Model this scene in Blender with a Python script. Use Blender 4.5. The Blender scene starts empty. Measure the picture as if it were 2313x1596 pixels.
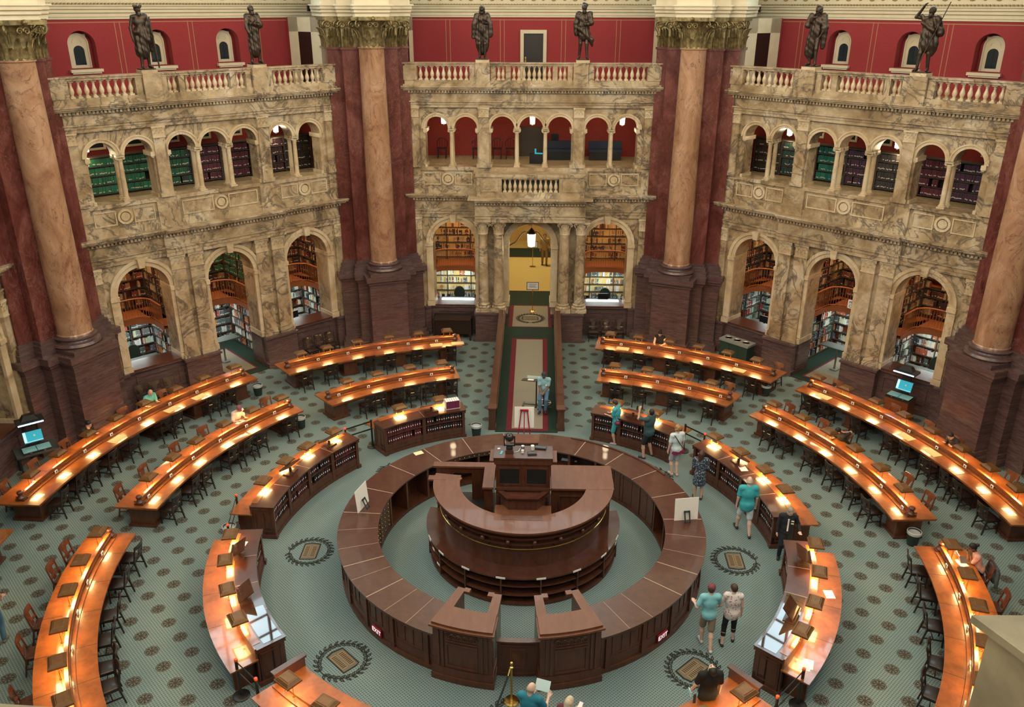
SKY_L, WARM, TOP, EXPO = 8.0, 1000.0, 300.0, 0.0
LAMP_L = 50.0
import bpy, math, random
import numpy as np
from mathutils import Vector, Matrix
PI = math.pi
R = math.radians
rnd = random.Random(11); jit = random.Random(5)
SC = bpy.context.scene
COL = SC.collection
KIDS = {}

# ------------------------------------------------------------------ mesh builder
class MB:
    def __init__(s):
        s.v, s.f, s.m = [], [], []
    def add(s, vs, fs, mi=0):
        b = len(s.v)
        s.v.extend(vs)
        for f in fs:
            s.f.append(tuple(b + i for i in f)); s.m.append(mi)
    def box(s, x0, x1, y0, y1, z0, z1, mi=0):
        # tiny differences keep faces of neighbouring boxes from coinciding
        j = jit.random
        x0 -= 4e-4*j(); x1 += 4e-4*j(); y0 -= 4e-4*j(); y1 += 4e-4*j(); z0 -= 4e-4*j(); z1 += 4e-4*j()
        s.add([(x0,y0,z0),(x1,y0,z0),(x1,y1,z0),(x0,y1,z0),(x0,y0,z1),(x1,y0,z1),(x1,y1,z1),(x0,y1,z1)],
              [(0,3,2,1),(4,5,6,7),(0,1,5,4),(1,2,6,5),(2,3,7,6),(3,0,4,7)], mi)
    def cbox(s, c, d, mi=0, rz=0.0, M=None):
        hx, hy, hz = d[0]/2, d[1]/2, d[2]/2
        vs = []
        for z in (-hz, hz):
            for x, y in ((-hx,-hy),(hx,-hy),(hx,hy),(-hx,hy)):
                v = Vector((x, y, z))
                if M is not None: v = M @ v
                elif rz: v = Vector((x*math.cos(rz)-y*math.sin(rz), x*math.sin(rz)+y*math.cos(rz), z))
                vs.append((c[0]+v.x, c[1]+v.y, c[2]+v.z))
        s.add(vs, [(0,3,2,1),(4,5,6,7),(0,1,5,4),(1,2,6,5),(2,3,7,6),(3,0,4,7)], mi)
    def frustum(s, c, d0, d1, h, mi=0, rz=0.0):
        """box with bottom size d0 at c and top size d1 at c+h"""
        vs = []
        for z, d in ((0, d0), (h, d1)):
            for x, y in ((-1,-1),(1,-1),(1,1),(-1,1)):
                x, y = x*d[0]/2, y*d[1]/2
                vs.append((c[0]+x*math.cos(rz)-y*math.sin(rz), c[1]+x*math.sin(rz)+y*math.cos(rz), c[2]+z))
        s.add(vs, [(0,3,2,1),(4,5,6,7),(0,1,5,4),(1,2,6,5),(2,3,7,6),(3,0,4,7)], mi)
    def arc(s, c, r0, r1, z0, z1, a0, a1, n=24, mi=0, caps=True):
        """annular block; azimuth a in degrees, 0 = +y, + = towards -x"""
        j = jit.random
        r0 -= 4e-4*j(); r1 += 4e-4*j(); z0 -= 4e-4*j(); z1 += 4e-4*j()
        vs = []
        for i in range(n+1):
            a = R(a0+(a1-a0)*i/n); sx, cy = -math.sin(a), math.cos(a)
            for r in (r0, r1):
                for z in (z0, z1):
                    vs.append((c[0]+r*sx, c[1]+r*cy, z))
        fs = []
        sg = a1 > a0
        for i in range(n):
            b, d = 4*i, 4*i+4
            q = [(b+1,b+3,d+3,d+1),(b,d,d+2,b+2),(b,b+1,d+1,d),(b+2,d+2,d+3,b+3)]
            fs += q if sg else [tuple(reversed(x)) for x in q]
        if caps:
            e = 4*n
            q = [(0,2,3,1),(e,e+1,e+3,e+2)]
            fs += q if sg else [tuple(reversed(x)) for x in q]
        s.add(vs, fs, mi)
    def lathe(s, prof, c=(0,0,0), n=24, mi=0, a0=0.0, a1=360.0):
        full = abs(a1-a0) >= 359.9
        m = n if full else n+1
        vs = []
        for r, z in prof:
            for i in range(m):
                a = R(a0+(a1-a0)*i/n)
                vs.append((c[0]+r*math.cos(a), c[1]+r*math.sin(a), c[2]+z))
        fs = []
        for j in range(len(prof)-1):
            for i in range(n):
                i2 = (i+1) % m
                fs.append((j*m+i, j*m+i2, (j+1)*m+i2, (j+1)*m+i))
        if full:
            if prof[0][0] > 1e-5: fs.append(tuple(reversed(range(m))))
            if prof[-1][0] > 1e-5: fs.append(tuple((len(prof)-1)*m+i for i in range(m)))
        s.add(vs, fs, mi)
    def tube(s, pts, r, n=8, mi=0, closed=False, radii=None):
        P = [Vector(p) for p in pts]
        k = len(P)
        vs = []
        up = Vector((0,0,1))
        prev = None
        for i, p in enumerate(P):
            if closed: t = P[(i+1)%k]-P[i-1]
            else: t = P[min(i+1,k-1)]-P[max(i-1,0)]
            t.normalize()
            if prev is None:
                ref = up if abs(t.z) < 0.9 else Vector((1,0,0))
                a = t.cross(ref).normalized()
            else:
                a = (prev - t*prev.dot(t)).normalized()
            prev = a
            b = t.cross(a)
            rr = radii[i] if radii else r
            for j in range(n):
                w = 2*PI*j/n
                q = p + (a*math.cos(w)+b*math.sin(w))*rr
                vs.append((q.x,q.y,q.z))
        fs = []
        for i in range(k if closed else k-1):
            i2 = (i+1) % k
            for j in range(n):
                j2 = (j+1) % n
                fs.append((i*n+j, i*n+j2, i2*n+j2, i2*n+j))
        if not closed:
            fs.append(tuple(reversed(range(n)))); fs.append(tuple((k-1)*n+j for j in range(n)))
        s.add(vs, fs, mi)
    def prism(s, poly, z0, z1, mi=0):
        """vertical extrusion of an xy polygon (counter-clockwise)"""
        n = len(poly)
        vs = [(x,y,z0) for x,y in poly]+[(x,y,z1) for x,y in poly]
        fs = [tuple(reversed(range(n))), tuple(range(n,2*n))]
        fs += [(i,(i+1)%n,n+(i+1)%n,n+i) for i in range(n)]
        s.add(vs, fs, mi)
    def extr(s, prof, x0, x1, mi=0):
        """profile of (y,z) points extruded along x"""
        n = len(prof)
        vs = [(x0,y,z) for y,z in prof]+[(x1,y,z) for y,z in prof]
        fs = [tuple(range(n)), tuple(reversed(range(n,2*n)))]
        fs += [(i,n+i,n+(i+1)%n,(i+1)%n) for i in range(n)]
        s.add(vs, fs, mi)
    def quad(s, a, b, c, d, mi=0):
        s.add([tuple(a),tuple(b),tuple(c),tuple(d)], [(0,1,2,3)], mi)
    def ball(s, c, r, n=10, mi=0, sz=1.0):
        s.lathe([(max(r*math.sin(PI*i/n),1e-6) if 0<i<n else 1e-6, -r*sz*math.cos(PI*i/n)) for i in range(n+1)], c, n+4, mi)
    def xf(s, M, start=0):
        for i in range(start, len(s.v)):
            q = M @ Vector(s.v[i]); s.v[i] = (q.x,q.y,q.z)
    def mesh(s, name, mats, smooth=30.0):
        me = bpy.data.meshes.new(name)
        me.from_pydata(s.v, [], s.f)
        mats = mats if isinstance(mats, (list,tuple)) else [mats]
        for m in mats: me.materials.append(m)
        if len(mats) > 1: me.polygons.foreach_set('material_index', s.m)
        if smooth:
            me.polygons.foreach_set('use_smooth', [True]*len(me.polygons))
            me.set_sharp_from_angle(angle=R(smooth))
        me.update()
        return me
    def build(s, name, mats, parent=None, loc=(0,0,0), rz=0.0, smooth=30.0):
        return link(name, s.mesh(name, mats, smooth), parent, loc, rz)

def link(name, data, parent=None, loc=(0,0,0), rz=0.0):
    o = bpy.data.objects.new(name, data); COL.objects.link(o)
    o.location = loc; o.rotation_euler = (0,0,rz)
    if parent is not None:
        o.parent = parent; KIDS.setdefault(parent.name, []).append(o)
    return o
def tag(o, label, cat, group=None, kind=None):
    if label: o['label'] = label
    if cat: o['category'] = cat
    if group: o['group'] = group
    if kind: o['kind'] = kind
    return o
def thing(name, label, cat, loc=(0,0,0), rz=0.0, group=None):
    o = bpy.data.objects.new(name, None); COL.objects.link(o)
    o.location = loc; o.rotation_euler = (0,0,rz)
    return tag(o, label, cat, group)
def struct(name, rz=0.0, loc=(0,0,0), label=None):
    o = bpy.data.objects.new(name, None); COL.objects.link(o)
    o.rotation_euler = (0,0,rz); o.location = loc
    o['kind'] = 'structure'
    if label: o['label'] = label
    return o
def smesh(o, label=None):
    o['kind'] = 'structure'
    if label: o['label'] = label
    return o
def dup(root, loc, rz, label=None, group=None):
    r = root.copy(); COL.objects.link(r); r.location = loc; r.rotation_euler = (0,0,rz)
    if label: r['label'] = label
    if group: r['group'] = group
    for ch in KIDS.get(root.name, []):
        c = ch.copy(); COL.objects.link(c); c.parent = r; KIDS.setdefault(r.name, []).append(c)
        for g in KIDS.get(ch.name, []):
            d = g.copy(); COL.objects.link(d); d.parent = c; KIDS.setdefault(c.name, []).append(d)
    return r
def pol(c, r, a, z=0.0):
    a = R(a); return (c[0]-r*math.sin(a), c[1]+r*math.cos(a), z)
ORD = ['first','second','third','fourth','fifth','sixth','seventh','eighth','ninth','tenth','eleventh','twelfth']

# ------------------------------------------------------------------ materials
MATS = {}
def new_mat(name):
    m = bpy.data.materials.new(name); m.use_nodes = True
    nt = m.node_tree; b = nt.nodes['Principled BSDF']
    MATS[name] = m
    return m, nt, b
def nd(nt, typ, **kw):
    n = nt.nodes.new(typ)
    for k, v in kw.items():
        if k in ('operation','blend_type','noise_dimensions','feature','data_type','wave_type','bands_direction','distance','interpolation_type'): setattr(n, k, v)
        else: n.inputs[k].default_value = v
    return n
def ramp(nt, stops, interp='LINEAR'):
    r = nt.nodes.new('ShaderNodeValToRGB'); cr = r.color_ramp; cr.interpolation = interp
    while len(cr.elements) < len(stops): cr.elements.new(0.5)
    for e, (p, c) in zip(cr.elements, stops):
        e.position = p; e.color = (*c, 1) if len(c) == 3 else c
    return r
def plain(name, col, rough=0.5, metal=0.0, emit=None, es=0.0, var=0.0, vscale=6.0, spec=0.5, bump=0.0):
    m, nt, b = new_mat(name)
    b.inputs['Base Color'].default_value = (*col, 1)
    b.inputs['Roughness'].default_value = rough
    b.inputs['Metallic'].default_value = metal
    b.inputs['Specular IOR Level'].default_value = spec
    if emit:
        b.inputs['Emission Color'].default_value = (*emit, 1); b.inputs['Emission Strength'].default_value = es
    if var:
        g = nt.nodes.new('ShaderNodeNewGeometry')
        n = nd(nt, 'ShaderNodeTexNoise', Scale=vscale, Detail=4.0)
        nt.links.new(g.outputs['Position'], n.inputs['Vector'])
        r = ramp(nt, [(0.3, tuple(c*(1-var) for c in col)), (0.7, tuple(min(1,c*(1+var)) for c in col))])
        nt.links.new(n.outputs['Fac'], r.inputs['Fac']); nt.links.new(r.outputs['Color'], b.inputs['Base Color'])
        if bump:
            bp = nd(nt, 'ShaderNodeBump', Strength=bump, Distance=0.01)
            nt.links.new(n.outputs['Fac'], bp.inputs['Height']); nt.links.new(bp.outputs['Normal'], b.inputs['Normal'])
    return m
def marble(name, stops, vein, vscale=0.9, vwidth=0.03, patch=0.5, rough=0.3, cscale=0.55, stretch=(1,1,1), vamt=0.8, fine=None):
    m, nt, b = new_mat(name); L = nt.links.new
    g = nt.nodes.new('ShaderNodeNewGeometry')
    mp = nt.nodes.new('ShaderNodeMapping'); mp.inputs['Scale'].default_value = stretch
    L(g.outputs['Position'], mp.inputs['Vector'])
    n1 = nd(nt, 'ShaderNodeTexNoise', Scale=cscale, Detail=7.0, Roughness=0.62, Distortion=1.2)
    L(mp.outputs['Vector'], n1.inputs['Vector'])
    r1 = ramp(nt, stops); L(n1.outputs['Fac'], r1.inputs['Fac'])
    n2 = nd(nt, 'ShaderNodeTexNoise', Scale=vscale, Detail=6.0, Roughness=0.6, Distortion=2.2)
    L(mp.outputs['Vector'], n2.inputs['Vector'])
    r2 = ramp(nt, [(0.5-vwidth, (0,0,0)), (0.5, (1,1,1)), (0.5+vwidth, (0,0,0))]); L(n2.outputs['Fac'], r2.inputs['Fac'])
    n3 = nd(nt, 'ShaderNodeTexNoise', Scale=0.45, Detail=2.0); L(mp.outputs['Vector'], n3.inputs['Vector'])
    r3 = ramp(nt, [(patch-0.06, (0,0,0)), (patch+0.1, (1,1,1))]); L(n3.outputs['Fac'], r3.inputs['Fac'])
    mu = nd(nt, 'ShaderNodeMath', operation='MULTIPLY'); L(r2.outputs['Color'], mu.inputs[0]); L(r3.outputs['Color'], mu.inputs[1])
    mv = nd(nt, 'ShaderNodeMath', operation='MULTIPLY'); L(mu.outputs[0], mv.inputs[0]); mv.inputs[1].default_value = vamt
    mx = nt.nodes.new('ShaderNodeMix'); mx.data_type = 'RGBA'
    L(mv.outputs[0], mx.inputs['Factor']); L(r1.outputs['Color'], mx.inputs['A']); mx.inputs['B'].default_value = (*vein, 1)
    out = mx.outputs['Result']
    if fine:
        n4 = nd(nt, 'ShaderNodeTexNoise', Scale=fine[0], Detail=4.0, Roughness=0.7, Distortion=0.6); L(mp.outputs['Vector'], n4.inputs['Vector'])
        r4 = ramp(nt, [(0.35, (fine[1],)*3), (0.65, (1,1,1))]); L(n4.outputs['Fac'], r4.inputs['Fac'])
        m2 = nt.nodes.new('ShaderNodeMix'); m2.data_type = 'RGBA'; m2.blend_type = 'MULTIPLY'; m2.inputs['Factor'].default_value = 1.0
        L(out, m2.inputs['A']); L(r4.outputs['Color'], m2.inputs['B']); out = m2.outputs['Result']
    L(out, b.inputs['Base Color'])
    b.inputs['Roughness'].default_value = rough
    return m
def wood(name, c0, c1, rough=0.35, scale=3.0, coat=0.0, obj=True, axis=(1,8,8)):
    m, nt, b = new_mat(name); L = nt.links.new
    if obj:
        t = nt.nodes.new('ShaderNodeTexCoord'); src = t.outputs['Object']
    else:
        t = nt.nodes.new('ShaderNodeNewGeometry'); src = t.outputs['Position']
    mp = nt.nodes.new('ShaderNodeMapping'); mp.inputs['Scale'].default_value = axis; L(src, mp.inputs['Vector'])
    n = nd(nt, 'ShaderNodeTexNoise', Scale=scale, Detail=5.0, Roughness=0.6, Distortion=0.4); L(mp.outputs['Vector'], n.inputs['Vector'])
    r = ramp(nt, [(0.3, c0), (0.7, c1)]); L(n.outputs['Fac'], r.inputs['Fac'])
    L(r.outputs['Color'], b.inputs['Base Color'])
    b.inputs['Roughness'].default_value = rough
    if coat:
        b.inputs['Coat Weight'].default_value = coat; b.inputs['Coat Roughness'].default_value = 0.04
    return m

M_siena = marble('siena_marble', [(0.30,(0.25,0.165,0.085)),(0.43,(0.42,0.31,0.18)),(0.54,(0.55,0.43,0.28)),(0.70,(0.70,0.61,0.46))], (0.075,0.065,0.06), 0.75, 0.045, 0.43, 0.28, 0.7, fine=(4.0,0.72))
M_siena_plain = marble('siena_marble_pale', [(0.3,(0.40,0.29,0.16)),(0.5,(0.60,0.48,0.31)),(0.7,(0.70,0.61,0.45))], (0.12,0.10,0.09), 1.2, 0.02, 0.55, 0.3, 0.9)
M_red = marble('red_marble', [(0.3,(0.075,0.018,0.014)),(0.5,(0.15,0.042,0.035)),(0.7,(0.23,0.085,0.072))], (0.36,0.22,0.2), 1.6, 0.012, 0.45, 0.22, 0.9, (1,1,0.6), 0.45, fine=(7.0,0.7))
M_dado = marble('dado_marble', [(0.3,(0.075,0.042,0.042)),(0.5,(0.115,0.068,0.066)),(0.72,(0.17,0.105,0.10))], (0.27,0.2,0.19), 1.2, 0.02, 0.42, 0.25, 1.2, (1,1,9), 0.3, fine=(4.0,0.72))
M_col = marble('column_marble', [(0.3,(0.27,0.13,0.075)),(0.48,(0.42,0.235,0.14)),(0.62,(0.50,0.31,0.2)),(0.75,(0.56,0.38,0.27))], (0.13,0.055,0.04), 1.1, 0.014, 0.42, 0.2, 1.1, (1,1,0.55), 0.75, fine=(6.0,0.82))
M_redwall = plain('red_plaster', (0.33,0.035,0.042), 0.85, var=0.10, vscale=30)
M_redroom = plain('red_room_plaster', (0.26,0.03,0.022), 0.85, var=0.08, vscale=5)
M_dome = plain('dome_plaster', (0.30,0.21,0.11), 0.7, var=0.1, vscale=1)
M_cream = plain('cream_plaster', (0.74,0.65,0.47), 0.7, var=0.05, vscale=3)
M_creamline = plain('cream_moulding_dark_gold', (0.33,0.24,0.11), 0.6)  # darker gold of the moulding lines and frieze scrolls
M_gilt = plain('gilt_line', (0.42,0.20,0.10), 0.6)
M_bronzecap = plain('gilt_bronze', (0.24,0.185,0.085), 0.45, 0.7, var=0.5, vscale=9)
M_bronze = plain('dark_bronze', (0.075,0.055,0.042), 0.42, 0.8, var=0.35, vscale=5)
M_desk = wood('honey_desk_wood', (0.16,0.045,0.010), (0.29,0.09,0.020), 0.3, 1.4, 0.6, False, (3,3,3))
M_deskdark = wood('desk_side_wood', (0.05,0.017,0.009), (0.10,0.034,0.016), 0.35, 3.0, 0.2, False, (3,3,1))
M_mahog = wood('mahogany_top', (0.048,0.0145,0.008), (0.085,0.027,0.015), 0.28, 1.2, 0.6, False, (4,4,4))
M_mahogside = wood('mahogany_side', (0.055,0.018,0.010), (0.11,0.036,0.018), 0.35, 2.5, 0.25, False, (4,4,1))
M_plat = wood('platform_counter_wood', (0.105,0.037,0.018), (0.15,0.056,0.028), 0.45, 1.0, 0.1, False, (8,2,4))
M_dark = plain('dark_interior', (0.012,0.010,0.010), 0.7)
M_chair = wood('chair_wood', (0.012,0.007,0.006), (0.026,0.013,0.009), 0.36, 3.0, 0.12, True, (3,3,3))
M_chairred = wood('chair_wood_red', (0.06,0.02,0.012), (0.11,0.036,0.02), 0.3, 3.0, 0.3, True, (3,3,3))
M_hood = plain('lamp_hood_brown', (0.16,0.075,0.022), 0.4, 0.25, var=0.15, vscale=14)
M_brass = plain('brass', (0.62,0.42,0.13), 0.25, 1.0)
M_panel = plain('lamp_glow', (1,0.9,0.7), 0.5, emit=(1.0,0.58,0.20), es=LAMP_L)
M_white = plain('white_card', (0.82,0.80,0.76), 0.7)
M_paper = plain('paper', (0.85,0.83,0.78), 0.8)
M_tanrefl = plain('tan_reflection', (0.62,0.45,0.25), 0.7)  # tan of the marble reflections painted on the desks
M_yellow = plain('pale_yellow_paper', (0.75,0.68,0.42), 0.8)
M_black = plain('black_plastic', (0.012,0.012,0.013), 0.4)
M_blackmetal = plain('black_metal', (0.015,0.015,0.016), 0.35, 0.5)
M_steel = plain('brushed_steel', (0.5,0.5,0.5), 0.3, 1.0)
M_rubber = plain('dark_grey_rubber', (0.03,0.032,0.034), 0.6)
M_green = plain('green_carpet', (0.005,0.022,0.013), 0.95, var=0.3, vscale=60)
M_crimson = plain('crimson_carpet', (0.105,0.005,0.014), 0.95, var=0.2, vscale=60)
M_beige = plain('beige_carpet', (0.215,0.195,0.15), 0.95, var=0.10, vscale=70)
M_gold = plain('gold_carpet', (0.50,0.38,0.14), 0.95, var=0.1, vscale=50)
M_goldwall = marble('gold_wall', [(0.3,(0.50,0.31,0.10)),(0.6,(0.62,0.42,0.16)),(0.75,(0.68,0.5,0.22))], (0.25,0.14,0.05), 1.1, 0.02, 0.5, 0.35, 0.8)
M_shelf = plain('dark_shelf', (0.05,0.032,0.022), 0.6)
M_metalshelf = plain('grey_green_metal_shelf', (0.10,0.12,0.11), 0.5)
M_iron = plain('rust_red_railing', (0.38,0.13,0.045), 0.45)
M_orangepaint = plain('orange_red_plaster', (0.42,0.10,0.035), 0.8)
M_floorink = plain('inlay_black', (0.015,0.016,0.014), 0.95)
M_floortan = plain('inlay_tan', (0.24,0.17,0.095), 0.95)
M_stone = plain('ledge_stone', (0.34,0.26,0.15), 0.7, var=0.25, vscale=12)
M_seam = plain('pale_seam', (0.42,0.32,0.25), 0.5)
M_seamd = plain('dark_seam', (0.02,0.010,0.006), 0.6)
M_redcap = plain('orange_red_cap', (0.9,0.1,0.02), 0.5)  # bright orange-red of the stanchion caps
M_cyan = plain('cyan_screen', (0.02,0.2,0.25), 0.3, emit=(0.02,0.38,0.50), es=0.75)
M_cyanlight = plain('led_strip', (0.8,0.95,1), 0.3, emit=(0.35,0.75,1.0), es=14.0)
M_lantern = plain('lantern_glass', (1,0.95,0.8), 0.4, emit=(1.0,0.80,0.50), es=16.0)
M_glass_dark = plain('dark_window_glass', (0.02,0.035,0.045), 0.08)

def carpet():
    m, nt, b = new_mat('blue_grey_carpet'); L = nt.links.new
    g = nt.nodes.new('ShaderNodeNewGeometry'); sep = nt.nodes.new('ShaderNodeSeparateXYZ'); L(g.outputs['Position'], sep.inputs[0])
    def mth(op, a, bb=None):
        n = nt.nodes.new('ShaderNodeMath'); n.operation = op
        for i, v in enumerate((a, bb)):
            if v is None: continue
            if isinstance(v, (int,float)): n.inputs[i].default_value = v
            else: L(v, n.inputs[i])
        return n.outputs[0]
    X, Y = sep.outputs['X'], sep.outputs['Y']
    px, py = 0.953, 0.966
    def cell(ox, oy):
        u = mth('MULTIPLY', mth('SUBTRACT', mth('FRACT', mth('ADD', mth('DIVIDE', X, px), 100.5+ox)), 0.5), px)
        v = mth('MULTIPLY', mth('SUBTRACT', mth('FRACT', mth('ADD', mth('DIVIDE', mth('SUBTRACT', Y, 0.62), py), 100.5+oy)), 0.5), py)
        rr = mth('SQRT', mth('ADD', mth('MULTIPLY', u, u), mth('MULTIPLY', v, v)))
        return u, v, rr
    a = cell(0, 0); c = cell(0.5, 0.5)
    sel = mth('LESS_THAN', a[2], c[2])
    def mix(i):
        return mth('ADD', mth('MULTIPLY', a[i], sel), mth('MULTIPLY', c[i], mth('SUBTRACT', 1.0, sel)))
    u, v, r0 = mix(0), mix(1), mix(2)
    ang = mth('ARCTAN2', v, u)
    # slightly octagonal outline
    oct_ = mth('MULTIPLY', r0, mth('ADD', 1.0, mth('MULTIPLY', mth('COSINE', mth('MULTIPLY', ang, 8.0)), 0.035)))
    disc = mth('LESS_THAN', oct_, 0.168)
    rc = mth('SQRT', mth('ADD', mth('MULTIPLY', X, X), mth('MULTIPLY', mth('ADD', Y, 0.1), mth('ADD', Y, 0.1))))
    outer = mth('GREATER_THAN', rc, 7.75)
    disc = mth('MULTIPLY', disc, outer)
    ring = mth('MULTIPLY', mth('GREATER_THAN', oct_, 0.135), mth('LESS_THAN', oct_, 0.155))
    pet = mth('MULTIPLY', mth('GREATER_THAN', mth('COSINE', mth('MULTIPLY', ang, 8.0)), 0.25), mth('MULTIPLY', mth('GREATER_THAN', r0, 0.045), mth('LESS_THAN', r0, 0.115)))
    light = mth('MULTIPLY', mth('MAXIMUM', ring, pet), 0.6)
    # woven dots
    k = PI/0.042
    dots = mth('GREATER_THAN', mth('MULTIPLY', mth('SINE', mth('MULTIPLY', X, k)), mth('SINE', mth('MULTIPLY', Y, k))), 0.28)
    n1 = nd(nt, 'ShaderNodeTexNoise', Scale=0.35, Detail=3.0); L(g.outputs['Position'], n1.inputs['Vector'])
    r1 = ramp(nt, [(0.3, (0.150,0.220,0.232)), (0.7, (0.205,0.268,0.268))]); L(n1.outputs['Fac'], r1.inputs['Fac'])
    m1 = nt.nodes.new('ShaderNodeMix'); m1.data_type = 'RGBA'
    L(mth('MULTIPLY', dots, 0.75), m1.inputs['Factor']); L(r1.outputs['Color'], m1.inputs['A']); m1.inputs['B'].default_value = (0.045,0.085,0.09,1)
    m2 = nt.nodes.new('ShaderNodeMix'); m2.data_type = 'RGBA'
    L(mth('MULTIPLY', disc, mth('SUBTRACT', 1.0, light)), m2.inputs['Factor']); L(m1.outputs['Result'], m2.inputs['A']); m2.inputs['B'].default_value = (0.06,0.05,0.038,1)
    L(m2.outputs['Result'], b.inputs['Base Color'])
    b.inputs['Roughness'].default_value = 0.95; b.inputs['Specular IOR Level'].default_value = 0.1
    return m
M_carpet = carpet()

def bookmat(name, rough=0.6):
    m, nt, b = new_mat(name)
    a = nt.nodes.new('ShaderNodeVertexColor'); a.layer_name = 'Col'
    nt.links.new(a.outputs['Color'], b.inputs['Base Color']); b.inputs['Roughness'].default_value = rough
    return m
M_books = bookmat('book_cloth')
def colour_faces(me, cols):
    """one colour per polygon"""
    ca = me.color_attributes.new('Col', 'FLOAT_COLOR', 'CORNER')
    arr = np.empty((len(me.loops), 4), dtype=np.float32); arr[:, 3] = 1
    tot = np.empty(len(me.polygons), dtype=np.int32); me.polygons.foreach_get('loop_total', tot)
    arr[:, :3] = np.repeat(np.array(cols, dtype=np.float32), tot, axis=0)
    ca.data.foreach_set('color', arr.ravel())
# ------------------------------------------------------------------ architecture
D = 16.5
CC = (0.0, -0.12)          # centre of the desk rings
def Y(n): return D - n     # bay-local y of a protrusion n towards the room

def arch_wall(mb, s0, s1, z0, z1, y0, y1, arches, mi=0, seg=18):
    cur = s0
    for c, hw, zs, zb in arches:
        if c-hw > cur: mb.box(cur, c-hw, y0, y1, z0, z1, mi)
        if zb > z0: mb.box(c-hw, c+hw, y0, y1, z0, zb, mi)
        P = [(c-hw*math.cos(PI*i/seg), zs+hw*math.sin(PI*i/seg)) for i in range(seg+1)]
        vs, fs = [], []
        for x, z in P:
            vs += [(x,y0,z),(x,y0,z1),(x,y1,z),(x,y1,z1)]
        for i in range(seg):
            b = 4*i; d = b+4
            fs += [(b,d,d+1,b+1),(b+2,b+3,d+3,d+2),(b,b+2,d+2,d),(b+1,d+1,d+3,b+3)]
        mb.add(vs, fs, mi)
        cur = c+hw
    if s1 > cur: mb.box(cur, s1, y0, y1, z0, z1, mi)

def archivolt(mb, c, zs, r0, r1, yf, yb, mi=0, seg=20, a0=0.0, a1=180.0):
    vs, fs = [], []
    for i in range(seg+1):
        a = R(a0+(a1-a0)*i/seg); ca, sa = math.cos(a), math.sin(a)
        for r, y in ((r0,yb),(r0,yf),(r1,yf),(r1,yb)):
            vs.append((c-r*ca, y, zs+r*sa))
    for i in range(seg):
        b = 4*i; d = b+4
        for k in range(3): fs.append((b+k, b+k+1, d+k+1, d+k))
    mb.add(vs, fs, mi)

def moulding(mb, s0, s1, steps, yb, mi=0):
    """stack of courses (z0, z1, n)"""
    for z0, z1, n in steps: mb.box(s0, s1, Y(n), yb, z0, z1, mi)

def leaf(mb, M, h, w, mi=0, curl=0.35):
    """curled acanthus leaf growing up local z, facing local -y"""
    n = 5; vs = []
    for i in range(n+1):
        t = i/n
        ww = w*(0.75+0.5*math.sin(PI*min(1,t*1.1)))*(1-0.45*t*t)
        z = h*(t - 0.16*max(0,t-0.75)*4*max(0,t-0.75))
        y = -h*curl*(t**3) - 0.01
        if t > 0.85: z -= h*0.06
        for x, dy in ((-ww/2,0.02*h),(0,-0.05*h),(ww/2,0.02*h)):
            vs.append(tuple(M @ Vector((x, y+dy, z))))
    fs = []
    for i in range(n):
        for j in range(2):
            b = 3*i+j
            fs.append((b, b+1, b+4, b+3))
    # back sheet for thickness
    k = len(vs)
    for i in range(n+1):
        for j in range(3):
            v = Vector(vs[3*i+j]); vs.append(tuple(v + (M.to_3x3() @ Vector((0,0.03*h,0)))))
    for i in range(n):
        for j in range(2):
            b = k+3*i+j
            fs.append((b, b+3, b+4, b+1))
    for i in range(n):
        for j in (0, 2):
            b = 3*i+j; q = (b, b+3, k+b+3, k+b)
            fs.append(q if j == 0 else tuple(reversed(q)))
    mb.add(vs, fs, mi)

def volute(mb, M, r, thick, mi=0, turns=1.6, flip=1):
    pts, rad = [], []
    for i in range(22):
        t = i/21
        a = t*turns*2*PI
        rr = r*(1-0.82*t)
        pts.append(tuple(M @ Vector((flip*rr*math.cos(a), 0, rr*math.sin(a)))))
        rad.append(thick*(1-0.5*t))
    mb.tube(pts, thick, 6, mi, radii=rad)

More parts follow.
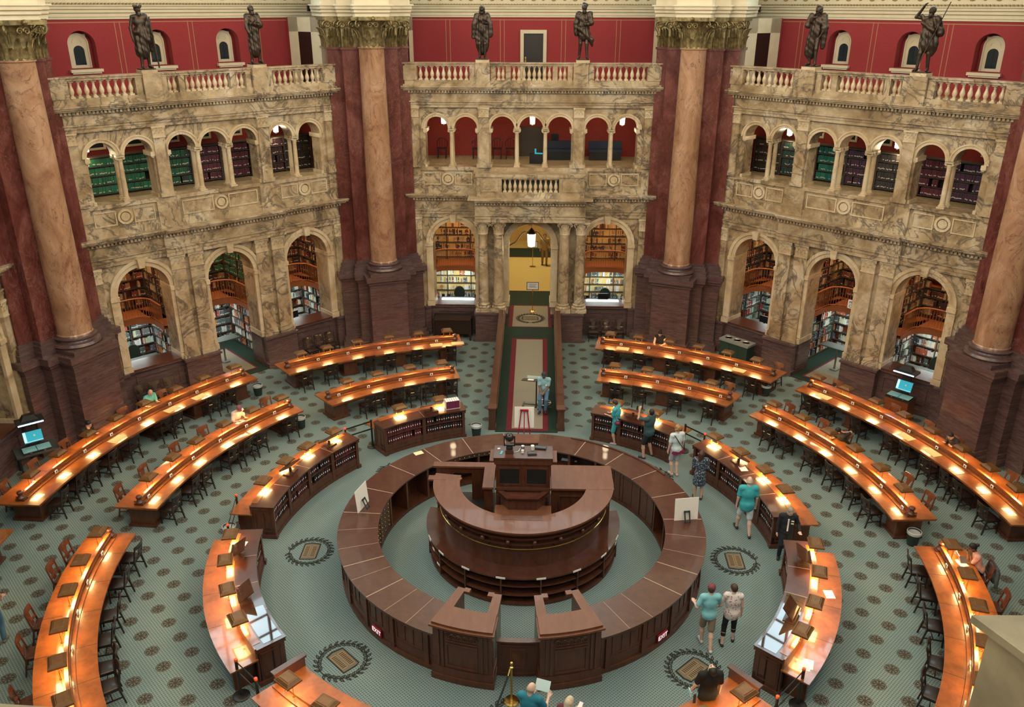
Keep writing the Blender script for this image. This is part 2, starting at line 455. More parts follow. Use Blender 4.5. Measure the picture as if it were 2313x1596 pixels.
def corinthian(mb, r0, h, r_ab, mi=0, nleaf=8):
    """round Corinthian capital, base radius r0 at z=0"""
    mb.lathe([(r0*1.06,-0.06),(r0*1.1,-0.02),(r0*1.02,0.0),(r0*0.95,h*0.1),(r0*0.97,h*0.5),(r0*1.12,h*0.8),(r0*1.25,h*0.88)], (0,0,0), 32, mi)
    for row, (hh, off, w) in enumerate(((h*0.36,0,0.5),(h*0.62,0.5,0.5))):
        for i in range(nleaf):
            a = 2*PI*(i+off)/nleaf
            M = Matrix.Rotation(a,4,'Z') @ Matrix.Translation((0,-r0*0.97,0))
            leaf(mb, M, hh, r0*w*1.5*8/nleaf*0.55, mi, 0.3)
    for i in range(4):
        a = PI/4+i*PI/2
        M = Matrix.Rotation(a,4,'Z') @ Matrix.Translation((0,-r_ab*0.98,h*0.75)) @ Matrix.Rotation(PI/2,4,'Z')
        volute(mb, M, h*0.15, h*0.035, mi)
        M2 = Matrix.Rotation(a,4,'Z')
        mb.tube([tuple(M2 @ Vector(p)) for p in ((0,-r0*0.95,h*0.42),(0,-r0*1.1,h*0.68),(0,-r_ab*0.9,h*0.86))], h*0.04, 6, mi)
    for i in range(4):
        a = i*PI/2
        for fl in (1,-1):
            M = Matrix.Rotation(a,4,'Z') @ Matrix.Translation((fl*h*0.1,-r0*1.18,h*0.72))
            volute(mb, M, h*0.10, h*0.028, mi, 1.4, -fl)
        mb.ball(tuple(Matrix.Rotation(a,4,'Z') @ Vector((0,-r_ab*0.80,h*0.94))), h*0.075, 6, mi)
    # concave abacus
    P = []
    for i in range(4):
        for t in (-1,-0.93,-0.5,0,0.5,0.93):
            rr = r_ab*0.74 + r_ab*0.24*t*t
            x = t*r_ab*0.72
            v = Matrix.Rotation(i*PI/2,3,'Z') @ Vector((x,-rr if abs(t)<0.99 else -r_ab*0.72,0)); P.append((v.x,v.y))
    mb.prism(P, h*0.88, h, mi)

def flat_capital(mb, s, yf, w, z0, z1, mi=0, leaves=3, depth=0.5):
    """pilaster capital: flared block, leaves and corner scrolls on the front (front faces -y)"""
    h = z1-z0
    mb.box(s-w/2*1.05, s+w/2*1.05, yf-0.03, yf+depth, z0-0.05, z0, mi)
    mb.box(s-w/2, s+w/2, yf, yf+depth, z0, z1-h*0.14, mi)
    mb.box(s-w/2*1.16, s+w/2*1.16, yf-0.1*w, yf+depth, z1-h*0.14, z1, mi)
    for row, (hh, k) in enumerate(((h*0.42,leaves),(h*0.7,leaves-1))):
        for i in range(k):
            x = s+(i-(k-1)/2)*w/leaves
            leaf(mb, Matrix.Translation((x,yf,z0)), hh, w/leaves*0.85, mi, 0.22)
    for fl in (-1,1):
        volute(mb, Matrix.Translation((s+fl*w*0.42,yf-0.07*w,z1-h*0.27)), h*0.14, h*0.035, mi, 1.5, fl)
        volute(mb, Matrix.Translation((s+fl*w*0.12,yf-0.03*w,z1-h*0.27)), h*0.09, h*0.026, mi, 1.3, -fl)

def colonnette(name, label, h, r, mat, loc, rz, group, cap='ionic', capmat=None):
    t = thing(name, label, 'column', loc, rz, group)
    b = MB(); b.box(-r*1.5,r*1.5,-r*1.5,r*1.5,0,h*0.03)
    b.lathe([(r*1.4,h*0.03),(r*1.45,h*0.05),(r*1.15,h*0.065),(r*1.25,h*0.08),(r*1.0,h*0.09)], n=16)
    b.build('base', mat, t)
    s = MB(); s.lathe([(r*1.0,h*0.09),(r*1.0,h*0.35),(r*0.86,h*0.86)], n=20); s.build('shaft', mat, t)
    c = MB()
    if cap == 'ionic':
        c.lathe([(r*0.95,h*0.86),(r*1.1,h*0.89),(r*1.15,h*0.93)], n=16)
        for fl in (-1,1):
            for q in (-1,1):
                volute(c, Matrix.Translation((fl*r*1.25,q*r*0.9,h*0.92)), r*0.5, r*0.16, 0, 1.5, fl)
            c.tube([(fl*r*1.25,-r*0.9,h*0.92),(fl*r*1.25,r*0.9,h*0.92)], r*0.42, 8)
        c.box(-r*1.6,r*1.6,-r*1.3,r*1.3,h*0.95,h)
    else:
        s2 = MB(); corinthian(s2, r*0.9, h*0.13, r*1.75, 0, 8)
        s2.xf(Matrix.Translation((0,0,h*0.87))); c.v, c.f, c.m = s2.v, s2.f, s2.m
    c.build('capital', capmat or mat, t)
    return t

def baluster_mb():
    m = MB()
    m.box(-0.075,0.075,-0.075,0.075,0,0.05)
    m.lathe([(0.055,0.05),(0.06,0.07),(0.042,0.09),(0.06,0.13),(0.083,0.20),(0.075,0.27),(0.045,0.36),(0.036,0.42),(0.05,0.45),(0.036,0.47),(0.05,0.50)], n=12)
    m.box(-0.075,0.075,-0.075,0.075,0.50,0.55)
    return m
BAL = baluster_mb().mesh('baluster', M_siena_plain)

def balustrade(rz, label, z, y, runs, posts, s0, s1, plinth=(10.93,11.15), railz=(11.70,11.83), bz=11.15):
    t = thing('balustrade', label, 'balustrade', (0,0,0), rz)
    m = MB(); m.box(s0,s1,y-0.17,y+0.17,*plinth); m.box(s0,s1,y-0.2,y+0.2,plinth[0],plinth[0]+0.06); m.build('plinth', M_siena, t)
    m = MB(); m.box(s0,s1,y-0.16,y+0.16,railz[0],railz[1]-0.04); m.box(s0,s1,y-0.2,y+0.2,railz[1]-0.05,railz[1]); m.build('top_rail', M_siena, t)
    for s, w, d in posts:
        m = MB(); m.box(s-w/2,s+w/2,y-d/2,y+d/2,plinth[1],railz[0])
        if d > 0.42: m.box(s-w/2-0.04,s+w/2+0.04,y-d/2-0.03,y+d/2+0.03,plinth[0],railz[1]+0.004)
        m.build('post', M_siena, t)
    for a, b, n in runs:
        for i in range(n):
            o = link('baluster', BAL, t, (a+(b-a)*(i+0.5)/n, y, bz))
    return t

# ---- one bay of the octagon
def bay(kind, rz, wname, who):
    root = struct(wname, rz, label=None)
    S1 = 5.35
    cen = kind == 'center'
    # dado
    m = MB(); yb = Y(-0.9)
    doorz = 1.38
    for a, b in ((-S1,-0.94),(0.94,S1)):
        m.box(a, b, Y(0.0), yb, 0, 1.30); m.box(a, b, Y(0.07), yb, 0, 0.22); m.box(a, b, Y(0.09), yb, 1.28, 1.36)
    for sg in (-1,1):
        for a, b in ((2.55,4.2),):
            x0, x1 = (a,b) if sg > 0 else (-b,-a)
            m.box(x0,x1,Y(0.035),Y(0),0.40,0.46); m.box(x0,x1,Y(0.035),Y(0),1.06,1.12)
            m.box(x0,x0+0.06,Y(0.035),Y(0),0.46,1.06); m.box(x1-0.06,x1,Y(0.035),Y(0),0.46,1.06)
        # pedestal below the pilaster pair
        x0, x1 = (1.0,2.38) if sg > 0 else (-2.38,-1.0)
        n = 1.02 if cen else 0.34
        m.box(x0,x1,Y(n),yb,0,1.30); m.box(x0-0.05,x1+0.05,Y(n+0.06),yb,0,0.2); m.box(x0-0.05,x1+0.05,Y(n+0.06),yb,1.27,1.36)
        x0, x1 = (4.45,5.3) if sg > 0 else (-5.3,-4.45)
        m.box(x0,x1,Y(0.2),yb,0,1.30); m.box(x0,x1,Y(0.25),yb,1.27,1.36); m.box(x0,x1,Y(0.25),yb,0,0.2)
    smesh(m.build('dado', M_dado, root))
    m = MB()
    for c in (-3.36,3.36): m.box(c-0.95,c+0.95,Y(0.1),yb-0.05,1.362,1.42)
    smesh(m.build('sill', wood_cap, root))
    # lower arcade
    m = MB()
    arch_wall(m, -S1, S1, 1.36, 5.46, Y(0), yb, [(-3.36,0.94,4.30,1.36),(0,0.94,4.22,1.36),(3.36,0.94,4.30,1.36)])
    smesh(m.build('lower_arcade', M_siena, root))
    m = MB()
    for c, zs in ((-3.36,4.30),(0,4.22),(3.36,4.30)):
        archivolt(m, c, zs, 0.94, 1.10, Y(0.07), Y(-0.02)); archivolt(m, c, zs, 1.10, 1.22, Y(0.12), Y(-0.02))
        n = 0.12
        m.frustum((c,Y(0.1),zs+0.92),(0.20,0.3),(0.28,0.36),0.34)
        for sg in (-1,1):
            x = c+sg*1.08
            m.box(x-0.16,x+0.16,Y(0.14),yb-0.02,zs-0.16,zs); m.box(x-0.145,x+0.145,Y(0.08),Y(-0.02),1.6,zs-0.16); m.box(x-0.17,x+0.17,Y(0.13),yb-0.02,1.36,1.58)
            # inner reveal mouldings
    smesh(m.build('archivolt', M_siena_plain, root))
    # pilasters
    caps = MB()
    for sg in (-1,1):
        if not cen:
            for c in (1.34,2.04):
                m = MB(); x = sg*c; w = 0.52
                m.box(x-w/2,x+w/2,Y(0.15),Y(-0.02),1.6,4.95); m.box(x-w/2-0.05,x+w/2+0.05,Y(0.22),Y(-0.02),1.36,1.50); m.box(x-w/2-0.03,x+w/2+0.03,Y(0.19),Y(-0.02),1.50,1.62)
                smesh(m.build('pilaster', M_siena, root))
                flat_capital(caps, x, Y(0.15), w, 4.95, 5.44, 0, 3, 0.16)
        x = sg*4.98; m = MB(); m.box(x-0.24,x+0.24,Y(0.12),Y(-0.02),1.6,4.95); m.box(x-0.28,x+0.28,Y(0.17),Y(-0.02),1.36,1.6)
        smesh(m.build('pilaster', M_siena, root)); flat_capital(caps, x, Y(0.12), 0.48, 4.95, 5.44, 0, 3, 0.13)
    smesh(caps.build('pilaster_capital', M_siena_plain, root))
    # lower entablature
    def entab(mb, s0, s1, off, dn=0.0):
        k = off
        for z0, z1, n in ((5.45,5.60,0.10),(5.60,5.74,0.13),(5.74,5.79,0.18),(5.79,6.17,0.07),(6.17,6.21,0.13),(6.32,6.38,0.30),(6.38,6.45,0.38),(6.45,6.5,0.44)):
            mb.box(s0, s1, Y(n+k), Y(-0.1), z0, z1)
        nd_ = int((s1-s0)/0.13)
        for i in range(nd_):
            x = s0+(s1-s0)*(i+0.5)/nd_
            mb.box(x-0.036, x+0.036, Y(0.22+k), Y(0.05+k), 6.21, 6.32)
        mb.box(s0, s1, Y(0.13+k), Y(-0.1), 6.21, 6.32)
    m = MB()
    if cen:
        entab(m, -S1, -2.34, 0); entab(m, 2.34, S1, 0); entab(m, -2.34, 2.34, 0.92)
        m.box(-2.62,2.62,Y(1.36),Y(0.5),6.44,6.507)
    else:
        entab(m, -S1, -2.42, 0); entab(m, 2.42, S1, 0); entab(m, -2.42, 2.42, 0.16)
    smesh(m.build('lower_cornice', M_siena, root))
    # parapet
    m = MB(); mp = MB()
    m.box(-S1,S1,Y(0.0),Y(-0.5),6.5,7.46); m.box(-S1,S1,Y(0.09),Y(-0.5),6.5,6.74); m.box(-S1,S1,Y(0.07),Y(-0.7),7.46,7.60)
    for sg in (-1,1):
        m.box(sg*2.0-0.42,sg*2.0+0.42,Y(0.12),Y(-0.3),6.5,7.46); m.box(sg*5.0-0.3,sg*5.0+0.3,Y(0.1),Y(-0.3),6.5,7.46)
    spans = [(-4.6,-2.5),(2.5,4.6)] + ([] if cen else [(-1.5,1.5)])
    for a, b in spans:
        c = (a+b)/2
        for x0, x1 in ((a,c-0.30),(c+0.30,b)):
            mp.box(x0,x1,Y(0.03),Y(0),6.84,6.88); mp.box(x0,x1,Y(0.03),Y(0),7.32,7.36); mp.box(x0,x0+0.04,Y(0.03),Y(0),6.88,7.32); mp.box(x1-0.04,x1,Y(0.03),Y(0),6.88,7.32)
        archivolt(mp, c, 7.10, 0.19, 0.27, Y(0.06), Y(0), 0, 24, 0, 360)
        archivolt(mp, c, 7.10, 0.001, 0.15, Y(0.04), Y(0), 0, 24, 0, 360)
    smesh(m.build('parapet', M_siena, root)); smesh(mp.build('parapet_panel', M_siena_plain, root))
    if cen:
        m = MB()
        m.box(-2.25,-1.2,Y(0.95),Y(0.1),6.5,7.36); m.box(1.2,2.25,Y(0.95),Y(0.1),6.5,7.36)
        for a, b in ((-2.1,-1.35),(1.35,2.1)): m.box(a,b,Y(0.98),Y(0.9),6.75,7.25)
        smesh(m.build('balcony_pier', M_siena, root))
    # upper arcade
    m = MB()
    ar = [(-3.97,0.48,9.2,9.2),(-2.74,0.48,9.2,9.2),(-1.2,0.5,9.2,9.2),(0,0.5,9.2,9.2),(1.2,0.5,9.2,9.2),(2.74,0.48,9.2,9.2),(3.97,0.48,9.2,9.2)]
    arch_wall(m, -S1, S1, 9.2, 10.06, Y(0), Y(-0.62), ar, 0, 14)
    for a, b in ((-S1,-4.45),(-2.26,-1.70),(1.70,2.26),(4.45,S1)): m.box(a,b,Y(0),Y(-0.62),7.6,9.2)
    smesh(m.build('upper_arcade', M_siena, root))
    m = MB()
    for c, hw, zs, _ in ar:
        archivolt(m, c, zs, hw, hw+0.10, Y(0.05), Y(-0.02), 0, 16); archivolt(m, c, zs, hw+0.10, hw+0.155, Y(0.08), Y(-0.02), 0, 16)
    for x in (-4.45,-2.26,-1.70,1.70,2.26,4.45):
        m.box(x-0.08,x+0.08,Y(0.06),Y(-0.66),9.05,9.2); m.box(x-0.05,x+0.05,Y(0.03),Y(-0.64),7.6,7.72)
        for q in (0.03,-0.62): volute(m, Matrix.Translation((x,Y(q),9.06)), 0.075, 0.024)
    smesh(m.build('upper_archivolt', M_siena_plain, root))
    caps = MB()
    for x, w in ((-4.95,0.5),(-1.98,0.42),(1.98,0.42),(4.95,0.5)):
        m = MB(); m.box(x-w/2,x+w/2,Y(0.12),Y(-0.02),7.74,9.75); m.box(x-w/2-0.05,x+w/2+0.05,Y(0.17),Y(-0.02),7.6,7.75); smesh(m.build('upper_pilaster', M_siena, root))
        flat_capital(caps, x, Y(0.12), w, 9.72, 10.06, 0, 3, 0.13)
    smesh(caps.build('upper_pilaster_capital', M_siena_plain, root))
    # upper entablature
    m = MB()
    for z0, z1, n in ((10.06,10.18,0.13),(10.18,10.28,0.16),(10.28,10.33,0.21),(10.33,10.62,0.1),(10.62,10.65,0.15),(10.75,10.81,0.3),(10.81,10.87,0.36),(10.87,10.93,0.41)):
        m.box(-S1,S1,Y(n),Y(-0.6),z0,z1)
    m.box(-S1,S1,Y(0.15),Y(-0.6),10.65,10.75)
    k = int(2*S1/0.125)
    for i in range(k):
        x = -S1+2*S1*(i+0.5)/k; m.box(x-0.036,x+0.036,Y(0.24),Y(0.1),10.65,10.75)
    smesh(m.build('upper_cornice', M_siena, root))
    # terrace floor behind balustrade, gallery floor and ceiling
    m = MB(); m.box(-7.2,7.2,Y(-0.55),Y(-3.6),10.55,10.92); smesh(m.build('terrace_floor', M_stone, root))
    m = MB(); m.box(-5.6,5.6,Y(-0.62),Y(-3.4),7.2,7.55); m.box(-5.6,5.6,Y(-0.62),Y(-3.4),10.3,10.5); smesh(m.build('gallery_floor', M_stone, root))
    m = MB(); m.box(-5.6,5.6,Y(-3.2),Y(-3.4),7.55,10.3)
    for sg in (-1,1): m.box(sg*5.5-0.1,sg*5.5+0.1,Y(-0.62),Y(-3.3),7.55,10.3)
    smesh(m.build('gallery_wall', M_redroom, root))
    # balustrade thing
    posts = [(-4.95,0.55,0.40),(-1.99,0.52,0.46),(1.99,0.52,0.46),(4.95,0.55,0.40),(-2.42,0.22,0.3),(-1.56,0.2,0.3),(-0.95,0.2,0.3),(0.95,0.2,0.3),(1.56,0.2,0.3),(2.42,0.22,0.3)]
    balustrade(rz, 'tan marble balustrade with bulbous balusters above the %s arcade' % who, 0, Y(0.10),
               [(-4.66,-2.54,9),(-1.44,-1.07,2),(-0.83,0.83,8 if not cen else 8),(1.07,1.44,2),(2.54,4.66,9)], posts, -5.3, 5.3)
    if cen:
        balustrade(rz, 'short marble balustrade between solid blocks on the balcony over the doorway', 0, Y(0.78),
                   [(-1.18,1.18,11)], [], -1.22, 1.22, (6.5,6.72), (7.27,7.36), 6.72)
        m = MB(); m.box(-2.3,2.3,Y(1.0),Y(-0.2),7.36,7.47); smesh(m.build('balcony_rail', M_siena, root))
    # upper red wall and cream entablature behind the terrace
    yr = Y(-3.5)
    m = MB()
    if not cen:
        arch_wall(m, -5.5, 5.5, 10.9, 13.5, yr, yr+0.55, [(c,0.48,12.62,11.82) for c in (-2.85,-0.08,2.7)], 0, 16)
        m.box(-5.5,5.5,yr+0.50,yr+0.6,10.9,13.5)
    else:
        m.box(-5.5,-0.40,yr,yr+0.5,10.9,13.5); m.box(0.46,5.5,yr,yr+0.5,10.9,13.5); m.box(-0.4,0.46,yr,yr+0.5,12.82,13.5)
    smesh(m.build('red_wall', M_redwall, root))
    m = MB()
    ex = (-4.55,-1.5,1.25,4.05) if not cen else (-3.75,-1.35,1.35,3.75)
    for c in ex:
        for dx in (-0.09,0.09): m.box(c+dx-0.014,c+dx+0.014,yr-0.006,yr+0.01,10.95,13.4)
    m.box(-5.5,5.5,yr-0.006,yr+0.01,13.36,13.39); 
    smesh(m.build('wall_line', M_gilt, root))
    m = MB()
    for sg in (-1,1):
        # return wall towards the pier with a doorway
        a = Vector((sg*5.5, yr, 0)); b = Vector((sg*5.95, yr-2.9, 0)); d = (b-a); L_ = d.length; d.normalize(); nrm = Vector((-d.y,d.x,0))*(-sg)
        def pan(t0, t1, z0, z1, off, th):
            p = a+d*t0+nrm*off; q = a+d*t1+nrm*off; e = nrm*th
            P = [(p.x,p.y),(q.x,q.y),(q.x+e.x,q.y+e.y),(p.x+e.x,p.y+e.y)]
            ar_ = sum(P[i][0]*P[(i+1)%4][1]-P[(i+1)%4][0]*P[i][1] for i in range(4))
            m.prism(P if ar_ > 0 else P[::-1], z0, z1)
        pan(0.35, 0.95, 10.9, 13.5, 0, 0.3); pan(1.75, L_, 10.9, 13.5, 0, 0.3); pan(0.35, L_, 12.95, 13.5, 0, 0.3)
        pan(0.87, 0.99, 10.9, 13.05, -0.05, 0.1); pan(1.71, 1.83, 10.9, 13.05, -0.05, 0.1); pan(0.87, 1.83, 12.95, 13.07, -0.05, 0.1)
    smesh(m.build('return_wall', M_cream, root))
    m = MB()
    for sg in (-1,1):
        a = Vector((sg*5.5, yr, 0)); b = Vector((sg*5.95, yr-2.9, 0)); d = (b-a).normalized(); nrm = Vector((-d.y,d.x,0))*(-sg)
        for t0, t1, mi, z0, z1, o1 in ((0,0.35,0,10.9,13.5,0.0),(0.95,1.75,1,10.9,12.95,0.2)):
            p = a+d*t0+nrm*o1; q = a+d*t1+nrm*o1; e = nrm*0.1
            P = [(p.x,p.y),(q.x,q.y),(q.x+e.x,q.y+e.y),(p.x+e.x,p.y+e.y)]
            ar_ = sum(P[i][0]*P[(i+1)%4][1]-P[(i+1)%4][0]*P[i][1] for i in range(4))
            m.prism(P if ar_ > 0 else P[::-1], z0, z1, mi)
    smesh(m.build('side_door', [M_redwall, M_chair], root))
    # cream entablature at the back
    m = MB(); m2 = MB()
    for z0, z1, n in ((13.48,13.56,0.06),(13.56,13.68,0.10),(13.70,13.80,0.14),(13.82,13.92,0.18),(13.92,13.96,0.25),(14.02,15.6,0.02)):
        m.box(-7.6,7.6,yr-n,yr+0.6,z0,z1)
    m.box(-7.6,7.6,yr-0.06,yr+0.6,13.5,14.1)
    for z, n in ((13.69,0.12),(13.81,0.16)): m2.box(-7.6,7.6,yr-n-0.01,yr,z-0.012,z+0.012)
    k = 120
    for i in range(k):
        x = -7.5+15*(i+0.5)/k; m2.frustum((x,yr-0.13,13.965),(0.10,0.16),(0.05,0.1),0.06)
    for i in range(17):
        x = -7.2+0.9*i
        volute(m2, Matrix.Translation((x,yr-0.03,14.26)), 0.17, 0.035, 0, 1.7, 1 if i % 2 else -1)
        volute(m2, Matrix.Translation((x+0.45,yr-0.03,14.22)), 0.11, 0.03, 0, 1.3, -1 if i % 2 else 1)
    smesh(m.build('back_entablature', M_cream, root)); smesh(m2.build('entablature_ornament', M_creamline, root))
    return root
wood_cap = M_mahogside

def window_arched(s, rz, label, n=1):
    w = struct('window_%d' % n, rz, label=label)
    y = Y(-3.5)+0.46
    m = MB()
    arch_wall(m, s-0.30, s+0.30, 11.80, 12.98, y-0.05, y+0.05, [(s,0.19,12.40,11.92)], 0, 10)
    # rounded head of the frame
    hb = MB()
    archivolt(m, s, 12.66, 0.30, 0.36, y-0.08, y+0.04, 0, 16); archivolt(m, s, 12.68, 0.12, 0.2, y-0.07, y, 0, 12)
    m.box(s-0.36,s-0.30,y-0.08,y+0.04,11.8,12.66); m.box(s+0.30,s+0.36,y-0.08,y+0.04,11.8,12.66)
    o = m.build('window_frame', M_cream, w); smesh(o)
    m = MB(); m.box(s-0.56,s+0.56,y-0.62,y+0.05,11.70,11.80); m.box(s-0.5,s+0.5,y-0.56,y+0.05,11.64,11.70); smesh(m.build('window_sill', M_cream, w))
    m = MB(); m.box(s-0.19,s+0.19,y-0.01,y+0.01,11.9,12.6); smesh(m.build('window_pane', M_glass_dark, w))
    m = MB(); m.box(s-0.01,s+0.01,y-0.02,y,11.92,12.58); m.box(s-0.19,s+0.19,y-0.02,y,12.22,12.24); smesh(m.build('window_muntin', M_blackmetal, w))
    return w

# ---- colossal piers
def pier(rz, idx):
    root = struct('pillar_%d' % idx, rz)
    q0 = 18.9
    # pedestal, stepped in plan: (half width, front distance)
    steps = [(0.80,15.72),(1.18,16.30),(1.80,16.72)]
    def stack(zs, grow, mat, name, plan):
        m = MB()
        for (z0, z1), g in zip(zs, grow):
            for hw, qf in plan: m.box(-hw-g, hw+g, qf-g, q0, z0, z1)
        smesh(m.build(name, mat, root))
    stack([(0,0.25),(0.25,0.42),(0.42,2.98),(2.98,3.12),(3.12,3.36)], [0.14,0.07,0,0.06,0.15], M_dado, 'pedestal', steps)
    # pilaster shafts with base mouldings and flat capitals
    sh = [(1.10,16.62),(1.62,16.98)]
    stack([(3.36,3.55),(3.55,3.72),(3.72,3.84)], [0.17,0.12,0.05], M_dado, 'base_moulding', sh)
    stack([(3.84,12.42)], [0], M_red, 'shaft', sh)
    stack([(12.36,12.44)], [0.05], M_red, 'neck_moulding', sh)
    m = MB()
    for sg in (-1,1):
        flat_capital(m, sg*0.86, 16.62, 0.46, 12.44, 13.56, 0, 4, 0.5)
        flat_capital(m, sg*1.37, 16.98, 0.46, 12.44, 13.56, 0, 4, 0.5)
        # capitals on the flanks of the pier
        k = len(m.v)
        f = MB()
        for q in (17.35, 17.95): flat_capital(f, q, 0, 0.55, 12.44, 13.56, 0, 4, 0.3)
        # local: s -> q, front -y ; turn so that the front faces +-t
        vs = [((sg*(1.62 - y)), x, z) for x, y, z in f.v]
        m.add(vs, [tuple(t) if sg < 0 else tuple(reversed(t)) for t in f.f])
    m.box(-1.60,1.60,17.05,18.9,12.40,13.5); m.box(-1.07,1.07,16.68,17.1,12.40,13.5); m.box(-1.72,1.72,16.92,18.9,13.44,13.56); m.box(-1.18,1.18,16.55,17.0,13.44,13.56)
    smesh(m.build('pilaster_capital', M_bronzecap, root))
    # cream entablature blocks above
    m = MB(); m2 = MB()
    plan = [(0.66,15.82),(1.2,16.5),(1.74,16.86)]
    for (z0, z1), g in zip([(13.56,13.70),(13.70,13.82),(13.82,13.94),(13.94,14.0),(14.0,15.6)], [0.0,0.03,0.06,0.12,0.0]):
        for hw, qf in plan: m.box(-hw-g,hw+g,qf-g,q0+0.6,z0,z1)
    for z, g in ((13.70,0.035),(13.82,0.065)):
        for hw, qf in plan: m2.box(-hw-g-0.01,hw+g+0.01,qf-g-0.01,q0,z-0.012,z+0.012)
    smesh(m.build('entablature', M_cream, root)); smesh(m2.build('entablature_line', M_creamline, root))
    return root

def colossal(rz, label, az):
    loc = pol((0,0), 16.36, az)
    t = thing('marble_column', label, 'column', (loc[0],loc[1],3.36), rz)
    m = MB(); m.box(-0.76,0.76,-0.76,0.76,0,0.14)
    m.lathe([(0.74,0.14),(0.78,0.20),(0.74,0.28),(0.63,0.31),(0.61,0.36),(0.66,0.40),(0.67,0.44),(0.60,0.47),(0.57,0.52)], n=40); m.build('base', M_dado, t)
    m = MB(); m.lathe([(0.57,0.52),(0.545,0.56),(0.545,3.2),(0.52,6.2),(0.49,9.0),(0.49,9.04),(0.53,9.06),(0.53,9.10)], n=40); m.build('shaft', M_col, t)
    m = MB(); corinthian(m, 0.47, 1.10, 0.86); m.xf(Matrix.Translation((0,0,9.10))); m.build('capital', M_bronzecap, t)
    return t
# ------------------------------------------------------------------ build the shell
BAYS = [('center', 0, 'wall_back', 'rear'), ('side', 45, 'wall_left', 'left'), ('side', -45, 'wall_right', 'right'), ('side', 90, 'wall_far_left', 'far left'), ('side', -90, 'wall_far_right', 'far right')]
for kind, az, nm, who in BAYS:
    bay(kind, R(az), nm, who)
wn = 1
for az, who in ((45,'left'),(-45,'right')):
    for s in (-2.85,-0.08,2.7):
        window_arched(s, R(az), 'small arched cream framed window in a red niche of the %s wall' % who, wn); wn += 1
for i, az in enumerate((22.5,-22.5,67.5,-67.5)): pier(R(az), i+1)
for az, lb in ((22.5,'pinkish marble column between the left and rear arcades'),(-22.5,'pinkish marble column between the rear and right arcades'),(67.5,'pinkish marble column beyond the left end of the left arcade'),(-67.5,'pinkish marble column beyond the right end of the right arcade')):
    colossal(R(az), 'giant '+lb+' with bronze capital', az)

# plain walls of the half of the room behind the viewer, drum and dome
m = MB()
for az in (135,-135,180):
    k = len(m.v)
    m.box(-7.2,7.2,D,D+0.5,0,10.9); m.box(-7.4,7.4,D-0.2,D+3.6,10.6,10.9); m.box(-8.6,8.6,D+3.55,D+4.2,10.9,15.6)
    m.xf(Matrix.Rotation(R(az),4,'Z'), k)
smesh(m.build('wall_front', M_siena))
m = MB()
for i in range(8):
    k = len(m.v)
    arch_wall(m, -8.4, 8.4, 15.5, 23.0, 19.9, 20.5, [(0,5.2,16.4,16.0)], 0, 24)
    archivolt(m, 0, 16.4, 5.2, 5.6, 19.7, 19.95, 0, 24)
    m.xf(Matrix.Rotation(R(45*i),4,'Z'), k)
smesh(m.build('wall_drum', M_cream))
m = MB(); mg = MB()
NZ = 9
for i in range(NZ):
    t0, t1 = R(90*i/NZ*0.92), R(90*(i+1)/NZ*0.92)
    for j in range(32):
        a0, a1 = 2*PI*j/32, 2*PI*(j+1)/32
        for sub in (0,1):
            f = 0.16 if sub else 0.0
            rr = 21.6 + (0.5 if sub else 0)
            tt0, tt1 = t0+(t1-t0)*f, t1-(t1-t0)*f; b0, b1 = a0+(a1-a0)*f, a1-(a1-a0)*f
            P = [Vector((rr*math.cos(t)*math.cos(a), rr*math.cos(t)*math.sin(a), 22.6+13*math.sin(t)*rr/21.6)) for t, a in ((tt0,b0),(tt0,b1),(tt1,b1),(tt1,b0))]
            if sub: mg.quad(P[3],P[2],P[1],P[0]); IN = P
            else: OUT = P
        # rib frame between the coffer and its neighbours
        F = [Vector((21.6*math.cos(t)*math.cos(a), 21.6*math.cos(t)*math.sin(a), 22.6+13*math.sin(t))) for t, a in
             ((t0+(t1-t0)*.16,a0+(a1-a0)*.16),(t0+(t1-t0)*.16,a1-(a1-a0)*.16),(t1-(t1-t0)*.16,a1-(a1-a0)*.16),(t1-(t1-t0)*.16,a0+(a1-a0)*.16))]
        for q in range(4):
            m.quad(OUT[q], OUT[(q+1)%4], F[(q+1)%4], F[q]); m.quad(F[q], F[(q+1)%4], IN[(q+1)%4], IN[q])
m.arc((0,0), 21.4, 23.0, 22.5, 22.7, 0, 360, 48)
smesh(m.build('ceiling', M_dome, smooth=0)); smesh(mg.build('ceiling_coffer', plain('coffer_gold', (0.16,0.10,0.04), 0.6), smooth=0))
M_sky = plain('daylit_window', (0.8,0.9,1.0), 0.5, emit=(0.66,0.90,1.0), es=SKY_L)
wi = wn
for i in range(8):
    rz = R(45*i)
    w = struct('window_%d' % wi, rz, label='large half-round window with bars high in the drum'); wi += 1
    m = MB()
    P = [(-5.1*math.cos(PI*j/24), 20.45, 16.4+5.1*math.sin(PI*j/24)) for j in range(25)]
    m.add(P, [tuple(range(25))]); m.box(-5.1,5.1,20.44,20.46,16.0,16.4)
    smesh(m.build('window_pane', M_sky, w, smooth=0))
    m = MB()
    for x in (-3.6,-2.4,-1.2,0,1.2,2.4,3.6): m.box(x-0.06,x+0.06,20.2,20.3,16.0,16.4+math.sqrt(5.1*5.1-x*x))
    for z in (17.5,18.7,19.9): m.box(-math.sqrt(26-(z-16.4)**2),math.sqrt(26-(z-16.4)**2),20.2,20.28,z-0.05,z+0.05)
    smesh(m.build('window_muntin', M_blackmetal, w))

# ---- floor
m = MB()
m.prism([pol((0,0),22.5,a)[:2] for a in range(0,360,15)], -0.3, 0.0)
fl = smesh(m.build('floor', M_carpet, smooth=0), 'blue grey carpet with dark rosettes')

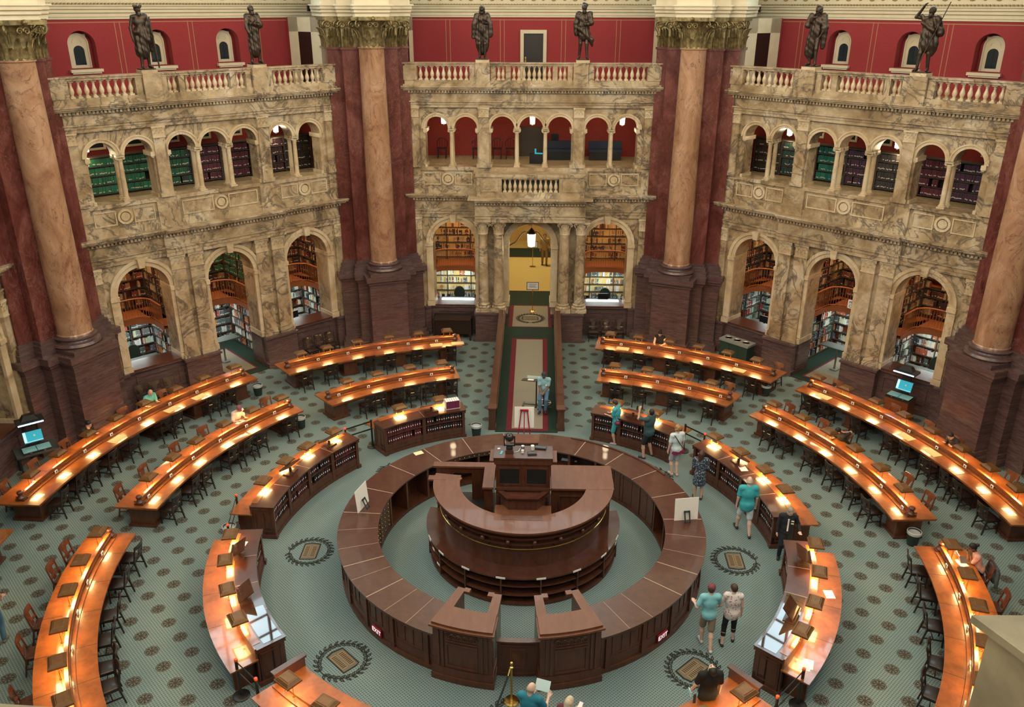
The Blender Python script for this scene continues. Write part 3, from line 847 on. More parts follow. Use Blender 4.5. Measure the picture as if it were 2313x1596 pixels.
# ---- wreath and book inlays in the carpet
def wreath_mesh():
    m = MB(); z0, z1 = 0.002, 0.006
    def leaf2(cx, cy, a, l, w, mi=0):
        n = 8; P = []
        for i in range(n+1): t = i/n; P.append((t*l, w*math.sin(PI*t)**0.8*(1-0.25*t)))
        for i in range(n-1,0,-1): t = i/n; P.append((t*l, -w*math.sin(PI*t)**0.8*(1-0.25*t)))
        # hollow leaf: outline band
        ca, sa = math.cos(a), math.sin(a)
        cxm = sum(p[0] for p in P)/len(P)
        O = [(cx+x*ca-y*sa, cy+x*sa+y*ca) for x, y in P]
        I = [(cx+(cxm+(x-cxm)*0.5)*ca-(y*0.3)*sa, cy+(cxm+(x-cxm)*0.5)*sa+(y*0.3)*ca) for x, y in P]
        k = len(P); zl = z1+0.002*jit.random(); b = [(x,y,zl) for x,y in O]+[(x,y,zl) for x,y in I]
        m.add(b, [(i,(i+1)%k,k+(i+1)%k,k+i) for i in range(k)], mi)
    rr = 0.56
    N = 26
    for i in range(N):
        a = 2*PI*i/N
        x, y = rr*math.cos(a), rr*math.sin(a)
        if abs(a-PI/2) < 0.06: continue
        s = 1 if math.cos(a) > 0 else -1
        d = a+s*PI/2
        leaf2(x, y, d+s*0.62, 0.17, 0.038); leaf2(x, y, d-s*0.66, 0.17, 0.038)
    m.arc((0,0), rr-0.012, rr+0.012, z0, z1, 8, 352, 60)
    kb = len(m.v)
    # open book
    q = [(-0.30,-0.17),(-0.34,-0.02),(-0.30,0.19),(0.26,0.19),(0.30,0.10),(0.30,-0.17)]
    m.add([(x,y,z1-0.002) for x,y in q], [tuple(range(6))[::-1]], 0)
    q = [(-0.265,-0.145),(-0.30,-0.02),(-0.265,0.165),(0.25,0.165),(0.27,0.10),(0.27,-0.145)]
    m.add([(x,y,z1-0.001) for x,y in q], [tuple(range(6))[::-1]], 2)
    for y0, y1 in ((-0.13,-0.01),(0.02,0.14)):
        q = [(-0.22,y0),(-0.22,y1),(0.2,y1),(0.2,y0)]
        m.add([(x,y,z1) for x,y in q], [(0,3,2,1)], 1)
        for i in range(9):
            x = -0.19+0.043*i
            m.add([(x,y0+0.015,z1+0.001),(x+0.02,y0+0.015,z1+0.001),(x+0.02,y1-0.015,z1+0.001),(x,y1-0.015,z1+0.001)], [(0,1,2,3)], 0)
    m.ball((-0.325,-0.02,z1), 0.02, 6, 0, 0.1)
    m.xf(Matrix.Scale(1.22,4,(1,0,0)) @ Matrix.Scale(1.3,4,(0,1,0)), kb)
    return m.mesh('carpet_emblem', [M_floorink, M_floortan, plain('inlay_grey', (0.13,0.12,0.09), 0.95)], smooth=0)
WR = wreath_mesh()
for a in (45,-45,91.5,-91.5,136.5,-136.5,180):
    x, y, _ = pol(CC, 5.86, a)
    o = link('carpet_emblem', WR, None, (x,y,0.0), R(a+180 if abs(a) < 100 else a+180)); smesh(o)

# ---- ramp between low wooden walls
m = MB(); mats = [M_green, M_crimson, M_beige]
def ramp_z(y): return 0.02 + 0.80*max(0.0, min(1.0, (y-7.0)/(14.3-7.0)))
XL, XR = -1.08, 1.14
def strip(x0, x1, y0, y1, dz, mi):
    ys = [y0]+[y for y in (7.0,14.3) if y0 < y < y1]+[y1]
    for a, b in zip(ys, ys[1:]):
        za, zb = ramp_z(a)+dz, ramp_z(b)+dz
        m.add([(x0,a,za),(x1,a,za),(x1,b,zb),(x0,b,zb)], [(0,1,2,3)], mi)
strip(XL, XR, 6.9, 17.9, 0, 0)
strip(-0.70, 0.80, 6.98, 13.95, 0.004, 1); strip(-0.50, 0.61, 7.12, 13.85, 0.007, 2)
strip(-0.92, 1.02, 15.2, 18.1, 0.004, 1); strip(-0.74, 0.86, 15.25, 18.0, 0.007, 2)
m.box(XL,XR,6.9,17.9,-0.02,0.0,0)
m.quad((XL,6.9,0.0),(XL,6.9,0.02),(XR,6.9,0.02),(XR,6.9,0.0),0)
smesh(m.build('trim_1', mats, smooth=0), 'ramp of green carpet with crimson border and beige centre')
o = link('carpet_emblem', WR, None, (0.06,16.3,0.83), 0.0); smesh(o)
for sx, xi, lb in ((-1,XL,'left'),(1,XR,'right')):
    t = thing('ramp_side_wall', 'low reddish-brown wooden wall along the %s side of the carpeted ramp' % lb, 'low wall', (0,0,0))
    x0, x1 = (xi-0.20, xi-0.02) if sx < 0 else (xi+0.02, xi+0.20)
    m = MB()
    ya, yb2 = 7.35, 15.4
    za, zb = 0.72, 1.48
    m.add([(x0,ya,0),(x1,ya,0),(x1,yb2,0),(x0,yb2,0),(x0,ya,za),(x1,ya,za),(x1,yb2,zb),(x0,yb2,zb)], [(0,3,2,1),(4,5,6,7),(0,1,5,4),(1,2,6,5),(2,3,7,6),(3,0,4,7)])
    m.build('wall_body', M_mahogside, t)
    m = MB()
    m.add([(x0-0.04,ya,za+0.001),(x1+0.04,ya,za+0.001),(x1+0.04,yb2,zb+0.001),(x0-0.04,yb2,zb+0.001),(x0-0.04,ya,za+0.06),(x1+0.04,ya,za+0.06),(x1+0.04,yb2,zb+0.06),(x0-0.04,yb2,zb+0.06)], [(0,3,2,1),(4,5,6,7),(0,1,5,4),(1,2,6,5),(2,3,7,6),(3,0,4,7)])
    m.build('top_rail', M_mahog, t)
    m = MB(); m.box(x0-0.03,x1+0.03,7.05,7.36,0,0.80); m.box(x0-0.06,x1+0.06,7.02,7.39,0.80,0.86); m.box(x0-0.05,x1+0.05,7.03,7.38,0,0.12); m.build('newel_post', M_mahogside, t)
    m = MB()
    k = int((yb2-ya)/0.42)
    xs = x1 if sx < 0 else x0-0.012
    for i in range(k):
        y = ya+0.1+i*0.42; zz = za+(zb-za)*(y-ya)/(yb2-ya)
        m.box(xs,xs+0.012,y,y+0.03,ramp_z(y)+0.12,zz-0.05)
    m.tube([(x1+0.06 if sx<0 else x0-0.06, y, za+(zb-za)*(y-ya)/(yb2-ya)-0.02) for y in (ya,yb2)], 0.02, 6)
    m.build('rail_panel', M_deskdark, t)

# ---- alcove shelves with books seen through the ground floor arches
PAL_UP = [(0.16,0.03,0.02),(0.22,0.05,0.03),(0.09,0.03,0.02),(0.05,0.02,0.015),(0.28,0.16,0.07),(0.35,0.24,0.12),(0.20,0.10,0.04),(0.03,0.03,0.03),(0.45,0.34,0.2)]
PAL_LO = [(0.55,0.53,0.48),(0.62,0.60,0.55),(0.35,0.07,0.04),(0.05,0.06,0.07),(0.10,0.11,0.12),(0.4,0.12,0.05),(0.5,0.45,0.35),(0.06,0.10,0.09),(0.2,0.2,0.19)]
PAL_GREEN = [(0.02,0.11,0.05),(0.025,0.13,0.06),(0.02,0.09,0.045)]
def shelf_run(bk, cols, sh, o, d, nrm, length, levels, pal, depth=0.24, fill=0.93, h=(0.2,0.29), wd=(0.025,0.06), pick=None):
    """row of books per level; o: start, d: along, nrm: out of the shelf (towards the reader)"""
    for z_ in levels:
        z = z_
        pc = (lambda: rnd.choice(pal)) if pick is None else pick(z)
        a = o + d*0 ; b = o + d*length
        back = -nrm*(depth+0.03)
        for z0, z1 in ((z-0.03, z),):
            P = [(a.x,a.y),(b.x,b.y),(b.x+back.x,b.y+back.y),(a.x+back.x,a.y+back.y)]
            ar_ = sum(P[i][0]*P[(i+1)%4][1]-P[(i+1)%4][0]*P[i][1] for i in range(4))
            sh.prism(P if ar_ > 0 else P[::-1], z0, z1)
        t = 0.02; base = pc()
        while t < length-0.07:
            w = rnd.uniform(*wd)
            if rnd.random() > fill:
                t += rnd.uniform(0.05,0.25); base = pc(); continue
            if rnd.random() < 0.3: base = pc()
            hh = rnd.uniform(*h); dp = rnd.uniform(0.02,0.06)
            z = z_+0.003; p = o + d*t - nrm*dp; q = o + d*(t+w*0.94) - nrm*dp; e = -nrm*0.17
            k = len(bk.v)
            bk.v += [(p.x,p.y,z),(q.x,q.y,z),(q.x+e.x,q.y+e.y,z),(p.x+e.x,p.y+e.y,z),(p.x,p.y,z+hh),(q.x,q.y,z+hh),(q.x+e.x,q.y+e.y,z+hh),(p.x+e.x,p.y+e.y,z+hh)]
            fs = [(k,k+1,k+5,k+4),(k+4,k+5,k+6,k+7),(k+1,k+2,k+6,k+5),(k+3,k,k+4,k+7)]
            c = tuple(x*rnd.uniform(0.8,1.2) for x in base)
            bk.f += fs; bk.m += [0]*4; cols += [c,(0.45,0.40,0.32),c,c]
            # pale label band on the spine
            if rnd.random() < 0.6:
                lz = z+hh*rnd.uniform(0.12,0.25); k = len(bk.v); f = nrm*0.002
                bk.v += [(p.x+f.x,p.y+f.y,lz),(q.x+f.x,q.y+f.y,lz),(q.x+f.x,q.y+f.y,lz+0.035),(p.x+f.x,p.y+f.y,lz+0.035)]
                bk.f.append((k,k+1,k+2,k+3)); bk.m.append(0); cols.append((0.6,0.56,0.48))
            t += w
LOW = [0.08,0.46,0.84,1.22,1.60,1.98]
UPP = [2.55,2.92,3.29,3.66,4.03,4.40,4.77,5.14]
def alcoves(kind, az, who):
    rz = R(az)
    root = struct('wall_alcove_%s' % who.replace(' ','_'), rz)
    wl = MB(); sh = MB(); bk = MB(); cols = []
    cen = kind == 'center'
    N0, N1 = -0.92, -3.75
    fz = 0.0
    wl.box(-5.5,5.5,Y(N1-0.3),Y(N1-0.45),0,5.7) if not cen else (wl.box(-5.5,-1.7,Y(N1-0.3),Y(N1-0.45),0,5.7), wl.box(1.7,5.5,Y(N1-0.3),Y(N1-0.45),0,5.7))
    for s in (-5.35,-1.72,1.72,5.35):
        if cen and abs(s) < 2: wl.box(s-0.06,s+0.06,Y(N0),Y(N1-0.3),0,5.7)
        else: wl.box(s-0.06,s+0.06,Y(N0),Y(N1-0.3),0,5.7)
    smesh(wl.build('alcove_partition', M_orangepaint, root))
    m = MB()
    m.box(-5.5,-1.7,Y(N0),Y(N1-0.4),5.6,5.75) if cen else m.box(-5.5,5.5,Y(N0),Y(N1-0.4),5.6,5.75)
    if cen: m.box(1.7,5.5,Y(N0),Y(N1-0.4),5.6,5.75)
    smesh(m.build('alcove_ceiling', M_cream, root))
    m = MB()
    for a, b in ((-5.3,-1.78),(1.78,5.3)) if cen else ((-5.3,-1.78),(-1.66,1.66),(1.78,5.3)): m.box(a,b,Y(N0),Y(N1-0.3),0.0,0.012)
    smesh(m.build('alcove_carpet', M_green, root))
    ex, ey = Vector((1,0,0)), Vector((0,1,0))
    spans = [(-5.28,-1.79),(-1.65,1.65),(1.79,5.28)]
    if cen: spans = [spans[0], spans[2]]
    for i, (a, b) in enumerate(spans):
        def pickg(z, i=i):
            if who == 'left' and i == 1 and 3.2 < z < 4.2: return lambda: rnd.choice(PAL_GREEN)
            if who == 'right' and i == 0 and z < 2: return lambda: rnd.choice([(0.3,0.03,0.03),(0.05,0.07,0.06),(0.28,0.3,0.26)])
            return lambda: rnd.choice(PAL_UP if z > 2.4 else PAL_LO)
        shelf_run(bk, cols, sh, Vector((a,Y(N1),0)), ex, -ey, b-a, LOW+UPP, PAL_UP, pick=pickg)
        shelf_run(bk, cols, sh, Vector((a+0.3,Y(N0-0.25),0)), ey, ex, 2.55, LOW+UPP, PAL_UP, pick=pickg)
        shelf_run(bk, cols, sh, Vector((b-0.3,Y(N0-0.25),0)), ey, -ex, 2.55, LOW+UPP, PAL_UP, pick=pickg)
        for x in [a+k*(b-a)/3 for k in range(1,3)]: sh.box(x-0.02,x+0.02,Y(N1)-0.005,Y(N1-0.28),0,5.5)
        for y in (Y(N0-0.25),Y(N0-1.52),Y(N0-2.8)):
            sh.box(a+0.02,a+0.305,y-0.02,y+0.02,0,5.5); sh.box(b-0.305,b-0.02,y-0.02,y+0.02,0,5.5)
    smesh(sh.build('shelf_board', M_shelf, root))
    me = bk.mesh('shelved_books', [M_books], smooth=0); colour_faces(me, cols)
    o = link('shelved_books', me, None, (0,0,0), rz)
    tag(o, 'books packed on shelves inside the alcoves of the %s wall' % who, 'books', None, 'stuff')
    # balconies
    for i, (a, b) in enumerate(spans):
        c = (a+b)/2
        L_, R_ = c-1.0, c+1.0
        path = [(L_,N0-0.06),(L_,-1.9)]
        for k in range(1,6): t = PI/2*k/6; path.append((L_+0.6-0.6*math.cos(t), -1.9-0.6*math.sin(t)))
        path += [(L_+0.6,-2.5),(R_-0.6,-2.5)]
        for k in range(1,6): t = PI/2*k/6; path.append((R_-0.6+0.6*math.sin(t), -1.9-0.6*math.cos(t)))
        path += [(R_,-1.9),(R_,N0-0.06)]
        which = {3:['first','middle','third'],2:['first','third']}[len(spans)][i]
        t = thing('balcony', 'rust-red balcony with thin iron railing inside the %s ground arch of the %s wall' % (which, who), 'balcony', (0,0,0), rz)
        m = MB()
        outer = [(L_-0.72,N0-0.06),(L_-0.72,N1)] + [(R_+0.72,N1),(R_+0.72,N0-0.06)]
        n = len(path)
        # floor slab as quads between the edge and the wall line
        for k in range(n-1):
            (s0,n0),(s1,n1) = path[k], path[k+1]
            def wallpt(s, nn):
                if nn > -1.95: return ((L_-0.72) if s < c else (R_+0.72), nn)
                return (s, N1)
            w0, w1 = wallpt(s0,n0), wallpt(s1,n1)
            for z in (2.30,2.42): m.quad((s0,Y(n0),z),(s1,Y(n1),z),(w1[0],Y(w1[1]),z),(w0[0],Y(w0[1]),z))
            m.quad((s0,Y(n0),2.22),(s1,Y(n1),2.22),(s1,Y(n1),2.46),(s0,Y(n0),2.46))
        for sx in (L_,R_):
            o_ = L_-0.72 if sx == L_ else R_+0.72
            for z in (2.30,2.42): m.quad((sx,Y(-1.9),z),(o_,Y(-1.9),z),(o_,Y(N1),z),(sx,Y(N1),z))
        m.build('floor_slab', M_iron, t, smooth=0)
        m = MB(); m.tube([(s,Y(q),3.28) for s, q in path], 0.03, 6); m.tube([(s,Y(q),2.52) for s, q in path], 0.018, 6); m.build('handrail', M_iron, t)
        m = MB()
        tot = 0
        pts = [Vector((s,Y(q),0)) for s, q in path]
        step = 0.11; acc = 0.0
        for k in range(n-1):
            seg = (pts[k+1]-pts[k]).length
            while acc < seg:
                p = pts[k].lerp(pts[k+1], acc/seg); m.box(p.x-0.009,p.x+0.009,p.y-0.009,p.y+0.009,2.46,3.26); acc += step
            acc -= seg
        m.build('railing_lattice', M_iron, t, smooth=0)
        # lights of the alcove
        for nm, zz, e, colr, sz in (('alcove_tube_light',2.2,60,(0.85,1.0,0.95),0.5),('alcove_ceiling_light',5.45,70,(1.0,0.62,0.32),0.6)):
            ld = bpy.data.lights.new(nm, 'AREA'); ld.energy = e; ld.color = colr; ld.shape = 'RECTANGLE'; ld.size = 1.6; ld.size_y = 0.35
            lo = bpy.data.objects.new(nm, ld); COL.objects.link(lo)
            v = Matrix.Rotation(rz,3,'Z') @ Vector((c, Y(-2.2 if zz > 3 else -2.95), zz)); lo.location = v; lo.rotation_euler = (0,0,rz)
alcoves('center', 0, 'rear'); alcoves('side', 45, 'left'); alcoves('side', -45, 'right')

# carpet runners through the middle arches of the side walls
for az, who in ((45,'left'),(-45,'right')):
    m = MB()
    m.box(-0.93,0.93,Y(0.35),Y(-3.4),0.014,0.021,0); m.box(-0.66,0.66,Y(-0.05),Y(-3.0),0.02,0.0245,1); m.box(-0.58,0.58,Y(-0.12),Y(-2.92),0.024,0.0275,2)
    o = m.build('carpet_runner', [M_green,M_crimson,M_beige], None, (0,0,0), R(az), smooth=0)
    tag(o, 'green carpet runner with pale centre in the %s wall doorway' % who, 'carpet')

# ---- passage behind the rear doorway
root = struct('wall_passage')
m = MB()
for sg in (-1,1):
    m.box(*sorted((sg*1.05,sg*1.25)),17.4,20.4,0.6,4.6); m.box(*sorted((sg*1.25,sg*5.0)),20.3,20.5,0.6,6.5); m.box(*sorted((sg*5.0,sg*5.2)),20.3,30.2,0.6,6.5)
m.box(-5.0,5.0,30.0,30.2,0.6,6.5); m.box(-5,5,20.3,30.2,6.3,6.5); m.box(-1.2,1.2,17.4,20.4,5.4,5.6)
arch_wall(m, -1.25, 1.25, 3.9, 5.5, 18.6, 20.45, [(0,1.05,3.9,3.9)], 0, 16)
smesh(m.build('passage_wall', M_goldwall, root))
m = MB()
m.box(-1.06,1.06,17.9,20.3,0.6,0.80,0); m.box(-5,5,20.3,30,0.6,0.80,1)
m.box(-1.06,1.06,20.25,20.32,0.8,0.806,2); m.box(-5,5,26.3,26.4,0.8,0.806,2); m.box(-5,5,26.4,28.2,0.8,0.805,0)
smesh(m.build('passage_carpet', [M_green, M_gold, M_crimson], root, smooth=0))
m = MB()
pts = [(-0.98,20.2,3.7)]+[(-0.98+1.96*k/16, 18.58, 3.55+0.75*math.sin(PI*k/16)**1.2+0.06*math.cos(6*PI*k/16)) for k in range(17)]
m.tube(pts[1:], 0.035, 6)
smesh(m.build('passage_moulding', M_seamd, root))

# ---- gallery bookcases behind the upper arches
GAL = {45: ['g','g','gm','m','m','d','k'], -45: ['k','dg','t','p','b','m','p']}
PALS = {'g':[(0.02,0.14,0.07),(0.025,0.17,0.085)], 'gm':[(0.02,0.13,0.065),(0.02,0.11,0.055),(0.03,0.05,0.04)], 'm':[(0.13,0.022,0.045),(0.11,0.02,0.04)], 'd':[(0.06,0.018,0.028),(0.04,0.015,0.02)],
        'k':[(0.035,0.025,0.018),(0.05,0.035,0.02)], 'dg':[(0.02,0.055,0.045),(0.018,0.045,0.04)], 't':[(0.01,0.16,0.13),(0.012,0.19,0.15)], 'p':[(0.05,0.018,0.045),(0.065,0.02,0.05)], 'b':[(0.03,0.03,0.03),(0.045,0.04,0.04)]}
for az, who in ((45,'left'),(-45,'right')):
    bk = MB(); cols = []
    for i, s in enumerate((-3.97,-2.74,-1.2,0,1.2,2.74,3.97)):
        s += 0.36 if az > 0 else -0.36
        t = thing('gallery_bookcase', 'tall dark bookcase behind the %s arch of the %s upper gallery' % (ORD[i], who), 'bookcase', (0,0,0), R(az))
        w = 0.62
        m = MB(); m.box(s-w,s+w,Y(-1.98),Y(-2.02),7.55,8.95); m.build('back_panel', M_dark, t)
        for sg in (-1,1):
            m = MB(); m.box(s+sg*w-0.02,s+sg*w+0.02,Y(-1.62),Y(-2.02),7.55,8.97); m.build('side_panel', M_shelf, t)
        sh = MB()
        shelf_run(bk, cols, sh, Vector((s-w+0.02,Y(-1.64),0)), Vector((1,0,0)), Vector((0,-1,0)), 2*w-0.04, [7.64,7.97,8.30,8.63], PALS[GAL[az][i]], fill=0.985, h=(0.245,0.26), wd=(0.045,0.052), depth=0.26)
        sh.box(s-w,s+w,Y(-1.6),Y(-2.02),8.93,8.97)
        sh.build('shelf', M_shelf, t)
    me = bk.mesh('bound_volumes', [M_books], smooth=0); colour_faces(me, cols)
    o = link('bound_volumes', me, None, (0,0,0), R(az))
    tag(o, 'uniform bound volumes filling the upper gallery bookcases of the %s wall' % who, 'books', None, 'stuff')
    for i, s in enumerate((-3.1,-1.7,-0.3,1.0,2.35,3.6)):
        t = thing('framed_picture', 'cream framed dark picture, %s along the red wall above the %s gallery bookcases' % (ORD[i], who), 'picture', (0,0,0), R(az))
        y = Y(-3.19)
        m = MB(); m.box(s-0.33,s-0.25,y-0.04,y,9.05,10.0); m.box(s+0.25,s+0.33,y-0.04,y,9.05,10.0); m.box(s-0.33,s+0.33,y-0.04,y,8.98,9.06); m.box(s-0.33,s+0.33,y-0.04,y,9.95,10.03); m.build('frame', M_cream, t)
        m = MB(); m.box(s-0.26,s+0.26,y-0.02,y-0.005,9.05,9.96); m.build('canvas', M_glass_dark, t)

def lantern(label, x, y, z, s=1.0, rz=0.0, e=25, top=0.4):
    t = thing('lantern', label, 'lantern', (x,y,z), rz)
    m = MB(); m.lathe([(0.02,0.0),(0.10*s,0.02),(0.12*s,0.05)], n=8); m.lathe([(0.14*s,0.42*s),(0.15*s,0.46*s),(0.05*s,0.56*s),(0.02,0.6*s)], n=8)
    for i in range(6):
        a = 2*PI*i/6; m.tube([(0.125*s*math.cos(a),0.125*s*math.sin(a),0.04),(0.145*s*math.cos(a),0.145*s*math.sin(a),0.44*s)], 0.008, 4)
    m.build('lantern_frame', M_blackmetal, t)
    m = MB(); m.lathe([(0.105*s,0.05),(0.125*s,0.42*s)], n=12); m.build('glass_shade', M_lantern, t)
    m = MB(); m.tube([(0,0,0.6*s),(0,0,0.6*s+top)], 0.01, 5); m.build('chain', M_blackmetal, t)
    if e:
        ld = bpy.data.lights.new('lantern_bulb','POINT'); ld.energy = e; ld.color = (1,0.78,0.48); ld.shadow_soft_size = 0.15
        lo = bpy.data.objects.new('lantern_bulb', ld); COL.objects.link(lo); lo.location = (x,y,z-0.15)
def bayp(az, s, n, z=0.0):
    v = Matrix.Rotation(R(az),3,'Z') @ Vector((s,Y(n),z)); return v
lantern('lit brass lantern hanging in the golden doorway at the end of the ramp', 0.05, 18.3, 3.62, 1.5, 0, 60, 0.6)
for az, s, lb in ((0,0.04,'lit lantern behind the middle upper arch of the rear gallery'),(0,-3.83,'lit lantern behind the first upper arch of the rear gallery'),(0,3.93,'lit lantern behind the last upper arch of the rear gallery'),
                  (45,3.35,'bright lantern behind the sixth upper arch of the left gallery'),(45,-3.98,'lantern at the edge of the first upper arch of the left gallery'),(-45,-3.38,'bright lantern behind the second upper arch of the right gallery'),(-45,0.95,'lantern glimpsed behind the fifth upper arch of the right gallery')):
    v = bayp(az, s, -1.5, 9.15)
    lantern(lb, v.x, v.y, v.z, 0.9, 0, 14, 0.6)

# colonnettes of the upper arcades
for az, who in ((0,'rear'),(45,'left'),(-45,'right')):
    proto = None
    for i, s in enumerate((-3.36,-0.6,0.6,3.36)):
        for q, row in ((-0.10,'front'),(-0.5,'back')):
            v = bayp(az, s, q, 7.603)
            lb = 'slim marble colonnette, %s from the left, %s row, %s upper arcade' % (ORD[i], row, who)
            if proto is None: proto = colonnette('colonnette', lb, 1.594, 0.088, M_siena_plain, v, R(az), None)
            else: dup(proto, v, R(az), lb)
# tall columns of the doorway portico
proto = None
for i, s in enumerate((-2.03,-1.36,1.5,2.2)):
    v = (s, Y(0.62), 1.364)
    lb = 'veined marble column with leafy capital beside the rear doorway, %s from the left' % ORD[i]
    if proto is None: proto = colonnette('portico_column', lb, 4.08, 0.225, M_siena, v, 0, None, 'corinthian', M_siena_plain)
    else: dup(proto, v, 0, lb)

# rear gallery: door, benches, chairs; rear terrace door
dr = struct('door_1', label='dark panelled double door behind the middle upper arch')
m = MB(); m.box(-0.55,0.62,Y(-3.12),Y(-3.2),7.55,8.8); smesh(m.build('door_leaf', M_shelf, dr)); m = MB(); m.box(-0.62,-0.55,Y(-3.08),Y(-3.2),7.55,8.87); m.box(0.62,0.69,Y(-3.08),Y(-3.2),7.55,8.87); m.box(-0.62,0.69,Y(-3.08),Y(-3.2),8.8,8.87); smesh(m.build('door_frame', M_chair, dr))
dr = struct('door_2', label='dark wooden door in a cream frame in the rear red wall')
yr = Y(-3.5)
m = MB(); m.box(-0.40,0.46,yr+0.06,yr+0.12,10.92,12.82); smesh(m.build('door_leaf', M_chair, dr))
m = MB()
for z0, z1 in ((11.0,11.5),(11.6,12.1),(12.2,12.7)):
    for x0, x1 in ((-0.33,0.0),(0.06,0.39)): m.box(x0,x1,yr+0.045,yr+0.07,z0,z1)
smesh(m.build('door_panel', M_chair, dr))
m = MB(); m.box(-0.55,-0.40,yr-0.08,yr+0.1,10.9,12.97); m.box(0.46,0.61,yr-0.08,yr+0.1,10.9,12.97); m.box(-0.55,0.61,yr-0.08,yr+0.1,12.82,12.97); smesh(m.build('door_frame', M_cream, dr))
m = MB(); m.ball((-0.32,yr+0.02,11.75), 0.035, 6); m.box(-0.35,-0.29,yr+0.04,yr+0.06,11.6,11.85); smesh(m.build('door_handle', M_brass, dr))
for az, s, lb in ((45,6.25,'left'),(-45,-6.31,'right')):
    t = thing('air_vent', 'black rectangular air vent in the cream band above the %s wall' % lb, 'vent', (0,0,0), R(az))
    m = MB(); m.box(s-0.2,s+0.2,Y(-2.75),Y(-2.85),13.72,13.95); m.build('grille_frame', M_black, t)
    m = MB()
    for i in range(5): m.box(s-0.18,s+0.18,Y(-2.73),Y(-2.76),13.74+i*0.04,13.755+i*0.04)
    m.build('slat', M_blackmetal, t)
# ------------------------------------------------------------------ reading desks, lamps, chairs
# own centre, inner radius, depth, azimuth range, lamps, chairs inside, chairs outside
DESK = {
 'O1': dict(c=(-0.11,-0.32), R=13.65, a=(11.2,41.8), lamps=[38.2,33.8,28.7,23.4,18.4,13.5], near=[39.3,34.3,28.3,24.3,19.1,13.7], far=[], nm='outer desk left of ramp', end='ramp'),
 'M1': dict(c=(0.38,-0.23), R=10.46, a=(16.4,44.3), lamps=[38.9,32.6,25.9,19.4], near=[36.9,33.9,30.7,26.7,22.8,18.8], far=[], nm='inner desk left of ramp', end='ramp'),
 'O2': dict(c=(0.27,-0.46), R=13.65, a=(-10.6,-41.3), lamps=[-12.9,-17.6,-22.8,-27.6,-32.4,-37.2], near=[-13.0,-19.0,-24.3,-28.3,-34.6,-38.3], far=[-39.4], nm='outer desk right of ramp', end='ramp'),
 'M2': dict(c=(0.81,-0.58), R=10.46, a=(-10.2,-37.6), lamps=[-13.4,-19.8,-26.3,-32.6], near=[-14.1,-19.8,-26.9,-34.1], far=[-26.5,-34.4], nm='inner desk right of ramp', end='ramp'),
 'O3': dict(c=(-0.17,0.33), R=13.65, a=(48.0,88.9), lamps=[50.0,55.2,59.9,65.2,70.1,74.8,80.0,85.0], near=[54.1,56.6,63.8,66.1,71.5,76.3,80.3,82.2,86.1], far=[60.2,66.4,75.7,80.7,85.4], nm='long outer desk at left', end='far'),
 'M3': dict(c=(0.07,0.02), R=10.46, a=(49.2,87.2), lamps=[51.4,57.7,63.8,70.3,76.0,82.1], near=[53.4,60.2,64.3,68.0,74.6,78.7,84.5], far=[51.9,64.7,70.7,77.5,83.2], nm='long inner desk at left', end='far'),
 'O4': dict(c=(-0.09,0.05), R=13.65, a=(-47.8,-87.8), lamps=[-49.5,-54.2,-59.1,-63.8,-68.6,-73.5,-78.3,-82.9], near=[-50.4,-54.4,-59.7,-65.3,-69.2,-72.8,-76.0,-79.4,-84.2], far=[-50.8,-59.9,-65.3,-69.8,-78.5], nm='long outer desk at right', end='far'),
 'M4': dict(c=(-0.09,0.19), R=10.46, a=(-49.1,-87.1), lamps=[-51.6,-57.9,-63.8,-69.9,-76.1,-82.1], near=[-54.4,-58.6,-65.4,-70.5,-77.1,-81.9], far=[-51.8,-58.8,-63.6,-77.1,-82.1], nm='long inner desk at right', end='far'),
 'M5': dict(c=(0.01,-0.3), R=10.46, a=(91.9,131.0), lamps=[94.7,100.9,106.9,113.6,119.8,126.1], near=[96.0,101.1,108.3,113.6,118.1,121.9], far=[95.3,99.3,107.6,112.5,120.4], nm='curved desk at lower left', end='far'),
 'M6': dict(c=(0.0,-0.09), R=10.46, a=(-92.2,-131.0), lamps=[-94.6,-100.8,-107.0,-113.6,-120.4,-126.5], near=[-95.3,-101.6,-107.6,-114.5,-121.1], far=[-96.3,-101.7,-107.8], nm='curved desk at lower right', end='far'),
 'O5': dict(c=(-0.1,0.0), R=13.78, a=(92.4,104.0), lamps=[], near=[], far=[], nm='outer desk at the left edge', end='far'),
}
def make_lamp(name, label, h, base):
    t = thing(name, label, 'lamp')
    m = MB()
    m.box(-0.225,0.225,-0.185,0.185,h-0.03,h+0.012); m.frustum((0,0,h+0.012),(0.43,0.35),(0.33,0.25),0.055); m.frustum((0,0,h+0.067),(0.30,0.22),(0.27,0.19),0.012)
    o = m.build('lamp_hood', M_hood, t)
    m = MB(); m.box(-0.185,0.185,-0.15,0.15,h-0.036,h-0.031); m.build('light_panel', M_panel, t, smooth=0)
    for sx in (-1,1):
        m = MB(); m.tube([(sx*0.13,0,base),(sx*0.13,0,h-0.03)], 0.011, 6); m.lathe([(0.026,base),(0.026,base+0.015),(0.012,base+0.03)], (sx*0.13,0,0), 8); m.build('post', M_brass, t)
    return t
LAMP = make_lamp('desk_lamp', '', 1.18-0.0, 0.80); LAMP_used = [False]
def place_lamp(proto, used, c, r, a, label, group=None, dz=0):
    x, y, _ = pol(c, r, a)
    if not used[0]:
        used[0] = True; proto.location = (x,y,dz); proto.rotation_euler = (0,0,R(a)); proto['label'] = label
        return proto
    return dup(proto, (x,y,dz), R(a), label)

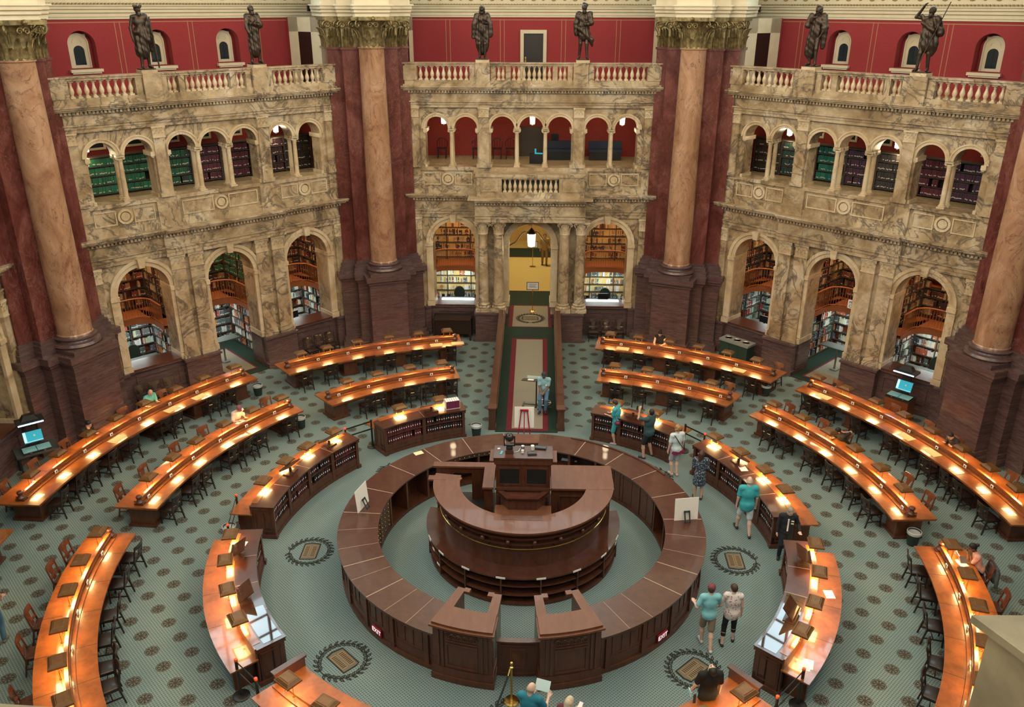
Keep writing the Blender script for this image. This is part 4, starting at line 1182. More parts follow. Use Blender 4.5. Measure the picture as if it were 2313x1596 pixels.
def make_chair(name, label, mat):
    """origin on the floor at the seat centre; the sitter faces +y"""
    t = thing(name, label, 'chair')
    m = MB(); P = [(-0.225,0.23),(-0.20,-0.20),(0.20,-0.20),(0.225,0.23)]
    m.prism(P[::1] if False else [(-0.20,-0.20),(0.20,-0.20),(0.235,0.23),(-0.235,0.23)], 0.435, 0.47); m.frustum((0,0.015,0.47),(0.40,0.40),(0.36,0.36),0.008)
    m.box(-0.20,0.20,-0.18,0.20,0.39,0.435); m.build('seat', mat, t)
    m = MB()
    # curved crest rail, lower rail and vase splat with the two openings beside it
    for z0, z1, y0 in ((0.80,0.93,-0.27),(0.55,0.60,-0.225)):
        for i in range(6):
            xa, xb = -0.215+0.43*i/6, -0.215+0.43*(i+1)/6
            f = lambda x: y0-0.035*(1-(x/0.215)**2)
            tilt = 0.03*(z1-z0)/0.13
            vs = [(xa,f(xa),z0),(xb,f(xb),z0),(xb,f(xb)+0.03,z0),(xa,f(xa)+0.03,z0),(xa,f(xa)-tilt,z1),(xb,f(xb)-tilt,z1),(xb,f(xb)+0.026-tilt,z1),(xa,f(xa)+0.026-tilt,z1)]
            m.add(vs, [(0,3,2,1),(4,5,6,7),(0,1,5,4),(1,2,6,5),(2,3,7,6),(3,0,4,7)])
    zs = [0.47,0.55,0.63,0.72,0.80]; ws = [0.07,0.065,0.055,0.085,0.11]
    for i in range(4):
        ya, yb = -0.205-0.09*(zs[i]-0.47)/0.33-0.02, -0.205-0.09*(zs[i+1]-0.47)/0.33-0.02
        a, b = ws[i], ws[i+1]
        m.add([(-a,ya,zs[i]),(a,ya,zs[i]),(a,ya+0.014,zs[i]),(-a,ya+0.014,zs[i]),(-b,yb,zs[i+1]),(b,yb,zs[i+1]),(b,yb+0.014,zs[i+1]),(-b,yb+0.014,zs[i+1])], [(0,3,2,1),(4,5,6,7),(0,1,5,4),(1,2,6,5),(2,3,7,6),(3,0,4,7)])
    for sx in (-1,1):
        m.add([(sx*0.205-0.018,-0.21,0.44),(sx*0.205+0.018,-0.21,0.44),(sx*0.205+0.018,-0.175,0.44),(sx*0.205-0.018,-0.175,0.44),(sx*0.205-0.018,-0.295,0.91),(sx*0.205+0.018,-0.295,0.91),(sx*0.205+0.018,-0.265,0.91),(sx*0.205-0.018,-0.265,0.91)], [(0,3,2,1),(4,5,6,7),(0,1,5,4),(1,2,6,5),(2,3,7,6),(3,0,4,7)])
    m.build('backrest', mat, t)
    for sx in (-1,1):
        for yy, yt in ((0.185,0.205),(-0.185,-0.27)):
            m = MB()
            m.add([(sx*0.205-0.016,yt-0.016,0),(sx*0.205+0.016,yt-0.016,0),(sx*0.205+0.016,yt+0.016,0),(sx*0.205-0.016,yt+0.016,0),(sx*0.195-0.021,yy-0.021,0.44),(sx*0.195+0.021,yy-0.021,0.44),(sx*0.195+0.021,yy+0.021,0.44),(sx*0.195-0.021,yy+0.021,0.44)], [(0,3,2,1),(4,5,6,7),(0,1,5,4),(1,2,6,5),(2,3,7,6),(3,0,4,7)])
            m.build('leg', mat, t)
    m = MB()
    for sx in (-1,1): m.box(sx*0.2-0.01,sx*0.2+0.01,-0.23,0.2,0.17,0.20)
    m.box(-0.2,0.2,-0.03,-0.01,0.175,0.195); m.box(-0.2,0.2,0.185,0.2,0.25,0.28); m.build('stretcher', mat, t)
    return t
CHAIR = make_chair('reading_chair', '', M_chair); CH_used = [False]
CHAIRR = make_chair('reading_chair', '', M_chairred); CHR_used = [False]
def place(proto, used, loc, rz, label, group=None):
    if not used[0]:
        used[0] = True; proto.location = loc; proto.rotation_euler = (0,0,rz); proto['label'] = label
        if group: proto['group'] = group
        return proto
    return dup(proto, loc, rz, label, group)

m = MB(); m.box(-0.055,0.055,-0.012,0.012,0,0.085); CARD = m.mesh('number_card', [M_white], smooth=0)
m = MB(); m.box(-0.022,0.022,-0.0135,-0.012,0.018,0.068); CARDN = m.mesh('number', [M_black], smooth=0)
def card(loc, rz, label):
    o = link('number_card', CARD, None, loc, rz); tag(o, label, 'card')
    link('number_mark', CARDN, o)

for key, d in DESK.items():
    c, R0, (a0, a1) = d['c'], d['R'], d['a']
    outer = key[0] == 'O'
    dep = 1.36 if outer else 1.26
    sp = R0 + (0.68 if outer else 0.60)
    lr = sp + (0.12)
    sgn = 1 if a1 > a0 else -1
    cx, cy, _ = pol(c, R0+dep/2, (a0+a1)/2)
    t = thing('reading_desk', '%s, curved wooden reading desk with raised centre divider' % d['nm'], 'desk', (0,0,0))
    n = max(6, int(abs(a1-a0)/1.5))
    m = MB(); m.arc(c, R0, R0+dep, 0.725, 0.76, a0, a1, n); m.arc(c, R0+0.015, R0+dep-0.015, 0.69, 0.725, a0+sgn*0.1, a1-sgn*0.1, n)
    # seams between the leaves of the top
    L_ = d['lamps']
    if L_:
        st = 6.2 if not outer else 4.9
        k = 0
        for a in sorted(L_)[:-1]:
            m.arc(c, R0+0.005, R0+dep-0.005, 0.7602, 0.7612, a+st*0.33, a+st*0.33+0.06, 1, 1)
    m.build('tabletop', [M_desk, M_seamd], t, smooth=40)
    m = MB(); m.arc(c, sp-0.035, sp+0.025, 0.76, 0.925, a0+sgn*1.1, a1-sgn*1.1, n); m.arc(c, sp-0.045, sp+0.035, 0.925, 0.945, a0+sgn*1.1, a1-sgn*1.1, n); m.build('divider', M_desk, t, smooth=40)
    m = MB(); m.arc(c, sp-0.16, sp-0.035, 0.76, 0.79, a0+sgn*1.4, a1-sgn*1.4, n); m.arc(c, sp-0.065, sp-0.045, 0.845, 0.86, a0+sgn*1.2, a1-sgn*1.2, n); m.build('inner_ledge', M_desk, t, smooth=40)
    m = MB(); m.arc(c, sp+0.025, sp+0.22, 0.76, 0.80, a0+sgn*1.4, a1-sgn*1.4, n); m.build('lamp_ledge', M_desk, t, smooth=40)
    for a in (a0+sgn*1.0, a1-sgn*1.0):
        x, y, _ = pol(c, sp-0.005, a)
        m = MB(); m.cbox((x,y,0.79),(0.16,0.26,0.06),rz=R(a)); m.lathe([(0.10,0.0),(0.11,0.05),(0.07,0.10),(0.06,0.14),(0.085,0.18),(0.09,0.22),(0.06,0.25)], (x,y,0.80), 12); m.build('end_scroll', M_deskdark, t)
    m = MB(); m.arc(c, R0+0.12, R0+dep-0.12, 0.60, 0.70, a0+sgn*1.2, a1-sgn*1.2, n); m.build('apron', M_deskdark, t, smooth=40)
    npd = max(2, int(round(abs(a1-a0)/ (8.5 if not outer else 7))))
    for i in range(npd):
        f = i/(npd-1); a = a0+sgn*2.6+(a1-a0-sgn*5.2)*f
        w = 1.5 if not outer else 1.15
        m = MB(); m.arc(c, R0+0.27, R0+dep-0.27, 0.08, 0.62, a-w, a+w, 3); m.arc(c, R0+0.22, R0+dep-0.22, 0.0, 0.08, a-w-0.3, a+w+0.3, 3); m.arc(c, R0+0.24, R0+dep-0.24, 0.58, 0.62, a-w-0.2, a+w+0.2, 3)
        m.build('pedestal', M_deskdark, t, smooth=40)
    endw = 'ramp end' if d['end'] == 'ramp' else 'far end'
    for i, a in enumerate(sorted(d['lamps'], key=abs)):
        place_lamp(LAMP, LAMP_used, c, lr, a, 'brown box-shaded reading lamp, %s from %s of %s' % (ORD[i], endw, d['nm']))
        # number card on the ledge beside each place
        if i < len(d['lamps'])-1 or not outer:
            x, y, _ = pol(c, sp-0.105, a+sgn*2.4*(0.8 if outer else 1)); card((x,y,0.79), R(a+sgn*2.4), 'small white number card, %s from %s, on %s' % (ORD[i], endw, d['nm']))
    for i, a in enumerate(sorted(d['near'], key=abs)):
        rr = R0-0.10-0.02*((i*7)%3)
        x, y, _ = pol(c, rr+0.08-0.04, a+0.4*((i*5)%3-1))
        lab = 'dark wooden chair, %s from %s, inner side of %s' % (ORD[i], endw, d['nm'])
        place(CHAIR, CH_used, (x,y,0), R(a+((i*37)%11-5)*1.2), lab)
    for i, a in enumerate(sorted(d['far'], key=abs)):
        x, y, _ = pol(c, R0+dep+(0.0 if outer else 0.08), a)
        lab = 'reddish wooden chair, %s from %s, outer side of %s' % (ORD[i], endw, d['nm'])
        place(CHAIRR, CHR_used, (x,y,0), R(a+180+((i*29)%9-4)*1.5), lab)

# ------------------------------------------------------------------ book-lined counters of the inner ring
CNT = {
 'I1': dict(a=(17.6,41.8), lamps=[34.3,23.2], nm='counter left of ramp', end='ramp', div=[29.6], books=1),
 'I2': dict(a=(-19.2,-43.0), lamps=[-24.6,-35.3], nm='counter right of ramp', end='ramp', div=[-27.3,-35.2], books=1),
 'I3': dict(a=(50.6,86.5), lamps=[53.7,62.5,70.1,79.1], nm='curved counter at left', end='far', div=[59.5,68.5,77.5], books=1),
 'I4': dict(a=(-51.0,-86.2), lamps=[-52.9,-61.4,-70.1,-78.5], nm='curved counter at right', end='far', div=[-59.8,-68.6,-77.4], books=1),
 'I5': dict(a=(95.6,131.9), lamps=[99.0,107.3,116.2,124.8], nm='counter at lower left', end='far', div=[104.7,113.8,122.8], books=0),
 'I6': dict(a=(-95.6,-131.0), lamps=[-98.0,-107.0,-116.1,-124.4], nm='counter at lower right', end='far', div=[-104.5,-113.3,-122.2], books=0),
 'I7': dict(a=(138.6,165.0), lamps=[142.9,151.0], nm='counter at the lower left edge', end='far', div=[147.4,156.2], books=0),
 'I8': dict(a=(-138.9,-165.0), lamps=[-143.0,-151.5], nm='counter at the lower right edge', end='far', div=[-147.5,-156.2], books=0),
}
CLAMP = make_lamp('counter_lamp', '', 1.27, 1.05); CL_used = [False]
def book_proto(cov):
    m = MB(); m.box(-0.037,0.037,0.0,0.19,0,0.25); m.box(-0.033,0.033,0.002,0.186,0.25,0.252)
    for z in (0.055,0.20): m.box(-0.0375,0.0375,-0.004,0.0,z,z+0.008)
    return m.mesh('bound_volume', [cov], smooth=0)
BK = [book_proto(plain('maroon_book_cloth', (0.115,0.022,0.030), 0.6)), book_proto(plain('dark_red_book_cloth', (0.075,0.017,0.020), 0.6)), book_proto(plain('black_book_cloth', (0.018,0.013,0.016), 0.6))]
m = MB(); m.box(-0.017,0.017,-0.0055,-0.004,0.10,0.145); BKL = m.mesh('spine_label', [M_white], smooth=0)
stf = MB(); stfc = []
for key, d in CNT.items():
    a0, a1 = d['a']; sgn = 1 if a1 > a0 else -1
    c = CC; n = max(8, int(abs(a1-a0)/1.5))
    r0, r1, r2 = 6.98, 7.62, 8.24
    t = thing('book_counter', '%s, waist-high mahogany bookcase counter with lower desk behind' % d['nm'], 'counter', (0,0,0))
    if key in ('I7','I8'):
        m = MB(); m.arc(c, r0-0.02, r2, 0.73, 0.765, a0, a1, n); m.build('desk_top', M_desk, t, smooth=40)
        m = MB(); m.arc(c, r0, r0+0.05, 0.0, 0.73, a0, a1, n); m.arc(c, r1, r1+0.05, 0.0, 0.73, a0, a1, n); m.build('carcass', M_mahogside, t, smooth=40)
        m = MB(); m.arc(c, r0-0.04, r1+0.06, 0.0, 1.0, a0-sgn*0.4, a0+sgn*0.25, 2); m.arc(c, r0-0.07, r1+0.09, 1.0, 1.05, a0-sgn*0.6, a0+sgn*0.5, 2); m.arc(c, r0-0.06, r1+0.08, 0.0, 0.12, a0-sgn*0.6, a0+sgn*0.5, 2); m.build('end_board', M_mahog, t)
        m = MB(); m.arc(c, r1-0.14, r1+0.16, 0.765, 0.80, a0+sgn*0.4, a1, n); m.arc(c, r1-0.02, r1+0.02, 0.80, 0.86, a0+sgn*0.4, a1, n); m.build('lamp_ledge', M_desk, t, smooth=40)
        for i, a in enumerate(sorted(d['lamps'], key=abs)):
            place_lamp(LAMP, LAMP_used, c, r1+0.08, a, 'brown box-shaded lamp, %s from the far end, standing on %s' % (ORD[i], d['nm']), dz=0.06)
        continue
    m = MB(); m.arc(c, r0-0.05, r1+0.0, 1.02, 1.05, a0-sgn*0.4, a1+sgn*0.4, n); m.arc(c, r0-0.03, r1, 0.985, 1.02, a0-sgn*0.25, a1+sgn*0.25, n)
    for a in d['div']: m.arc(c, r0-0.045, r1-0.01, 1.0501, 1.0511, a-0.05, a+0.05, 1, 1)
    m.build('top', [M_mahog, M_seam], t, smooth=40)
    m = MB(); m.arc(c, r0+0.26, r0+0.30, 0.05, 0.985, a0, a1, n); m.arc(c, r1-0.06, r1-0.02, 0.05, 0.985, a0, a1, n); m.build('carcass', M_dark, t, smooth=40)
    for z in (0.345,0.665,0.965):
        m = MB(); m.arc(c, r0+0.01, r0+0.27, z-0.012, z+0.012, a0+sgn*0.2, a1-sgn*0.2, n); m.build('shelf', M_mahogside, t, smooth=40)
    m = MB(); m.arc(c, r0-0.02, r0+0.3, 0.0, 0.10, a0-sgn*0.3, a1+sgn*0.3, n); m.arc(c, r0+0.01, r0+0.3, 0.10, 0.335, a0, a1, n)
    ed = [a0]+list(d['div'])+[a1]
    for x, y in zip(ed, ed[1:]):
        k = max(2, int(abs(y-x)/1.5)); m.arc(c, r0-0.004, r0+0.02, 0.15, 0.17, x+sgn*0.9, y-sgn*0.9, k); m.arc(c, r0-0.004, r0+0.02, 0.28, 0.30, x+sgn*0.9, y-sgn*0.9, k)
    m.build('plinth', M_mahogside, t, smooth=40)
    for a in d['div']:
        m = MB(); m.arc(c, r0-0.005, r0+0.27, 0.10, 0.985, a-0.5, a+0.5, 2); m.build('upright', M_mahogside, t, smooth=40)
    for a, e in ((a0,sgn),(a1,-sgn)):
        m = MB(); m.arc(c, r0-0.01, r1, 0.10, 0.985, a, a+e*0.75, 2); m.arc(c, r0-0.05, r1+0.02, 0.0, 0.12, a-e*0.35, a+e*0.8, 2); m.arc(c, r0-0.04, r1+0.01, 0.93, 0.985, a-e*0.25, a+e*0.8, 2)
        for ra, rb in ((r0+0.08,r0+0.11),(r1-0.12,r1-0.09)): m.arc(c, ra, rb, 0.22, 0.85, a-e*0.10, a, 1)
        for z in (0.22,0.82): m.arc(c, r0+0.08, r1-0.09, z, z+0.03, a-e*0.10, a, 1)
        m.build('end_panel', M_mahogside, t, smooth=40)
    m = MB(); m.arc(c, r1-0.02, r2, 0.73, 0.765, a0-sgn*0.2, a1+sgn*0.2, n)
    for a in d['lamps'][:-1]: m.arc(c, r1, r2-0.005, 0.7652, 0.7662, a+sgn*4.3, a+sgn*4.36, 1, 1)
    m.build('low_desk_top', [M_desk, M_seamd], t, smooth=40)
    for a in (a0+sgn*2.0, (a0+a1)/2, a1-sgn*2.0):
        m = MB(); m.arc(c, r1, r2-0.12, 0.0, 0.73, a-0.35, a+0.35, 1); m.build('desk_support', M_deskdark, t)
    m = MB(); m.arc(c, r1-0.16, r1+0.02, 1.05, 1.058, a0+sgn*1, a1-sgn*1, n); m.arc(c, r1+0.0, r1+0.03, 0.765, 1.05, a0, a1, n); m.build('lamp_ledge', M_desk, t, smooth=40)
    endw = 'ramp end' if d['end'] == 'ramp' else 'far end'
    for i, a in enumerate(sorted(d['lamps'], key=abs)):
        place_lamp(CLAMP, CL_used, c, r1+0.06-0.02, a, 'brown box-shaded lamp, %s from %s, standing on %s' % (ORD[i], endw, d['nm']))
    # books in two rows
    for bi, (x, y) in enumerate(zip(ed, ed[1:])):
        x2, y2 = x+sgn*0.85, y-sgn*0.65
        step = 0.68
        k = int(abs(y2-x2)/step)
        for row, z in ((0,0.677),(1,0.357)):
            for j in range(k):
                a = x2+sgn*step*(j+0.5)
                if rnd.random() < 0.035: continue
                dx = rnd.uniform(0.0,0.025)
                px, py, _ = pol(c, r0+0.035+dx, a)
                pick = rnd.random(); zone = (key == 'I1' and bi == 0)
                mi = (0 if pick < 0.5 else 1) if key == 'I1' and bi >= 1 else (1 if pick < 0.45 else 2)
                if d['books']:
                    o = link('bound_volume', BK[mi], None, (px,py,z), R(a))
                    o.scale = (rnd.uniform(0.8,1.0), 1, rnd.uniform(0.94,1.0))
                    tag(o, '%s bound volume, %s row of the %s' % (('maroon','dark red','black')[mi], ('upper','lower')[row], d['nm']), 'book', 'volumes in the %s row of the %s, %s' % (('upper','lower')[row], d['nm'], ('maroon','dark red','black')[mi]))
                    link('spine_label', BKL, o)
                else:
                    q = MB(); q.cbox((0,0.095,0.125),(0.066,0.19,0.25)); q.cbox((0,-0.002,0.12),(0.034,0.004,0.05))
                    q.xf(Matrix.Translation((px,py,z)) @ Matrix.Rotation(R(a),4,'Z'))
                    stf.add(q.v, q.f); col = ((0.115,0.022,0.03),(0.075,0.017,0.02),(0.018,0.013,0.016))[mi]
                    stfc += [col]*6+[(0.75,0.73,0.7)]*6
me = stf.mesh('counter_volumes', [M_books], smooth=0); colour_faces(me, stfc)
o = link('counter_volumes', me); tag(o, 'labelled bound volumes in the counters along the bottom of the room', 'books', None, 'stuff')

# ------------------------------------------------------------------ round service desk
t = thing('ring_counter', 'large circular mahogany service counter ringing the central platform', 'counter', (0,0,0))
r0, r1, zt = 3.86, 4.92, 1.10
m = MB()
m.arc(CC, r0, r1, zt-0.04, zt, 6, 157.5, 60); m.arc(CC, r0, r1, zt-0.04, zt, -157.5, -6, 60)
for a in (8,24,40,56,72.5,88,117,133,-24,-40,-56,-72,-88,-117,-128): m.arc(CC, r0+0.01, r1-0.01, zt+0.0002, zt+0.0015, a-0.12, a+0.12, 1, 1)
for a in (98,108,124,141,149,-98,-108,-141,-149): m.arc(CC, r0+0.01, r1-0.01, zt+0.0002, zt+0.0012, a-0.05, a+0.05, 1, 1)
m.build('counter_top', [M_mahog, M_seam], t, smooth=40)
m = MB(); m.arc(CC, r1-0.09, r1-0.02, zt, zt+0.03, -18, -60, 16); m.build('top_lip', M_mahog, t, smooth=40)
m = MB(); m.arc(CC, r1-0.16, r1-0.10, 0.1, zt-0.04, 6, 157, 60); m.arc(CC, r1-0.16, r1-0.10, 0.1, zt-0.04, -157, -6, 60); m.build('outer_body', M_mahogside, t, smooth=40)
m = MB()
for a0, a1 in ((6,157),(-157,-6)): m.arc(CC, r1-0.2, r1-0.05, 0.0, 0.12, a0, a1, 60); m.arc(CC, r1-0.2, r1-0.085, 0.36, 0.39, a0, a1, 60); m.arc(CC, r1-0.2, r1-0.03, zt-0.09, zt-0.04, a0, a1, 60)
m.build('outer_moulding', M_mahogside, t, smooth=40)
for sg in (1,-1):
    for i in range(13):
        a = sg*(11+12.0*i)
        if abs(a) > 157: continue
        m = MB(); m.arc(CC, r1-0.2, r1-0.055, 0.12, zt-0.09, a-0.7, a+0.7, 1); m.build('outer_pilaster', M_mahogside, t)
        b = a+sg*6
        if abs(b) > 154: continue
        m = MB()
        for x0, x1, zz0, zz1 in ((-4.6,-4.2,0.45,0.95),(4.2,4.6,0.45,0.95),(-4.6,4.6,0.45,0.48),(-4.6,4.6,0.92,0.95),(-1.6,-1.3,0.48,0.92),(1.3,1.6,0.48,0.92)):
            m.arc(CC, r1-0.12, r1-0.085, zz0, zz1, b+x0, b+x1, 3)
        m.build('panel_moulding', M_mahogside, t, smooth=40)
# inner side: knee bays, drawers and cupboards
m = MB(); m.arc(CC, r0+0.55, r0+0.60, 0.05, zt-0.04, 6, 157, 50); m.arc(CC, r0+0.55, r0+0.60, 0.05, zt-0.04, -157, -6, 50); m.arc(CC, r0+0.03, r0+0.58, 0, 0.1, 6, 157, 50); m.arc(CC, r0+0.03, r0+0.58, 0, 0.1, -157, -6, 50)
m.build('inner_back', M_deskdark, t, smooth=40)
for sg in (1,-1):
    for i in range(12):
        a = sg*(8+13.3*i)
        if abs(a) > 157: break
        m = MB(); m.arc(CC, r0+0.03, r0+0.58, 0.1, zt-0.04, a-0.5, a+0.5, 1); m.build('inner_upright', M_mahogside, t)
m = MB(); m.arc(CC, r0+0.04, r0+0.58, 0.55, 0.58, 7, 45, 14); m.build('inner_shelf', M_mahogside, t, smooth=40)
m = MB(); m.arc(CC, r0+0.05, r0+0.45, 0.1, zt-0.05, 75, 101, 14); m.build('card_drawer_front', M_deskdark, t, smooth=40)
kn = MB(); kn.ball((0,-0.02,0), 0.022, 6); KN = kn.mesh('drawer_knob', [M_brass])
for j in range(6):
    for z in (0.26,0.40,0.54,0.68,0.82,0.95):
        a = 77.5+j*4.3
        x, y, _ = pol(CC, r0+0.05, a); link('drawer_knob', KN, t, (x,y,z), R(a))
m = MB(); m.arc(CC, r0+0.06, r0+0.4, 0.92, zt-0.05, 8, 42, 12); m.build('drawer_front', M_mahogside, t, smooth=40)
for j in range(14):
    a = 9+j*2.4; x, y, _ = pol(CC, r0+0.06, a); link('drawer_knob', KN, t, (x,y,0.99), R(a))
for j in range(6):
    a = -42-j*5.6
    m = MB(); m.arc(CC, r0+0.05, r0+0.1, 0.12, zt-0.06, a-2.65, a+2.65, 3); m.arc(CC, r0+0.035, r0+0.06, 0.2, 0.23, a-2.1, a+2.1, 3); m.arc(CC, r0+0.035, r0+0.06, 0.92, 0.95, a-2.1, a+2.1, 3); m.build('cupboard_door', M_mahogside, t, smooth=40)
m = MB(); m.box(-0.55,0.72,4.35,4.80,0.0,0.98,0); m.box(-0.62,0.78,4.28,4.86,0.98,1.03,1); m.build('bridge_counter', [M_mahogside, M_plat], t)

# tall square pedestals and gate at the entrance
for sg, lb in ((1,'left'),(-1,'right')):
    t = thing('pedestal_cabinet', 'tall panelled mahogany pedestal %s of the gate in the round counter' % lb, 'cabinet', (0,0,0))
    a0, a1 = sg*158.2, sg*174.0
    e = 1 if sg > 0 else -1
    zt = 1.56
    m = MB(); m.arc(CC, 4.52, 5.0, 0.0, zt-0.10, a0, a1, 8); m.build('body', M_mahogside, t, smooth=40)
    m = MB(); m.arc(CC, 4.0, 5.06, 0.0, 0.16, a0-e*0.5, a1+e*0.5, 8); m.arc(CC, 4.45, 5.03, 0.16, 0.36, a0-e*0.3, a1+e*0.3, 8); m.build('plinth', M_mahogside, t, smooth=40)
    m = MB(); m.arc(CC, 4.42, 5.08, zt-0.10, zt-0.05, a0-e*0.6, a1+e*0.6, 8); m.arc(CC, 4.40, 5.02, zt-0.05, zt, a0-e*0.2, a1+e*0.2, 8); m.build('top', M_plat, t, smooth=40)
    for a, b in ((a0,a0+e*2.4),(a1-e*2.4,a1)):
        m = MB(); m.arc(CC, 3.75, 4.45, 0.1, zt-0.10, a, b, 2); m.build('side_wing', M_mahogside, t, smooth=40)
        m = MB(); m.arc(CC, 3.70, 4.45, zt-0.10, zt-0.03, a-e*0.3, b+e*0.3, 2)
        inner = b if a == a0 else a
        if a == a0: m.arc(CC, 3.66, 3.80, zt-0.10, zt-0.03, b, b+e*2.2, 2)
        else: m.arc(CC, 3.66, 3.80, zt-0.10, zt-0.03, a-e*2.2, a, 2)
        m.build('wing_cap', M_plat, t, smooth=40)
    m = MB()
    mid = (a0+a1)/2
    for x0, x1, z0, z1 in ((-4.2,-3.8,0.42,1.08),(3.8,4.2,0.42,1.08),(-4.2,4.2,0.42,0.46),(-4.2,4.2,1.04,1.08),(-4.2,4.2,1.36,1.39),(-4.2,4.2,1.12,1.15)):
        m.arc(CC, 4.98, 5.025, z0, z1, mid+x0, mid+x1, 4)
    m.build('front_panel_moulding', M_mahogside, t, smooth=40)
    m = MB()
    for i in range(9):
        a = mid+(-3.4+0.85*i)
        x, y, _ = pol(CC, 5.01, a)
        M = Matrix.Translation((x,y,1.255)) @ Matrix.Rotation(R(a+180),4,'Z')
        volute(m, M, 0.085, 0.02, 0, 1.5, 1 if i % 2 else -1)
    m.build('carved_panel_pattern', M_deskdark, t)
    for x0 in (-6.6,-5.4,5.0,6.2):
        m = MB(); m.arc(CC, 4.98, 5.03, 0.40, 1.40, mid+x0, mid+x0+0.55, 1); m.build('fluted_pilaster', M_mahogside, t)
t = thing('gate', 'low panelled wooden gate between the two tall pedestals', 'gate', (0,0,0))
m = MB(); m.arc(CC, 4.60, 4.66, 0.06, 1.02, 174.6, 186.0, 4); m.build('gate_panel', M_mahogside, t, smooth=40)
m = MB(); m.arc(CC, 4.56, 4.70, 1.02, 1.06, 174.5, 186.1, 4); m.build('gate_rail', M_mahog, t, smooth=40)
m = MB()
for x0, x1, z0, z1 in ((178.2,178.5,0.3,0.85),(182.1,182.4,0.3,0.85),(178.2,182.4,0.3,0.33),(178.2,182.4,0.82,0.85),(175.6,185.0,0.14,0.17),(175.6,185.0,0.93,0.96)): m.arc(CC, 4.64, 4.685, z0, z1, x0, x1, 2)
m.build('panel_moulding', M_mahogside, t, smooth=40)

# ------------------------------------------------------------------ raised platform in the middle
PC = (0.04, 0.24)
t = thing('raised_platform_desk', 'raised half-round wooden issue desk in the middle of the room', 'desk', (0,0,0))
A0, A1 = 80, 280
# lower tier with open pigeonholes
m = MB(); m.arc(PC, 2.0, 2.66, 0.86, 0.90, A0, A1, 48); m.build('lower_counter_top', M_mahog, t, smooth=40)
m = MB(); m.arc(PC, 2.16, 2.20, 0.0, 0.86, A0, A1, 48); m.arc(PC, 2.16, 2.58, 0.0, 0.09, A0, A1, 48); m.build('lower_back', M_deskdark, t, smooth=40)
for z in (0.33,0.6):
    m = MB(); m.arc(PC, 2.18, 2.60, z-0.012, z+0.012, A0+0.5, A1-0.5, 48); m.build('lower_shelf', M_mahogside, t, smooth=40)
for i in range(10):
    a = A0+0.4+(A1-A0-0.8)*i/9
    m = MB(); m.arc(PC, 2.18, 2.62, 0.09, 0.86, a-0.4, a+0.4, 1); m.build('lower_divider', M_mahogside, t)
for a in (148,169,191,212,233,252,112,128):
    x, y, _ = pol(PC, 2.655, a); m = MB(); m.cbox((x,y,0.878),(0.24,0.012,0.05),rz=R(a)); m.build('shelf_label', M_white, t)
for a, z in ((105,0.6),(122,0.33),(115,0.6),(255,0.6)):
    x, y, _ = pol(PC, 2.605, a); m = MB(); m.cbox((x,y,z),(0.16,0.012,0.05),rz=R(a)); m.build('shelf_label', M_white, t)
# upper tier
zt = 2.08
m = MB(); m.arc(PC, 2.10, 2.16, 0.9, zt-0.06, A0+2, A1, 48); m.build('upper_body', M_mahogside, t, smooth=40)
m = MB(); m.arc(PC, 1.72, 2.44, zt-0.05, zt, A0+2, A1-2, 48); m.build('upper_counter_top', M_plat, t, smooth=40)
m = MB(); m.arc(PC, 2.1, 2.40, zt-0.12, zt-0.05, A0+2, A1, 48); m.arc(PC, 2.1, 2.33, zt-0.28, zt-0.23, A0+2, A1, 48); m.arc(PC, 2.1, 2.28, zt-0.48, zt-0.43, A0+2, A1, 48); m.build('cornice_moulding', M_mahogside, t, smooth=40)
for i in range(12):
    a = A0+8+(A1-A0-16)*i/11
    m = MB(); x, y, _ = pol(PC, 2.22, a); m.cbox((x,y,zt-0.36),(0.10,0.16,0.16),rz=R(a)); m.ball(pol(PC,2.31,a,zt-0.36), 0.06, 8); m.build('rosette_block', M_mahogside, t)
    if i < 11:
        b = a+(A1-A0-16)/22
        m = MB(); m.arc(PC, 2.12, 2.19, zt-0.42, zt-0.30, b-5, b+5, 4); m.arc(PC, 2.12, 2.21, zt-0.38, zt-0.345, b-5, b+5, 4); m.build('frieze_panel', M_mahogside, t, smooth=40)
m = MB(); m.tube([pol(PC, 2.27, A0+3+(A1-A0-6)*i/60, 1.50) for i in range(61)], 0.017, 8); m.build('brass_rail', M_brass, t)
for i in range(14):
    a = A0+6+(A1-A0-12)*i/13; m = MB(); m.tube([pol(PC,2.27,a,1.5),pol(PC,2.15,a,1.5)], 0.012, 6); m.build('rail_bracket', M_brass, t)
for a in (114,271):
    m = MB(); x, y, _ = pol(PC, 2.165, a); m.cbox((x,y,1.36),(0.09,0.012,0.13),rz=R(a)); m.build('outlet_plate', M_white, t)
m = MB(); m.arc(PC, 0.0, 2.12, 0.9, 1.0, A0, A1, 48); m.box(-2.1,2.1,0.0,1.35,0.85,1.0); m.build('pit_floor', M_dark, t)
m = MB(); m.arc(PC, 1.86, 1.90, 1.0, zt-0.05, A0+2, A1-2, 40); m.build('inner_lining', M_deskdark, t, smooth=40)
m = MB(); m.box(-0.49,0.55,-1.62,-1.42,zt+0.001,zt+0.004); m.build('dark_top_sheet', M_mahogside, t)  # thin darker sheet in place of a recessed box
